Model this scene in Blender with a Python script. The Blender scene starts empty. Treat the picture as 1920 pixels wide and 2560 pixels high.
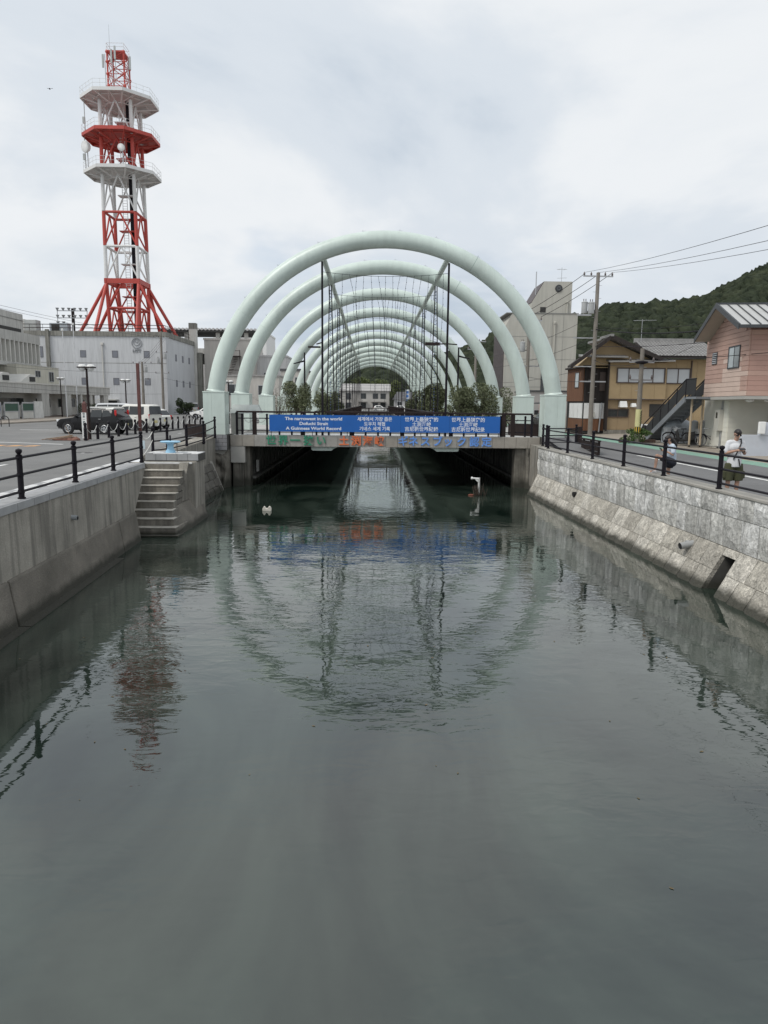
import bpy, math, random
from mathutils import Vector, Matrix
R = math.radians
rnd = random.Random(7)
sc = bpy.context.scene
COL = sc.collection

# ---------------------------------------------------------------- camera
cd = bpy.data.cameras.new('camera')
cam = bpy.data.objects.new('camera', cd)
COL.objects.link(cam)
pt, yw, rl = R(8.687), R(1.04), R(0.55)
fw = Vector((math.sin(yw)*math.cos(pt), math.cos(yw)*math.cos(pt), -math.sin(pt)))
rt = Vector((math.cos(yw), -math.sin(yw), 0))
up = rt.cross(fw)
r2 = rt*math.cos(rl)+up*math.sin(rl)
u2 = up*math.cos(rl)-rt*math.sin(rl)
M = Matrix((r2, u2, -fw)).transposed().to_4x4()
M.translation = (0, 0, 4.1)
cam.matrix_world = M
cd.sensor_fit = 'VERTICAL'
cd.sensor_height = 24
cd.lens = 24*1775/2560
cd.clip_start = 0.1
cd.clip_end = 5000
sc.camera = cam

# ---------------------------------------------------------------- light
SUN_EL, SUN_AZ = R(52), R(238)      # azimuth clockwise from +Y
w = bpy.data.worlds.new('World')
sc.world = w
w.use_nodes = True
nt = w.node_tree
nt.nodes.clear()
def wn(t, **k):
    n = nt.nodes.new(t)
    for a, b in k.items(): setattr(n, a, b)
    return n
out = wn('ShaderNodeOutputWorld'); bg = wn('ShaderNodeBackground')
bg.inputs['Strength'].default_value = 0.1
sky = wn('ShaderNodeTexSky', sky_type='NISHITA', sun_disc=False)
sky.sun_elevation = SUN_EL; sky.sun_rotation = SUN_AZ
tc = wn('ShaderNodeTexCoord')
sep = wn('ShaderNodeSeparateXYZ')
nt.links.new(tc.outputs['Generated'], sep.inputs[0])
def wmath(op, a, b=None):
    n = wn('ShaderNodeMath', operation=op)
    for i, x in enumerate((a, b)):
        if x is None: continue
        if isinstance(x, (int, float)): n.inputs[i].default_value = x
        else: nt.links.new(x, n.inputs[i])
    return n.outputs[0]
zz = wmath('ADD', wmath('ABSOLUTE', sep.outputs['Z']), 0.22)
comb = wn('ShaderNodeCombineXYZ')
nt.links.new(wmath('DIVIDE', sep.outputs['X'], zz), comb.inputs[0])
nt.links.new(wmath('DIVIDE', sep.outputs['Y'], zz), comb.inputs[1])
def wnoise(scale, detail, rough, off):
    mp = wn('ShaderNodeMapping'); mp.inputs['Location'].default_value = off
    nt.links.new(comb.outputs[0], mp.inputs[0])
    n = wn('ShaderNodeTexNoise'); n.inputs['Scale'].default_value = scale
    n.inputs['Detail'].default_value = detail; n.inputs['Roughness'].default_value = rough
    n.inputs['Distortion'].default_value = 0.3
    nt.links.new(mp.outputs[0], n.inputs['Vector'])
    return n.outputs['Fac']
def wramp(src, stops):
    n = wn('ShaderNodeValToRGB'); n.color_ramp.interpolation = 'EASE'
    e = n.color_ramp.elements
    while len(e) < len(stops): e.new(0.5)
    for i, (p, c) in enumerate(stops):
        e[i].position = p; e[i].color = (*c, 1)
    nt.links.new(src, n.inputs[0])
    return n.outputs[0]
CL = wramp(wnoise(0.75, 7, 0.55, (3.1, 1.7, 0)), [(0.30, (3.8, 4.35, 5.0)), (0.44, (5.0, 5.4, 5.85)), (0.56, (6.05, 6.25, 6.45)), (0.72, (5.1, 5.5, 5.9))])
GAP = wramp(wnoise(0.8, 5, 0.55, (7.3, 4.1, 2)), [(0.24, (0, 0, 0)), (0.30, (0.7,)*3), (0.38, (1, 1, 1)), (1.0, (1, 1, 1))])
mx = wn('ShaderNodeMix', data_type='RGBA')
nt.links.new(GAP, mx.inputs[0]); nt.links.new(sky.outputs[0], mx.inputs[6]); nt.links.new(CL, mx.inputs[7])
nt.links.new(mx.outputs[2], bg.inputs['Color'])
nt.links.new(bg.outputs[0], out.inputs['Surface'])
sl = bpy.data.lights.new('sun', 'SUN'); sl.energy = 1.5; sl.angle = R(25); sl.color = (1, 0.96, 0.9)
sun = bpy.data.objects.new('sun', sl); COL.objects.link(sun)
sd = Vector((math.sin(SUN_AZ)*math.cos(SUN_EL), math.cos(SUN_AZ)*math.cos(SUN_EL), math.sin(SUN_EL)))
sun.rotation_euler = sd.to_track_quat('Z', 'Y').to_euler()
sun.location = (0, -20, 60)
sc.view_settings.view_transform = 'Standard'
sc.view_settings.look = 'None'
sc.view_settings.gamma = 1
sc.view_settings.exposure = 0.5
sc.view_settings.use_curve_mapping = False
sc.render.engine = 'CYCLES'
try:
    sc.cycles.use_denoising = True
    sc.cycles.denoiser = 'OPENIMAGEDENOISE'
    sc.cycles.max_bounces = 6
except Exception:
    pass

# ---------------------------------------------------------------- materials
MATS = {}
def mat(name, col, rough=0.75, var=0.12, scale=2.0, bump=0.0, bscale=30.0, metal=0.0, streak=0.0, tide=0.0,
        dirt=None, dirt_amt=0.0, dirt_scale=0.6, grain=0.0, spec=0.5, col2=None, aniso=(1, 1, 1)):
    """Principled material: base colour with world-space noise variation, rain streaks, tidal growth and a fine relief."""
    if name in MATS: return MATS[name]
    m = bpy.data.materials.new(name); m.use_nodes = True
    t = m.node_tree; N = t.nodes; L = t.links
    b = N['Principled BSDF']
    b.inputs['Roughness'].default_value = rough
    b.inputs['Metallic'].default_value = metal
    b.inputs['Specular IOR Level'].default_value = spec
    geo = N.new('ShaderNodeNewGeometry')
    def noise(sc_, det=4, ani=(1, 1, 1), ro=0.55):
        mp = N.new('ShaderNodeMapping'); mp.inputs['Scale'].default_value = ani
        L.new(geo.outputs['Position'], mp.inputs[0])
        n = N.new('ShaderNodeTexNoise'); n.inputs['Scale'].default_value = sc_; n.inputs['Detail'].default_value = det
        n.inputs['Roughness'].default_value = ro
        L.new(mp.outputs[0], n.inputs['Vector'])
        return n.outputs['Fac']
    def rng(src, a, b_, c, d):
        n = N.new('ShaderNodeMapRange'); n.inputs[1].default_value = a; n.inputs[2].default_value = b_
        n.inputs[3].default_value = c; n.inputs[4].default_value = d
        L.new(src, n.inputs[0]); return n.outputs[0]
    def mixc(fac, c1, c2, blend='MIX'):
        n = N.new('ShaderNodeMix'); n.data_type = 'RGBA'; n.blend_type = blend
        for s, x in ((0, fac), (6, c1), (7, c2)):
            if isinstance(x, (int, float)): n.inputs[s].default_value = x
            elif isinstance(x, tuple): n.inputs[s].default_value = (*x, 1)
            else: L.new(x, n.inputs[s])
        return n.outputs[2]
    c = tuple(col)
    lo = tuple(max(0, x*(1-var)) for x in c); hi = tuple(min(1, x*(1+var)) for x in c)
    if col2: hi = tuple(col2)
    cur = mixc(rng(noise(scale, 5, aniso), 0.3, 0.7, 0, 1), lo, hi)
    if grain: cur = mixc(rng(noise(bscale*2.5, 2), 0.35, 0.65, 0, 1), mixc(1.0, cur, (1-grain,)*3, 'MULTIPLY'), cur)
    if dirt: cur = mixc(rng(noise(dirt_scale, 6, (1, 1, 1), 0.65), 0.48, 0.68, 0, dirt_amt), cur, tuple(dirt))
    if streak:
        s = rng(noise(3.2, 5, (1.3, 1.3, 0.10), 0.62), 0.44, 0.62, 0, streak)
        cur = mixc(s, cur, tuple(x*0.22 for x in c))
    if tide:
        sp = N.new('ShaderNodeSeparateXYZ'); L.new(geo.outputs['Position'], sp.inputs[0])
        ad = N.new('ShaderNodeMath'); ad.operation = 'MULTIPLY_ADD'
        L.new(noise(2.5, 5), ad.inputs[0]); ad.inputs[1].default_value = -0.22*tide; L.new(sp.outputs['Z'], ad.inputs[2])
        cur = mixc(rng(ad.outputs[0], 0.0, 0.16*tide, 0.93, 0), cur, (0.035, 0.035, 0.026))
    L.new(cur, b.inputs['Base Color'])
    if bump:
        bn = N.new('ShaderNodeBump'); bn.inputs['Strength'].default_value = 1.0; bn.inputs['Distance'].default_value = bump
        L.new(noise(bscale, 6, (1, 1, 1), 0.6), bn.inputs['Height']); L.new(bn.outputs[0], b.inputs['Normal'])
    MATS[name] = m
    return m

# ---------------------------------------------------------------- mesh builder
class MB:
    def __init__(s): s.v = []; s.f = []; s.m = []
    def add(s, vs, fs, mi=0):
        o = len(s.v); s.v += [tuple(p) for p in vs]
        for f in fs: s.f.append([i+o for i in f]); s.m.append(mi)
        return s
    def box(s, x, y, z, sx, sy, sz, rz=0, mi=0, rx=0, ry=0):
        M_ = Matrix.Rotation(rz, 3, 'Z') @ Matrix.Rotation(ry, 3, 'Y') @ Matrix.Rotation(rx, 3, 'X')
        c = Vector((x, y, z))
        vs = [c + M_ @ Vector((i*sx/2, j*sy/2, k*sz/2)) for k in (-1, 1) for j in (-1, 1) for i in (-1, 1)]
        return s.add(vs, [(0, 2, 3, 1), (4, 5, 7, 6), (0, 1, 5, 4), (2, 6, 7, 3), (0, 4, 6, 2), (1, 3, 7, 5)], mi)
    def bb(s, x0, x1, y0, y1, z0, z1, mi=0):
        return s.box((x0+x1)/2, (y0+y1)/2, (z0+z1)/2, abs(x1-x0), abs(y1-y0), abs(z1-z0), 0, mi)
    def hexa(s, p, mi=0):   # 4 bottom then 4 top, same winding (ccw from above)
        return s.add(p, [(3, 2, 1, 0), (4, 5, 6, 7), (0, 1, 5, 4), (1, 2, 6, 5), (2, 3, 7, 6), (3, 0, 4, 7)], mi)
    def cyl(s, p0, p1, r0, r1=None, n=10, mi=0, caps=True):
        return s.tube([p0, p1], [r0, r0 if r1 is None else r1], n, mi, caps)
    def tube(s, pts, rad, n=8, mi=0, caps=True, flat=None):
        pts = [Vector(p) for p in pts]
        if not isinstance(rad, (list, tuple)): rad = [rad]*len(pts)
        o = len(s.v); ref = None
        for i, p in enumerate(pts):
            d = (pts[min(i+1, len(pts)-1)] - pts[max(i-1, 0)])
            d = d.normalized() if d.length > 1e-9 else Vector((0, 0, 1))
            if ref is None:
                ref = Vector((0, 0, 1)) if abs(d.z) < 0.9 else Vector((0, 1, 0))
            a = ref - d*ref.dot(d)
            if a.length < 1e-4: a = Vector((1, 0, 0)) - d*d.x
            a.normalize(); b = d.cross(a); ref = a
            for k in range(n):
                t = 2*math.pi*k/n
                s.v.append(tuple(p + (a*math.cos(t) + b*math.sin(t))*rad[i]))
        for i in range(len(pts)-1):
            for k in range(n):
                k2 = (k+1) % n
                s.f.append([o+i*n+k, o+i*n+k2, o+(i+1)*n+k2, o+(i+1)*n+k]); s.m.append(mi)
        if caps:
            s.f.append([o+k for k in range(n)][::-1]); s.m.append(mi)
            s.f.append([o+(len(pts)-1)*n+k for k in range(n)]); s.m.append(mi)
        return s
    def lathe(s, prof, x=0, y=0, z=0, n=14, mi=0):   # prof [(r, z)]
        o = len(s.v)
        for r, h in prof:
            for k in range(n):
                t = 2*math.pi*k/n
                s.v.append((x+r*math.cos(t), y+r*math.sin(t), z+h))
        for i in range(len(prof)-1):
            for k in range(n):
                k2 = (k+1) % n
                s.f.append([o+i*n+k, o+i*n+k2, o+(i+1)*n+k2, o+(i+1)*n+k]); s.m.append(mi)
        s.f.append([o+k for k in range(n)][::-1]); s.m.append(mi)
        s.f.append([o+(len(prof)-1)*n+k for k in range(n)]); s.m.append(mi)
        return s
    def prism(s, poly, a0, a1, axis='Y', mi=0):
        """poly 2-D outline; axis Y: poly is (x, z); axis X: poly is (y, z); axis Z: poly is (x, y)"""
        n = len(poly)
        def P(q, a):
            return (q[0], a, q[1]) if axis == 'Y' else ((a, q[0], q[1]) if axis == 'X' else (q[0], q[1], a))
        vs = [P(q, a0) for q in poly] + [P(q, a1) for q in poly]
        fs = [list(range(n)), list(range(2*n-1, n-1, -1))] + [(i, i+n, (i+1) % n+n, (i+1) % n) for i in range(n)]
        return s.add(vs, fs, mi)
    def ell(s, c, rx, ry, rz, n=10, m=6, mi=0):
        prof = [(math.sin(math.pi*i/m), -math.cos(math.pi*i/m)) for i in range(m+1)]
        o = len(s.v)
        for r, h in prof:
            for k in range(n):
                t = 2*math.pi*k/n
                s.v.append((c[0]+rx*r*math.cos(t), c[1]+ry*r*math.sin(t), c[2]+rz*h))
        for i in range(m):
            for k in range(n):
                k2 = (k+1) % n
                s.f.append([o+i*n+k, o+i*n+k2, o+(i+1)*n+k2, o+(i+1)*n+k]); s.m.append(mi)
        return s
    def build(s, name, mats, parent=None, smooth=False, bevel=0, world=True, loc=None, fix=True):
        me = bpy.data.meshes.new(name)
        off = Vector((0, 0, 0))
        if parent is not None and world:
            q = parent
            while q is not None: off += q.location; q = q.parent
        if loc is not None and parent is None: off = Vector(loc)
        vs = [(p[0]-off.x, p[1]-off.y, p[2]-off.z) for p in s.v] if off.length else s.v
        me.from_pydata(vs, [], s.f)
        if not isinstance(mats, (list, tuple)): mats = [mats]
        for q in mats: me.materials.append(q)
        if len(mats) > 1: me.polygons.foreach_set('material_index', s.m)
        if fix:
            import bmesh
            b = bmesh.new(); b.from_mesh(me)
            bmesh.ops.recalc_face_normals(b, faces=b.faces); b.to_mesh(me); b.free()
        if smooth:
            me.polygons.foreach_set('use_smooth', [True]*len(me.polygons))
            if smooth != 'all':
                try: me.set_sharp_from_angle(angle=R(40))
                except Exception: pass
        me.update()
        o = bpy.data.objects.new(name, me); COL.objects.link(o)
        if parent is not None: o.parent = parent
        elif loc is not None: o.location = loc
        if bevel:
            bm_ = o.modifiers.new('edge', 'BEVEL'); bm_.width = bevel; bm_.segments = 2; bm_.limit_method = 'ANGLE'
        return o

def tag(o, label=None, cat=None, group=None, kind=None):
    if label: o['label'] = label
    if cat: o['category'] = cat
    if group: o['group'] = group
    if kind: o['kind'] = kind
    return o
def thing(name, label, cat, loc=(0, 0, 0), rz=0, group=None, kind=None):
    o = bpy.data.objects.new(name, None); COL.objects.link(o)
    o.location = loc; o.rotation_euler = (0, 0, rz); o.empty_display_size = 0.2
    return tag(o, label, cat, group, kind)
def dup(o, loc=None, rz=None, label=None, parent=None, group=None):
    c = o.copy(); COL.objects.link(c)
    if parent is not None: c.parent = parent
    if loc is not None: c.location = loc
    if rz is not None: c.rotation_euler = (0, 0, rz)
    if label: c['label'] = label
    if group: c['group'] = group
    for ch in list(o.children): dup(ch, parent=c)
    return c
def piece(src, parent, loc, rot=None, scale=None):
    c = src.copy(); COL.objects.link(c); c.parent = parent; c.location = loc
    if rot: c.rotation_euler = rot
    if scale: c.scale = scale
    return c
def struct(mb, name, m, **k): return tag(mb.build(name, m, **k), kind='structure')
def glyph(body, size, depth, bold=0.0, name='letter', align='CENTER', space=1.0, line=1.0):
    """lettering as real geometry: a text curve turned into a mesh; stands in the XZ plane facing -Y"""
    cu = bpy.data.curves.new(name, 'FONT'); cu.body = body; cu.size = size; cu.extrude = depth; cu.offset = bold
    cu.align_x = align; cu.align_y = 'CENTER'; cu.space_character = space; cu.space_line = line; cu.resolution_u = 3
    ob = bpy.data.objects.new(name, cu); COL.objects.link(ob)
    bpy.context.view_layer.update()
    dg = bpy.context.evaluated_depsgraph_get()
    me = bpy.data.meshes.new_from_object(ob.evaluated_get(dg))
    bpy.data.objects.remove(ob); bpy.data.curves.remove(cu)
    me.transform(Matrix.Rotation(math.pi/2, 4, 'X'))
    me.name = name
    return me
def put_mesh(me, name, m, parent, loc, rot=None):
    me.materials.clear(); me.materials.append(m)
    o = bpy.data.objects.new(name, me); COL.objects.link(o); o.parent = parent; o.location = loc
    if rot: o.rotation_euler = rot
    return o

# ================================================================ materials used widely
asphalt = mat('asphalt', (0.185, 0.184, 0.18), 0.85, 0.12, 0.35, 0.004, 60, grain=0.25, dirt=(0.235, 0.23, 0.22), dirt_amt=0.6, dirt_scale=0.3)
asphalt_r = mat('road asphalt', (0.165, 0.165, 0.166), 0.85, 0.12, 0.4, 0.004, 60, grain=0.25, dirt=(0.105, 0.104, 0.104), dirt_amt=0.6, dirt_scale=0.35)
conc = mat('quay concrete', (0.35, 0.328, 0.285), 0.9, 0.2, 1.0, 0.008, 18, streak=0.55, tide=1.0, dirt=(0.19, 0.18, 0.155), dirt_amt=0.5, grain=0.25)
conc_toe = mat('quay toe concrete', (0.23, 0.21, 0.178), 0.9, 0.25, 1.5, 0.015, 30, tide=1.0, dirt=(0.09, 0.085, 0.07), dirt_amt=0.6, grain=0.45)
conc_pale = mat('pale concrete', (0.42, 0.41, 0.38), 0.88, 0.12, 1.0, 0.003, 40, grain=0.15, dirt=(0.28, 0.27, 0.24), dirt_amt=0.35)
granite = mat('rough granite', (0.80, 0.795, 0.76), 0.9, 0.28, 9.0, 0.05, 10, streak=0.45, tide=0.7, grain=0.32, dirt=(0.40, 0.395, 0.365), dirt_amt=0.4, dirt_scale=1.2)
granite_2 = mat('rough granite tone 2', (0.672, 0.668, 0.630), 0.9, 0.28, 9.0, 0.05, 10, streak=0.45, tide=0.7, grain=0.32, dirt=(0.40, 0.395, 0.365), dirt_amt=0.4, dirt_scale=1.2)
granite_3 = mat('rough granite tone 3', (0.560, 0.556, 0.525), 0.9, 0.28, 9.0, 0.05, 10, streak=0.45, tide=0.7, grain=0.32, dirt=(0.40, 0.395, 0.365), dirt_amt=0.4, dirt_scale=1.2)
granite_lo = mat('weathered granite', (0.68, 0.645, 0.57), 0.9, 0.28, 7.0, 0.05, 10, streak=0.25, tide=1.0, grain=0.5, dirt=(0.33, 0.305, 0.26), dirt_amt=0.5, dirt_scale=1.0)
granite_lo_2 = mat('weathered granite tone 2', (0.571, 0.538, 0.466), 0.9, 0.28, 7.0, 0.05, 10, streak=0.25, tide=1.0, grain=0.5, dirt=(0.33, 0.305, 0.26), dirt_amt=0.5, dirt_scale=1.0)
granite_lo_3 = mat('weathered granite tone 3', (0.476, 0.448, 0.389), 0.9, 0.28, 7.0, 0.05, 10, streak=0.25, tide=1.0, grain=0.5, dirt=(0.33, 0.305, 0.26), dirt_amt=0.5, dirt_scale=1.0)
joint = mat('mortar joint', (0.07, 0.068, 0.062), 0.95, 0.2, 3, tide=1.0)
kerb_m = mat('kerb concrete', (0.36, 0.345, 0.31), 0.9, 0.15, 1.5, 0.004, 40, grain=0.2, dirt=(0.22, 0.21, 0.19), dirt_amt=0.5)
white_line = mat('road paint white', (0.72, 0.72, 0.7), 0.7, 0.1, 4, dirt=(0.3, 0.3, 0.29), dirt_amt=0.5, dirt_scale=3)
orange_line = mat('road paint orange', (0.62, 0.33, 0.13), 0.75, 0.15, 4, dirt=(0.17, 0.16, 0.15), dirt_amt=0.8, dirt_scale=2.5)
green_line = mat('road paint green', (0.20, 0.36, 0.28), 0.75, 0.12, 2, dirt=(0.16, 0.19, 0.17), dirt_amt=0.8, dirt_scale=2)
black_iron = mat('black painted iron', (0.010, 0.008, 0.012), 0.5, 0.2, 6, spec=0.22)
dark_brown = mat('dark brown paint', (0.022, 0.014, 0.013), 0.55, 0.25, 5, spec=0.25)
mint = mat('mint green paint', (0.575, 0.66, 0.61), 0.36, 0.05, 0.5, dirt=(0.43, 0.49, 0.45), dirt_amt=0.5, dirt_scale=0.45, streak=0.08)
mint_dark = mat('panel seam', (0.28, 0.36, 0.33), 0.6, 0.1)
white_paint = mat('white paint', (0.78, 0.78, 0.76), 0.5, 0.05, 2)
steel = mat('galvanised steel', (0.42, 0.43, 0.44), 0.45, 0.12, 5, metal=0.6)
glass_dark = mat('dark window glass', (0.03, 0.034, 0.036), 0.06, 0.2, 2, spec=0.6)
glass_pale = mat('pale window glass', (0.42, 0.46, 0.48), 0.1, 0.12, 1, spec=0.6)
tile_w = mat('white paving tile', (0.66, 0.66, 0.65), 0.6, 0.12, 6, dirt=(0.42, 0.41, 0.39), dirt_amt=0.4, dirt_scale=3)
tile_g = mat('grey paving slab', (0.36, 0.365, 0.37), 0.75, 0.12, 4, 0.002, 60, grain=0.15, dirt=(0.24, 0.24, 0.23), dirt_amt=0.4)

# ================================================================ water
def water_mat():
    m = bpy.data.materials.new('canal water'); m.use_nodes = True
    N = m.node_tree.nodes; L = m.node_tree.links; b = N['Principled BSDF']
    geo = N.new('ShaderNodeNewGeometry')
    def noise(scale, ani, rot, det=3, ro=0.5, dist=0.0):
        mp = N.new('ShaderNodeMapping'); mp.inputs['Scale'].default_value = ani; mp.inputs['Rotation'].default_value = (0, 0, R(rot))
        L.new(geo.outputs['Position'], mp.inputs[0])
        n = N.new('ShaderNodeTexNoise'); n.inputs['Scale'].default_value = scale; n.inputs['Detail'].default_value = det
        n.inputs['Roughness'].default_value = ro; n.inputs['Distortion'].default_value = dist
        L.new(mp.outputs[0], n.inputs['Vector']); return n.outputs['Fac']
    def rng(src, a, b_, c, d):
        n = N.new('ShaderNodeMapRange'); n.inputs[1].default_value = a; n.inputs[2].default_value = b_
        n.inputs[3].default_value = c; n.inputs[4].default_value = d
        L.new(src, n.inputs[0]); return n.outputs[0]
    def mth(op, a, b_):
        n = N.new('ShaderNodeMath'); n.operation = op
        for i, x in enumerate((a, b_)):
            if isinstance(x, (int, float)): n.inputs[i].default_value = x
            else: L.new(x, n.inputs[i])
        return n.outputs[0]
    # murky green body with cloudy silt; blotches also paint in cloud reflections
    mx = N.new('ShaderNodeMix'); mx.data_type = 'RGBA'
    mx.inputs[6].default_value = (0.005, 0.011, 0.008, 1); mx.inputs[7].default_value = (0.040, 0.055, 0.043, 1)
    L.new(rng(noise(0.24, (1.2, 0.6, 1), 40, 7, 0.6, 1.4), 0.36, 0.64, 0, 1), mx.inputs[0])
    L.new(mx.outputs[2], b.inputs['Base Color'])
    b.inputs['Roughness'].default_value = 0.02; b.inputs['IOR'].default_value = 1.85
    sp = N.new('ShaderNodeSeparateXYZ'); L.new(geo.outputs['Position'], sp.inputs[0])
    # ripples are livelier out in the reach before the bridge, calmer by the near bank and under the decks
    reach = mth('MULTIPLY', rng(sp.outputs['Y'], 4.0, 11, 0.55, 1), rng(sp.outputs['Y'], 26, 34, 1, 0.4))
    side = mth('MULTIPLY', rng(sp.outputs['X'], -7.5, -3.0, 0.3, 1), rng(sp.outputs['X'], 3.5, 7.5, 1, 0.5))
    patch = rng(noise(0.2, (1, 1, 1), 10, 4), 0.36, 0.62, 0.25, 1.35)
    amp = mth('MULTIPLY', mth('MULTIPLY', reach, side), patch)
    h1 = noise(3.6, (0.72, 1.2, 1), 14, 2.5, 0.5, 0.8)
    h2 = noise(5.0, (0.28, 1.5, 1), -6, 2, 0.5, 0.5)
    h3 = noise(0.8, (0.6, 1.4, 1), 25, 2, 0.4, 0.2)
    h = mth('ADD', mth('MULTIPLY', h1, 0.0060), mth('ADD', mth('MULTIPLY', h2, 0.0014), mth('MULTIPLY', h3, 0.013)))
    h = mth('MULTIPLY', h, amp)
    bp = N.new('ShaderNodeBump'); bp.inputs['Strength'].default_value = 1; bp.inputs['Distance'].default_value = 1.0
    L.new(h, bp.inputs['Height']); L.new(bp.outputs[0], b.inputs['Normal'])
    return m
struct(MB().add([(-9, -12, 0), (9.5, -12, 0), (9.5, 175, 0), (-9, 175, 0)], [(0, 1, 2, 3)]), 'water', water_mat())

# ================================================================ ground
def XL(y): return -6.6 - 0.052*(y-12.6)      # front edge of the left quay
def XR(y): return 8.08 - 0.022*(y-14)        # front edge of the right quay
g = MB()
g.add([(XL(-12)-0.9, -12, 2.10), (XL(35)-0.9, 35, 2.10), (-8.6, 35, 2.1), (-8.6, 400, 2.1), (-420, 400, 2.1), (-420, -12, 2.1)], [(5, 4, 3, 2, 1, 0)])
struct(g, 'parking_ground', asphalt)
g = MB()
g.add([(XR(-12)+0.4, -12, 1.86), (14.9, -12, 1.86), (14.9, 400, 1.86), (9.6, 400, 1.86), (9.6, 35, 1.86), (XR(35)+0.4, 35, 1.86)], [(0, 1, 2, 3, 4, 5)])
struct(g, 'road', asphalt_r)
far_m = mat('far ground', (0.2, 0.21, 0.17), 0.9, 0.3, 0.05)
struct(MB().add([(-1500, 402, 1.9), (1500, 402, 1.9), (1500, 2500, 1.9), (-1500, 2500, 1.9)], [(0, 1, 2, 3)]), 'far_ground', far_m)
struct(MB().add([(-9, 178, 2.1), (9.6, 178, 2.1), (9.6, 402, 2.1), (-9, 402, 2.1)], [(0, 1, 2, 3)]), 'far_road', asphalt)
yard = mat('concrete yard', (0.33, 0.29, 0.24), 0.9, 0.18, 0.5, 0.003, 40, grain=0.15, dirt=(0.2, 0.185, 0.16), dirt_amt=0.6, dirt_scale=0.5)
g = MB()
g.add([(15.7, -12, 1.88), (420, -12, 2.0), (420, 46, 2.2), (18.5, 46, 2.0), (15.7, 46, 1.9)], [(0, 1, 2, 3, 4)])
g.add([(15.7, 46, 1.9), (18.5, 46, 2.0), (18.5, 402, 2.1), (15.7, 402, 2.1)], [(0, 1, 2, 3)])
g.add([(18.5, 46, 2.0), (420, 46, 2.2), (420, 402, 2.3), (18.5, 402, 2.1)], [(0, 1, 2, 3)])
struct(g, 'roadside_yard', yard)
struct(MB().add([(14.85, -12, 1.864), (15.72, -12, 1.884), (15.72, 402, 1.99), (14.85, 402, 1.866)], [(0, 1, 2, 3)]), 'green_lane_marking', green_line)
struct(MB().add([(12.42, -12, 1.866), (12.58, -12, 1.866), (12.24, 32.3, 1.866), (12.08, 32.3, 1.866)], [(0, 1, 2, 3)]), 'road_edge_line', white_line)
# left markings
g = MB()
for y0, y1, x in ((14.5, 16.8, -11.2), (20.6, 22.4, -11.4), (27.5, 29.2, -11.2), (31.5, 33.5, -11.5), (37, 39, -12), (43, 46, -12.2)):
    g.add([(x, y0, 2.104), (x+0.14, y0, 2.104), (x+0.04, y1, 2.104), (x-0.1, y1, 2.104)], [(0, 1, 2, 3)])
struct(g, 'lane_dashes', white_line)
g = MB()
for y0, y1 in ((11.5, 13.2), (15.2, 17.6), (18.2, 20.8)):
    g.add([(XL(y0)-1.2, y0, 2.104), (XL(y0)-1.08, y0, 2.104), (XL(y1)-1.08, y1, 2.104), (XL(y1)-1.2, y1, 2.104)], [(0, 1, 2, 3)])
for k in range(5):   # orange lettering patch painted on the car park
    x = -18.3+k*0.75
    g.add([(x, 31.2, 2.104), (x+0.55, 31.3, 2.104), (x+0.5, 32.2, 2.104), (x+0.1, 32.1, 2.104)], [(0, 1, 2, 3)])
struct(g, 'orange_road_marking', orange_line)
g = MB()
pa = [(-21.5, 36.5), (-21.2, 35.6), (-19.8, 34.9), (-17.5, 34.2), (-15.6, 33.6), (-14.2, 33.0)]
for (a, b), (c, d) in zip(pa, pa[1:]):
    g.add([(a, b-0.1, 2.104), (c, d-0.1, 2.104), (c, d+0.12, 2.104), (a, b+0.12, 2.104)], [(0, 1, 2, 3)])
for y in (49, 60, 72):
    g.add([(-24, y, 2.104), (-17.5, y-0.4, 2.104), (-17.5, y-0.2, 2.104), (-24, y+0.25, 2.104)], [(0, 1, 2, 3)])
struct(g, 'white_road_marking', white_line)

# ================================================================ left quay wall
lw = thing('quay_wall', 'streaked grey concrete quay wall with a battered foot along the left bank', 'quay wall', (XL(16), 16, 0))
def wall_strip(mb, ys, prof):  # prof(y) -> list of (x, z)
    rows = [[(x, y, z) for x, z in prof(y)] for y in ys]
    n = len(rows[0]); o = len(mb.v)
    for r_ in rows: mb.v += r_
    for i in range(len(rows)-1):
        for k in range(n-1):
            mb.f.append([o+i*n+k, o+(i+1)*n+k, o+(i+1)*n+k+1, o+i*n+k+1]); mb.m.append(0)
ys = [-12, -4, 2, 6, 9, 11.9]
YST = 24.3
mb = MB(); wall_strip(mb, [-12, 4, 11.95], lambda y: [(XL(y)-0.5, 2.06), (XL(y), 2.06), (XL(y)+0.02, 0.86), (XL(y)+0.02, -0.6)])
mb2 = MB(); wall_strip(mb2, [11.97, 16, 20.9], lambda y: [(XL(y)-0.5, 2.06), (XL(y), 2.06), (XL(y)+0.02, 0.88), (XL(y)+0.02, -0.6)])
mb2.hexa([(-8.0, 20.9, 0.88), (XL(20.9)+0.02, 20.9, 0.88), (XL(20.9)+0.02, 20.95, 0.88), (-8.0, 20.95, 0.88), (-8.0, 20.9, 2.06), (XL(20.9), 20.9, 2.06), (XL(22.4), 22.4, 2.06), (-8.0, 22.4, 2.06)])
mb2.bb(-8.0, XL(20.9)+0.02, 20.9, 20.94, -0.6, 0.88)
MB().bb(-8.7, -7.70, 20.95, 24.2, -0.6, 2.06).build('recess_wall', conc, lw)
mb.build('wall_face', conc, lw); mb2.build('wall_face', conc, lw)
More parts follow.
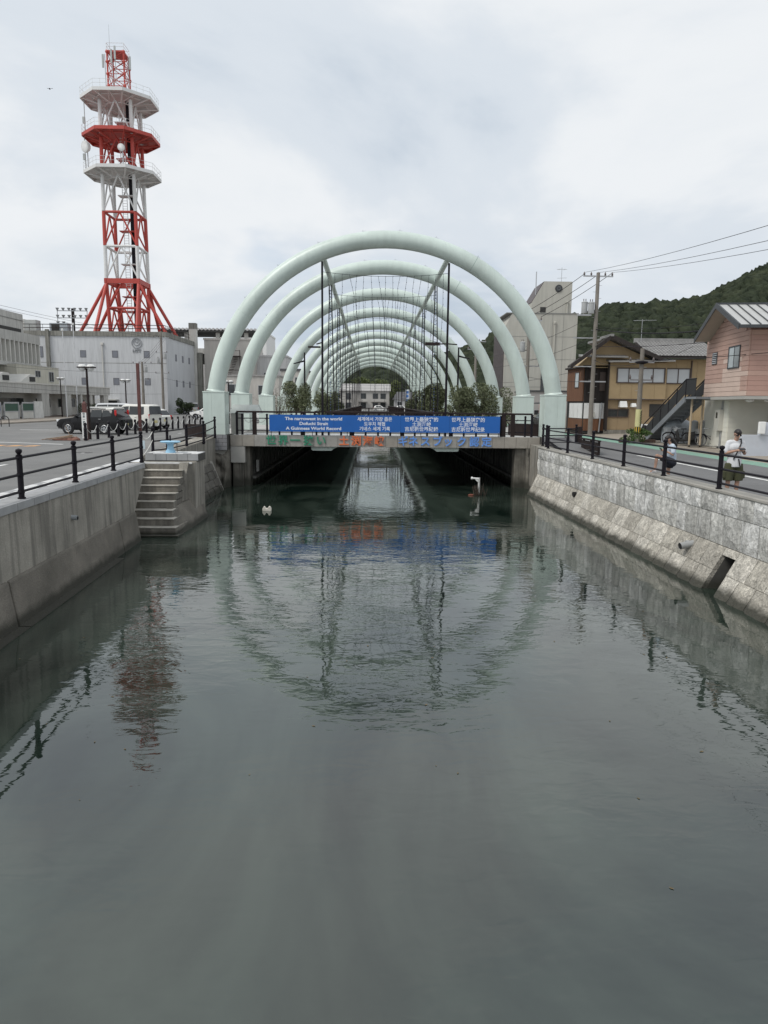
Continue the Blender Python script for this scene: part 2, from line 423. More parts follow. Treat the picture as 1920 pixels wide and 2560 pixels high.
def toe(y0, y1):
    mb = MB()
    q = [(XL(y0)+0.0, 0.87), (XL(y0)+0.07, 0.85), (XL(y0)+0.30, -0.6), (XL(y0)-0.1, -0.6)]
    p = [(XL(y1)+0.0, 0.87), (XL(y1)+0.07, 0.85), (XL(y1)+0.30, -0.6), (XL(y1)-0.1, -0.6)]
    mb.hexa([(q[3][0], y0, q[3][1]), (q[2][0], y0, q[2][1]), (p[2][0], y1, p[2][1]), (p[3][0], y1, p[3][1]),
             (q[0][0], y0, q[0][1]), (q[1][0], y0, q[1][1]), (p[1][0], y1, p[1][1]), (p[0][0], y1, p[0][1])])
    mb.build('toe_slab', conc_toe, lw, bevel=0.03)
for a, b in ((-12, 4), (4.03, 12.58), (12.62, 19.2), (19.23, 20.9)): toe(a, b)
# low ledge at the waterline
mb = MB()
for a, b in ((-12, 12.58), (12.62, 18.4)):
    mb.hexa([(XL(a), a, -0.6), (XL(a)+0.42, a, -0.6), (XL(b)+0.42, b, -0.6), (XL(b), b, -0.6),
             (XL(a), a, 0.02), (XL(a)+0.40, a, 0.015), (XL(b)+0.40, b, 0.015), (XL(b), b, 0.02)])
mb.build('ledge', conc_toe, lw)
cap = MB()
for i in range(38):
    y0 = -4+i*0.75; y1 = y0+0.735
    if y1 > 22.6: break
    cap.v, cap.f, cap.m = [], [], []
    cap.hexa([(XL(y0)-0.48, y0, 2.05), (XL(y0)+0.03, y0, 2.05), (XL(y1)+0.03, y1, 2.05), (XL(y1)-0.48, y1, 2.05),
              (XL(y0)-0.48, y0, 2.2), (XL(y0)+0.03, y0, 2.2), (XL(y1)+0.03, y1, 2.2), (XL(y1)-0.48, y1, 2.2)])
    cap.build('coping_slab', tile_g, lw, bevel=0.006)
bed = MB(); bed.hexa([(XL(-12)-0.95, -12, 1.9), (XL(-12)-0.485, -12, 1.9), (XL(22.4)-0.485, 22.4, 1.9), (XL(22.4)-0.95, 22.4, 1.9),
                      (XL(-12)-0.95, -12, 2.185), (XL(-12)-0.485, -12, 2.185), (XL(22.4)-0.485, 22.4, 2.185), (XL(22.4)-0.95, 22.4, 2.185)])
bed.build('tile_bed', joint, lw)
t0 = MB().box(0, 0, 0, 0.148, 0.232, 0.02).build('paving_tile', tile_w, lw, world=False)
t0.location = (XL(10)-0.56-lw.location.x, 10-lw.location.y, 2.19)
t1 = MB().box(0, 0, 0, 0.148, 0.232, 0.02).build('paving_tile', tile_g, lw, world=False)
t1.location = (XL(10)-0.715-lw.location.x, 10-lw.location.y, 2.19)
ang = math.atan(0.052)
for i in range(-1, 54):
    y = 10+i*0.244
    for k in range(3):
        if y > 22.3 or (i == 0 and k < 2): continue
        yy = y+(0.122 if k == 1 else 0)
        if yy > 22.3: continue
        piece(t1 if (i*3+k*5+i//3) % 4 == 0 else t0, lw, (XL(yy)-0.56-0.157*k-lw.location.x, yy-lw.location.y, 2.19), (0, 0, ang))
# small drain spout in the wall
mb = MB(); y = 15.95; x = XL(y)+0.02
mb.tube([(x-0.1, y, 1.5), (x+0.12, y, 1.48)], 0.055, 12).build('drain_spout', mat('pvc grey', (0.3, 0.32, 0.33), 0.5), lw, smooth=True)
MB().tube([(x+0.122, y, 1.478), (x+0.126, y, 1.478)], 0.042, 12).build('spout_mouth', mat('hole dark', (0.012, 0.012, 0.012), 0.9), lw)

# ---------------------------------------------------------------- landing steps
st = thing('concrete_steps', 'flight of worn concrete steps going down into the water beside the mooring platform', 'steps', (-6.8, 22.5, 0))
step_m = mat('step concrete', (0.28, 0.26, 0.225), 0.9, 0.25, 2.2, 0.012, 24, tide=0.7, streak=0.45, grain=0.4, dirt=(0.11, 0.1, 0.08), dirt_amt=0.6, dirt_scale=1.5)
nose_m = mat('step tread', (0.50, 0.475, 0.42), 0.9, 0.22, 2.5, 0.006, 30, tide=0.5, grain=0.3, dirt=(0.16, 0.15, 0.12), dirt_amt=0.6, dirt_scale=2)
sy = [23.82, 23.47, 23.2, 22.9, 22.58, 22.2, 21.88, 21.58, 21.42]
for i, y in enumerate(sy):
    z = 1.83-0.222*i
    xl = [-7.68, -7.66, -7.65, -7.64, -7.6, -7.55, -7.42, -7.3, -7.18][i]; xr = [-6.33, -6.33, -6.33, -6.33, -6.33, -6.26, -6.14, -6.0, -5.9][i]
    MB().bb(xl-0.3, xr, y, 24.5, z-0.222 if i < 8 else -0.6, z-0.03).build('riser', step_m, st, bevel=0.012)
    MB().bb(xl-0.3, xr+0.006, y-0.025, 24.5 if i == 0 else sy[i-1]+0.06, z-0.03, z).build('step', nose_m, st, bevel=0.012)
mb = MB().bb(-7.75, -6.36, 24.15, 24.6, 1.6, 2.0); mb.build('top_riser', step_m, st, bevel=0.01)
MB().bb(-7.8, -6.10, 23.72+0.45, 24.75, 2.003, 2.06).build('landing_slab', tile_w, st, bevel=0.008)
# flank of the flight on the canal side with flared foot
mb = MB()
mb.hexa([(-6.5, 23.6, 0.8), (-6.325, 23.6, 0.8), (-6.12, 25.28, 0.8), (-6.6, 25.28, 0.8),
         (-6.5, 24.1, 2.06), (-6.2, 24.1, 2.06), (-6.12, 25.28, 2.06), (-6.6, 25.28, 2.06)])
mb.build('flank_top', conc, st)
mb = MB()
mb.hexa([(-6.3, 21.3, -0.6), (-5.72, 21.2, -0.6), (-5.75, 25.5, -0.6), (-6.5, 25.5, -0.6),
         (-6.5, 22.45, 0.74), (-6.335, 22.42, 0.74), (-6.10, 25.4, 0.82), (-6.5, 25.4, 0.82)])
mb.build('flared_foot', conc_toe, st, bevel=0.02)

# ---------------------------------------------------------------- mooring platform
mp_ = thing('mooring_platform', 'raised tiled mooring platform that carries the blue bollard above the steps', 'platform', (-6.9, 24.7, 2))
MB().bb(-7.75, -6.02, 24.22, 25.6, -0.6, 2.062).build('base_block', conc, mp_)
MB().bb(-7.8, -5.98, 24.62, 25.66, 2.062, 2.31).build('platform_core', joint, mp_)
for i in range(5):
    x0 = -7.8+i*0.364
    MB().bb(x0+0.006, x0+0.358, 24.592, 24.62, 2.09, 2.30).build('facing_tile', tile_g, mp_, bevel=0.004)
for i in range(7):
    for j in range(4):
        x0 = -7.8+i*0.26; y0 = 24.60+j*0.268
        MB().bb(x0+0.006, x0+0.254, y0+0.006, y0+0.262, 2.305, 2.335).build('top_tile', tile_w if (i*2+j) % 5 else tile_g, mp_, bevel=0.004)
blue = mat('light blue paint', (0.30, 0.55, 0.74), 0.45, 0.08, 6, dirt=(0.35, 0.42, 0.45), dirt_amt=0.4, dirt_scale=6)
bo = thing('mooring_bollard', 'light blue mushroom shaped mooring bollard on the tiled platform', 'bollard', (-7.02, 24.95, 2.335))
MB().lathe([(0.17, 0), (0.17, 0.05), (0.12, 0.12), (0.105, 0.22), (0.115, 0.30), (0.16, 0.34)], n=20).build('stem', blue, bo, smooth=True, world=False)
MB().lathe([(0.15, 0.33), (0.33, 0.355), (0.345, 0.385), (0.32, 0.405), (0.12, 0.412)], n=24).build('disc_top', blue, bo, smooth=True, world=False)
MB().cyl((0, 0, 0.40), (0, 0, 0.60), 0.028, n=10).build('iron_pin', black_iron, bo, smooth=True, world=False)
rust = mat('rusty chain', (0.13, 0.085, 0.06), 0.85, 0.4, 20)
mb = MB()
for k in range(7): mb.box(0.24, -0.05+0.01*(k % 2), 0.36-k*0.052, 0.024, 0.02, 0.05, rz=k*0.8)
mb.build('chain', rust, bo, world=False)

# ---------------------------------------------------------------- bank between the steps and the bridge
bw = thing('quay_wall', 'short stained concrete wall with sloping stone apron between the platform and the bridge', 'quay wall', (-7.5, 29, 0))
MB().hexa([(-8.3, 25.6, 0.9), (-7.45, 25.6, 0.9), (-7.55, 34.4, 0.9), (-8.3, 34.4, 0.9), (-8.3, 25.6, 2.2), (-7.42, 25.6, 2.2), (-7.52, 34.4, 2.45), (-8.3, 34.4, 2.45)]).build('wall_face', conc, bw)
apr = mat('apron stone', (0.16, 0.15, 0.13), 0.92, 0.3, 2, 0.02, 20, tide=1.2, grain=0.4)
MB().hexa([(-8.2, 25.6, -0.6), (-6.75, 25.6, -0.6), (-7.0, 33.3, -0.6), (-8.2, 33.3, -0.6), (-8.2, 25.6, 1.28), (-7.5, 25.6, 1.28), (-7.6, 33.3, 1.28), (-8.2, 33.3, 1.28)]).build('apron_core', joint, bw)
for r_ in range(4):
    for i in range(7):
        y0 = 25.65+i*1.1+(0.5 if r_ % 2 else 0); y1 = min(y0+1.07, 33.3)
        if y1-y0 < 0.2: continue
        za, zb = 1.27-r_*0.33, 1.27-r_*0.33-0.315
        def xa(z): return -7.5+(1.28-z)*0.40
        d = 0.05+0.02*rnd.random()
        MB().hexa([(xa(zb)-0.15, y0, zb), (xa(zb)+d, y0, zb), (xa(zb)+d-0.02, y1, zb), (xa(zb)-0.15, y1, zb),
                   (xa(za)-0.15, y0, za), (xa(za)+d, y0, za), (xa(za)+d-0.02, y1, za), (xa(za)-0.15, y1, za)]).build('stone_block', apr, bw, bevel=0.025)
MB().hexa([(-7.6, 33.2, -0.6), (-6.7, 33.0, -0.6), (-6.75, 33.5, -0.6), (-7.6, 33.7, -0.6), (-7.75, 33.2, 1.35), (-7.5, 33.05, 1.35), (-7.5, 33.55, 1.35), (-7.75, 33.7, 1.35)]).build('edge_beam', kerb_m, bw, bevel=0.03)

# ================================================================ right quay wall of granite blocks
rw = thing('quay_wall', 'pale rough granite block wall with a battered foot along the right bank', 'quay wall', (XR(22), 22, 0))
OPY = (15.05, 15.62)      # square outfall opening
core = MB()
def xf(z, y):             # face of the wall at height z
    if z >= 0.96: return XR(y)
    return XR(y)-(0.96-z)*0.55*(1-0.012*(y-14))
for a, b in ((-12, OPY[0]), (OPY[1], 32.6)):
    core.hexa([(xf(-0.6, a)+0.12, a, -0.6), (xf(-0.6, a)+2, a, -0.6), (xf(-0.6, b)+2, b, -0.6), (xf(-0.6, b)+0.12, b, -0.6),
               (xf(0.96, a)+0.08, a, 0.9), (xf(0.96, a)+1, a, 0.9), (xf(0.96, b)+1, b, 0.9), (xf(0.96, b)+0.08, b, 0.9)])
core.bb(8.1, 8.6, OPY[0]-0.01, OPY[1]+0.01, 0.78, 0.9)
for a, b in ((-12, 32.6),):
    core.hexa([(XR(a)+0.05, a, 0.9), (XR(a)+0.4, a, 0.9), (XR(b)+0.4, b, 0.9), (XR(b)+0.05, b, 0.9),
               (XR(a)+0.05, a, 2.03), (XR(a)+0.4, a, 2.03), (XR(b)+0.4, b, 2.03), (XR(b)+0.05, b, 2.03)])
core.build('wall_core', joint, rw)
MB().bb(8.6, 8.7, OPY[0]-0.2, OPY[1]+0.2, -0.6, 0.85).build('outfall_back', mat('wet dark stone', (0.07, 0.048, 0.028), 0.6, 0.4, 4, 0.01, 20, tide=0.5), rw)
brnd = random.Random(21)
def block(y0, y1, z0, z1, m, rough):
    """one quarry-faced block: margin flush, face bulging out unevenly"""
    nx, nz = 4, 3
    vs = []; fs = []
    def P(u, t, dep):
        y = y0+(y1-y0)*u; z = z0+(z1-z0)*t
        return (xf(z, y)-dep, y, z)
    for j in range(nz+1):
        for i in range(nx+1):
            edge = i in (0, nx) or j in (0, nz)
            d = 0.0 if edge else rough*(0.35+brnd.random())
            u = i/nx + (0 if edge else brnd.uniform(-0.06, 0.06)); t = j/nz + (0 if edge else brnd.uniform(-0.08, 0.08))
            vs.append(P(u, t, d))
    W = nx+1
    for j in range(nz):
        for i in range(nx):
            a = j*W+i
            fs += [(a, a+1, a+W+1), (a, a+W+1, a+W)] if brnd.random() < 0.5 else [(a, a+1, a+W), (a+1, a+W+1, a+W)]
    o = len(vs)
    rim = [i for i in range(W)] + [j*W+nx for j in range(1, nz+1)] + [nz*W+i for i in range(nx-1, -1, -1)] + [j*W for j in range(nz-1, 0, -1)]
    for i in rim: x, y, z = vs[i]; vs.append((x+0.14, y, z))
    n = len(rim)
    for k in range(n):
        fs.append((rim[k], rim[(k+1) % n], o+(k+1) % n, o+k))
    mb = MB().add(vs, fs); mb.build('granite_block', m, rw)
for (z0, z1, m, ro, wa, wb) in ((1.665, 2.14, granite, 0.045, 0.45, 0.95), (0.965, 1.65, granite, 0.05, 0.45, 0.9), (0.45, 0.95, granite_lo, 0.045, 0.6, 1.1), (-0.25, 0.438, granite_lo, 0.055, 0.55, 0.85)):
    y = 4.0
    while y < 32.5:
        wdt = brnd.uniform(wa, wb)
        y1 = min(y+wdt, 32.6)
        if 32.6-y1 < 0.3: y1 = 32.6
        if z1 < 0.96:
            if y < OPY[0] < y1: y1 = OPY[0]
            elif OPY[0] <= y < OPY[1]: y = OPY[1]; continue
        if y1-y > 0.12: block(y+0.010, y1-0.010, z0, z1, brnd.choice([m, m, granite_2 if m is granite else granite_lo_2, granite_3 if m is granite else granite_lo_3]), ro)
        y = y1
block(OPY[0]+0.004, OPY[1]-0.004, 0.79, 0.95, granite_lo, 0.02)
for i in range(24):
    a = -6+i*1.62; b = min(a+1.61, 32.65)
    if a > 32.5: break
    MB().hexa([(XR(a)-0.03, a, 2.145), (XR(a)+0.42, a, 1.8), (XR(b)+0.42, b, 1.8), (XR(b)-0.03, b, 2.145),
               (XR(a)-0.03, a, 2.2), (XR(a)+0.42, a, 2.2), (XR(b)+0.42, b, 2.2), (XR(b)-0.03, b, 2.2)]).build('coping_slab', kerb_m, rw, bevel=0.01)
pv = mat('pvc pipe', (0.34, 0.35, 0.35), 0.5, 0.1, 5)
x = xf(0.75, 17.1)
MB().tube([(x+0.3, 17.1, 0.80), (x-0.30, 17.02, 0.70)], 0.085, 16, caps=False).tube([(x-0.05, 17.08, 0.742), (x-0.12, 17.07, 0.73)], 0.1, 16).build('drain_pipe', pv, rw, smooth=True)
MB().tube([(x-0.295, 17.02, 0.701), (x-0.285, 17.022, 0.7025)], 0.076, 16).build('pipe_mouth', MATS['hole dark'], rw)
x = xf(0.75, 26.5)
MB().tube([(x+0.02, 26.5, 0.78), (x-0.09, 26.48, 0.77)], 0.1, 12).build('weep_hole', MATS['hole dark'], rw)
# end return of the wall towards the bridge
MB().hexa([(XR(32.6)-0.45, 32.62, -0.6), (8.4, 32.62, -0.6), (8.4, 34.85, -0.6), (7.75, 34.85, -0.6), (XR(32.6)+0.04, 32.62, 2.18), (8.4, 32.62, 2.18), (8.4, 34.85, 2.18), (7.8, 34.85, 2.18)]).build('end_wall', conc, rw)

# ================================================================ bridge over the narrow strait
panel_m = mat('fascia granite', (0.39, 0.375, 0.345), 0.85, 0.1, 3, 0.002, 60, grain=0.25, dirt=(0.21, 0.2, 0.18), dirt_amt=0.5, dirt_scale=1.2)
panel_b = mat('fascia granite brown', (0.37, 0.34, 0.295), 0.85, 0.1, 3, 0.002, 60, grain=0.25, dirt=(0.21, 0.19, 0.17), dirt_amt=0.5, dirt_scale=1.2)
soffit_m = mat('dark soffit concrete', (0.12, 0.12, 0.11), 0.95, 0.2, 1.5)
brick_m = mat('grey facing brick', (0.235, 0.235, 0.245), 0.8, 0.15, 5, 0.002, 60)
br = thing('footbridge', 'low bridge with granite fascia carrying green, orange and blue Japanese lettering', 'bridge', (0.64, 35.5, 1.97))
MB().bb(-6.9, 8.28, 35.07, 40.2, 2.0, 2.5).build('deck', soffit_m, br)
MB().bb(-6.85, 8.24, 35.04, 35.068, 2.0, 2.49).build('fascia_bed', joint, br)
NP = 26; wp = 15.2/NP
for i in range(NP):
    x0 = -6.92+i*wp
    MB().bb(x0+0.006, x0+wp-0.006, 34.95, 35.04+0.0005*(i % 2), 1.975, 2.52).build('fascia_panel', panel_b if i in (22, 23, 24, 25, 0, 1, 13, 14) else panel_m, br, bevel=0.006)
deck_tile = []
b0 = MB().box(0, 0, 0, 0.57, 0.36, 0.02).build('paving_tile', tile_w, br, world=False); b0.location = (-7.2+0.06, -0.28, 0.545)
b1 = MB().box(0, 0, 0, 0.57, 0.36, 0.02).build('paving_tile', tile_g, br, world=False); b1.location = (-7.2+0.65, -0.28, 0.545)
for j in range(6):
    for i in range(26):
        if j == 0 and i < 2: continue
        piece(b1 if (i*7+j*3) % 5 == 0 else b0, br, (-7.14+i*0.584, -0.28+j*0.375, 0.545))
def girder(xa, xb, y0, y1, parent, nm='girder'):
    r_ = 0.1
    poly = [(xa, 2.06), (xa, 1.77+r_), (xa+0.03, 1.77+0.03), (xa+r_, 1.77), (xb-r_, 1.77), (xb-0.03, 1.80), (xb, 1.77+r_), (xb, 2.06)]
    return MB().prism(poly, y0, y1, 'Y').build(nm, mint, parent)
girder(-2.99, -1.91, 35.2, 40.3, br); girder(3.13, 4.32, 35.2, 40.3, br)
for s, xa, xb in ((1, -1.91, -1.55), (-1, 3.13, 2.75)):
    MB().prism([(xa, 2.02), (xa, 1.84), (xb, 2.02)], 35.3, 35.34, 'Y').build('gusset', mint, br)
# abutments
wet = mat('wet abutment concrete', (0.21, 0.195, 0.165), 0.8, 0.3, 1.4, 0.012, 16, tide=2.2, streak=0.9, dirt=(0.08, 0.07, 0.055), dirt_amt=0.7, dirt_scale=1.0, grain=0.3)
ab = thing('bridge_abutment', 'stained concrete bridge abutment on the left bank with grey brick facing and a broken corner', 'abutment', (-7.2, 35.5, 0))
MB().bb(-6.93, -6.22, 34.98, 35.5, 1.15, 1.972).build('bearing_block', conc_pale, ab, bevel=0.03)
MB().bb(-6.85, -6.3, 35.1, 35.9, -0.6, 1.15).build('pier', wet, ab, bevel=0.03)
MB().bb(-6.3, -6.02, 35.3, 35.95, -0.6, 2.0).build('pier', wet, ab, bevel=0.02)
MB().bb(-8.3, -6.95, 34.75, 36, -0.6, 1.8).build('footing', wet, ab)
def brickwork(xa, xb, y, z0, z1, parent, n, side=0):
    MB().bb(xa, xb, y+0.02, y+1.25, z0, z1).build('brick_core', joint, parent)
    rows = 4; h = (z1-z0)/rows; w_ = (xb-xa)/n
    for r_ in range(rows):
        x = xa-(w_/2 if r_ % 2 else 0)
        while x < xb-0.02:
            a, b = max(x, xa), min(x+w_, xb)
            if b-a > 0.05: MB().bb(a+0.006, b-0.006, y-0.01, y+0.03, z0+r_*h+0.006, z0+(r_+1)*h-0.006).build('brick', brick_m, parent, bevel=0.004)
            x += w_
brickwork(-8.2, -6.96, 34.4, 1.8, 2.55, ab, 3)
# broken concrete corner: an eroded, uneven face
from mathutils import noise as mn
er = random.Random(5)
def eroded(x0, x1, z0, z1, y, amp, parent, lean=0.25):
    nx, nz = 26, 26; vs, fs = [], []
    for j in range(nz+1):
        for i in range(nx+1):
            x = x0+(x1-x0)*i/nx; z = z0+(z1-z0)*j/nz
            e = min(i, nx-i, j, nz-j)/4
            d = amp*(mn.fractal(Vector((x*1.6, y, z*1.6)), 0.9, 2.1, 5)+0.35)*min(1, e)
            vs.append((x, y-d-lean*(z1-z)*min(1, e), z))
    W = nx+1
    for j in range(nz):
        for i in range(nx): fs.append((j*W+i, j*W+i+1, (j+1)*W+i+1, (j+1)*W+i))
    return MB().add(vs, fs).build('eroded_concrete', wet, parent, smooth='all')
eroded(-8.1, -6.9, -0.5, 1.82, 34.74, 0.26, ab)
MB().add([(-8.1, 34.62, 1.8), (-7.0, 34.62, 1.8), (-7.15, 34.62, 1.62), (-7.55, 34.62, 1.45), (-7.8, 34.62, 1.2), (-8.1, 34.62, 1.1),
          (-8.1, 34.9, 1.8), (-7.0, 34.9, 1.8), (-7.15, 34.9, 1.62), (-7.55, 34.9, 1.45), (-7.8, 34.9, 1.2), (-8.1, 34.9, 1.1)],
         [(0, 1, 2, 3, 4, 5), (11, 10, 9, 8, 7, 6)] + [(i, (i+1) % 6, (i+1) % 6+6, i+6) for i in range(6)]).build('render_skin', conc_pale, ab)
ar = thing('bridge_abutment', 'stained concrete bridge abutment on the right bank beside the granite wall', 'abutment', (8, 35.5, 0))
brickwork(8.3, 9.62, 34.45, 1.55, 2.55, ar, 4)
MB().bb(7.1, 7.7, 35.1, 35.9, -0.6, 1.97).build('pier', wet, ar, bevel=0.03)
MB().bb(7.6, 8.4, 34.9, 36, -0.6, 1.96).build('footing', wet, ar, bevel=0.03)
eroded(7.62, 8.38, -0.5, 1.97, 34.89, 0.16, ar, 0.1)

# ---------------------------------------------------------------- covered channel behind the bridge
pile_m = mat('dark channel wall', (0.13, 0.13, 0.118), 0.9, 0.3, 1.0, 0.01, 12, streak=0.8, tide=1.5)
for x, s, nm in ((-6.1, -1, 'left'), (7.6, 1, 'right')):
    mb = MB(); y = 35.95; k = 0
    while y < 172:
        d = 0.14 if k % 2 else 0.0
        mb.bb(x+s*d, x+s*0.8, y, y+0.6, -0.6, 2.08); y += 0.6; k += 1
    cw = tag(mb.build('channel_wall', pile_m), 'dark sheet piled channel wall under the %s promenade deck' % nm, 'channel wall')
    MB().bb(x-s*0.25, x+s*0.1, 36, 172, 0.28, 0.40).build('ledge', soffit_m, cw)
    MB().bb(x-s*0.24, x-s*0.12, 36.9, 37.05, 0.55, 1.15).build('service_box', mat('pale box', (0.4, 0.4, 0.38), 0.7), cw)
def deck(xa, xb, y0, y1, nm='promenade_deck'):
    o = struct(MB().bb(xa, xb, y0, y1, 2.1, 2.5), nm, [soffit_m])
    t = MB().bb(xa, xb, y0, y1, 2.502, 2.515).build('paving', mat('promenade paving', (0.45, 0.44, 0.42), 0.8, 0.12, 1.5, grain=0.15, dirt=(0.3, 0.29, 0.27), dirt_amt=0.4), o)
    return o
dl = deck(-8.6, -2.05, 40.2, 178); dr = deck(3.27, 9.6, 40.2, 178)
deck(-8.6, -6.93, 35.66, 40.19, 'deck_end'); deck(8.3, 9.6, 35.72, 40.19, 'deck_end')
for xa, xb, p in ((-2.99, -1.91, dl), (3.13, 4.32, dr)): girder(xa, xb, 40.31, 172, p)
for y in (72, 112, 150):
    deck(-2.05, 3.27, y, y+4, 'cross_deck')
# road ramps that rise to the bridge
struct(MB().add([(-14.0, 29, 2.102), (-8.6, 27, 2.102), (-8.6, 35.6, 2.5), (-14, 35.6, 2.104), (-8.6, 40, 2.5), (-14, 40, 2.104)], [(0, 1, 2, 3), (3, 2, 4, 5)]), 'bridge_ramp', asphalt)
struct(MB().add([(8.35, 28.5, 1.864), (11, 28.5, 1.864), (11.5, 36, 1.866), (9.65, 36, 2.5), (8.6, 34.4, 2.4)], [(0, 1, 2, 3, 4)]), 'bridge_ramp', asphalt_r)

# ---------------------------------------------------------------- lettering on the fascia
def xat(px, Y):    # lateral position at distance Y of a bearing measured in the photo
    return (px-960)/1775*Y*0.9885+0.0182*Y+0.0022*Y
let_g = mat('dark green lettering', (0.035, 0.24, 0.14), 0.5, 0.15, 8); let_o = mat('orange lettering', (0.70, 0.17, 0.06), 0.5, 0.1, 8); let_b = mat('blue lettering', (0.13, 0.30, 0.72), 0.5, 0.15, 8)
LET = [('世', -4.92, let_g), ('界', -4.33, let_g), ('一', -3.75, let_g), ('狭', -3.10, let_g), ('い', -2.48, let_g),
       ('土', -1.36, let_o), ('渕', -0.76, let_o), ('海', -0.19, let_o), ('峡', 0.37, let_o),
       ('ギ', 1.53, let_b), ('ネ', 2.04, let_b), ('ス', 2.63, let_b), ('ブ', 3.22, let_b), ('ッ', 3.75, let_b), ('ク', 4.42, let_b), ('認', 5.04, let_b), ('定', 5.64, let_b)]
for ch, x, m_ in LET:
    me = glyph(ch, 0.5, 0.022, 0.011)
    put_mesh(me, 'letter', m_, br, (x-0.64, 34.925-35.5, 2.25-1.97))

# ---------------------------------------------------------------- blue banner
banner_m = mat('blue banner sheet', (0.008, 0.11, 0.41), 0.42, 0.06, 1.2)
banner_t = mat('banner print white', (0.72, 0.75, 0.8), 0.5, 0.03)
bn = thing('banner', 'long blue banner with white text in English, Korean and Chinese on the bridge railing', 'banner', (0.64, 34.84, 2.71))
for xa, xb in ((-4.98, -1.86), (-1.853, 1.40), (1.407, 3.78), (3.787, 6.26)):
    MB().bb(xa, xb, 34.83, 34.85, 2.71, 3.52).build('banner_panel', banner_m, bn)
BT = [(-2.83, ['The narrowest in the world', 'Dofuchi Strait', 'A Guinness World Record'], 0.205, 0.006),
      (0.14, ['세계에서 가장 좁은', '도우치 해협', '기네스 세계 기록'], 0.215, 0.004),
      (2.42, ['世界上最狭窄的', '土渕海峡', '吉尼斯世界紀錄'], 0.235, 0.003), (4.70, ['世界上最狭窄的', '土渕海峡', '吉尼斯世界纪录'], 0.235, 0.003)]
for x, lines, sz, bold in BT:
    for k, ln in enumerate(lines):
        me = glyph(ln, sz, 0.001, bold)
        xs = [v.co.x for v in me.vertices]; wv = max(xs)-min(xs)
        if k == 0 and 'narrow' in ln:
            me.transform(Matrix.Scale(2.78/wv, 4, (1, 0, 0))); FX = 2.78/wv
        elif 'Dofuchi' in ln or 'Guinness' in ln: me.transform(Matrix.Scale(FX, 4, (1, 0, 0)))
        put_mesh(me, 'printed_line', banner_t, bn, (x-0.64, 34.8275-34.84, 3.33-0.233*k-2.71))
mb = MB()
for x in (-4.9, -2.9, -1.2, 1.4, 2.4, 3.8, 6.2): mb.bb(x-0.015, x+0.015, 34.86, 34.88, 2.525, 3.5)
mb.build('banner_stake', black_iron, bn)

tie = MB()
for x in (-4.93, -3.4, -1.9, -0.3, 1.35, 2.6, 3.75, 5.0, 6.2):
    for z in (3.5, 2.74): tie.cyl((x, 34.82, z), (x+0.02, 34.95, z+0.05), 0.008, n=5)
tie.build('cord_ties', white_paint, bn)

# ---------------------------------------------------------------- front railing of the bridge
rl_ = thing('bridge_railing', 'dark brown railing with ball topped posts along the front of the bridge', 'railing', (0.64, 35.15, 2.52))
for xa, xb in ((-6.62, -2.55), (-2.25, 3.42), (3.70, 7.9)):
    MB().bb(xa, xb, 35.08, 35.24, 3.60, 3.685).build('top_rail', dark_brown, rl_, bevel=0.008)
    for z in (3.33, 2.74): MB().bb(xa, xb, 35.14, 35.18, z-0.022, z+0.022).build('rail', black_iron, rl_)
for x in (-5.75, -3.4, -1.0, 1.5, 3.9, 6.95, 7.85 - 1.35):
    MB().bb(x-0.1, x+0.1, 35.10, 35.22, 2.52, 3.6).build('main_post', dark_brown, rl_, bevel=0.01)
x = -6.35
while x < 7.9:
    MB().cyl((x, 35.16, 2.52), (x, 35.16, 3.46), 0.05, n=10).ell((x, 35.16, 3.5), 0.06, 0.06, 0.06, 10, 6).build('baluster', black_iron, rl_, smooth=True)
    x += 0.605
for x in (-6.6, 7.88):
    MB().cyl((x, 35.10, 2.52), (x, 35.10, 3.52), 0.06, n=10).ell((x, 35.10, 3.57), 0.07, 0.07, 0.07, 10, 6).build('end_post', black_iron, rl_, smooth=True)
chain_m = mat('pale rope chain', (0.5, 0.5, 0.48), 0.6, 0.15, 10)
def swag(mb, a, b, sag, r=0.014, n=8):
    a, b = Vector(a), Vector(b); pts = []
    for i in range(n+1):
        t = i/n; p = a.lerp(b, t); p.z -= sag*4*t*(1-t); pts.append(p)
    return mb.tube(pts, r, 5)
for x in (-6.05, -5.45, 6.35, 6.95): swag(MB(), (x-0.28, 35.3, 3.4), (x+0.28, 35.3, 3.4), 0.28).build('chain_loop', chain_m, rl_)
# concrete end pillar with a sloping cap
ep = thing('end_pillar', 'concrete end pillar with sloping pale cap beside the left arch foot on the bridge', 'pillar', (-6.75, 36.2, 2.5))
MB().bb(-7.05, -6.5, 35.9, 36.5, 2.5, 3.55).build('shaft', conc_pale, ep, bevel=0.02)
MB().hexa([(-7.12, 35.85, 3.55), (-5.55, 35.85, 3.55), (-5.55, 36.6, 3.55), (-7.12, 36.6, 3.55), (-6.95, 36.1, 3.98), (-5.7, 36.1, 3.98), (-5.7, 36.4, 3.98), (-6.95, 36.4, 3.98)]).build('cap', mat('pale zinc', (0.46, 0.49, 0.47), 0.5, 0.1, 3), ep)
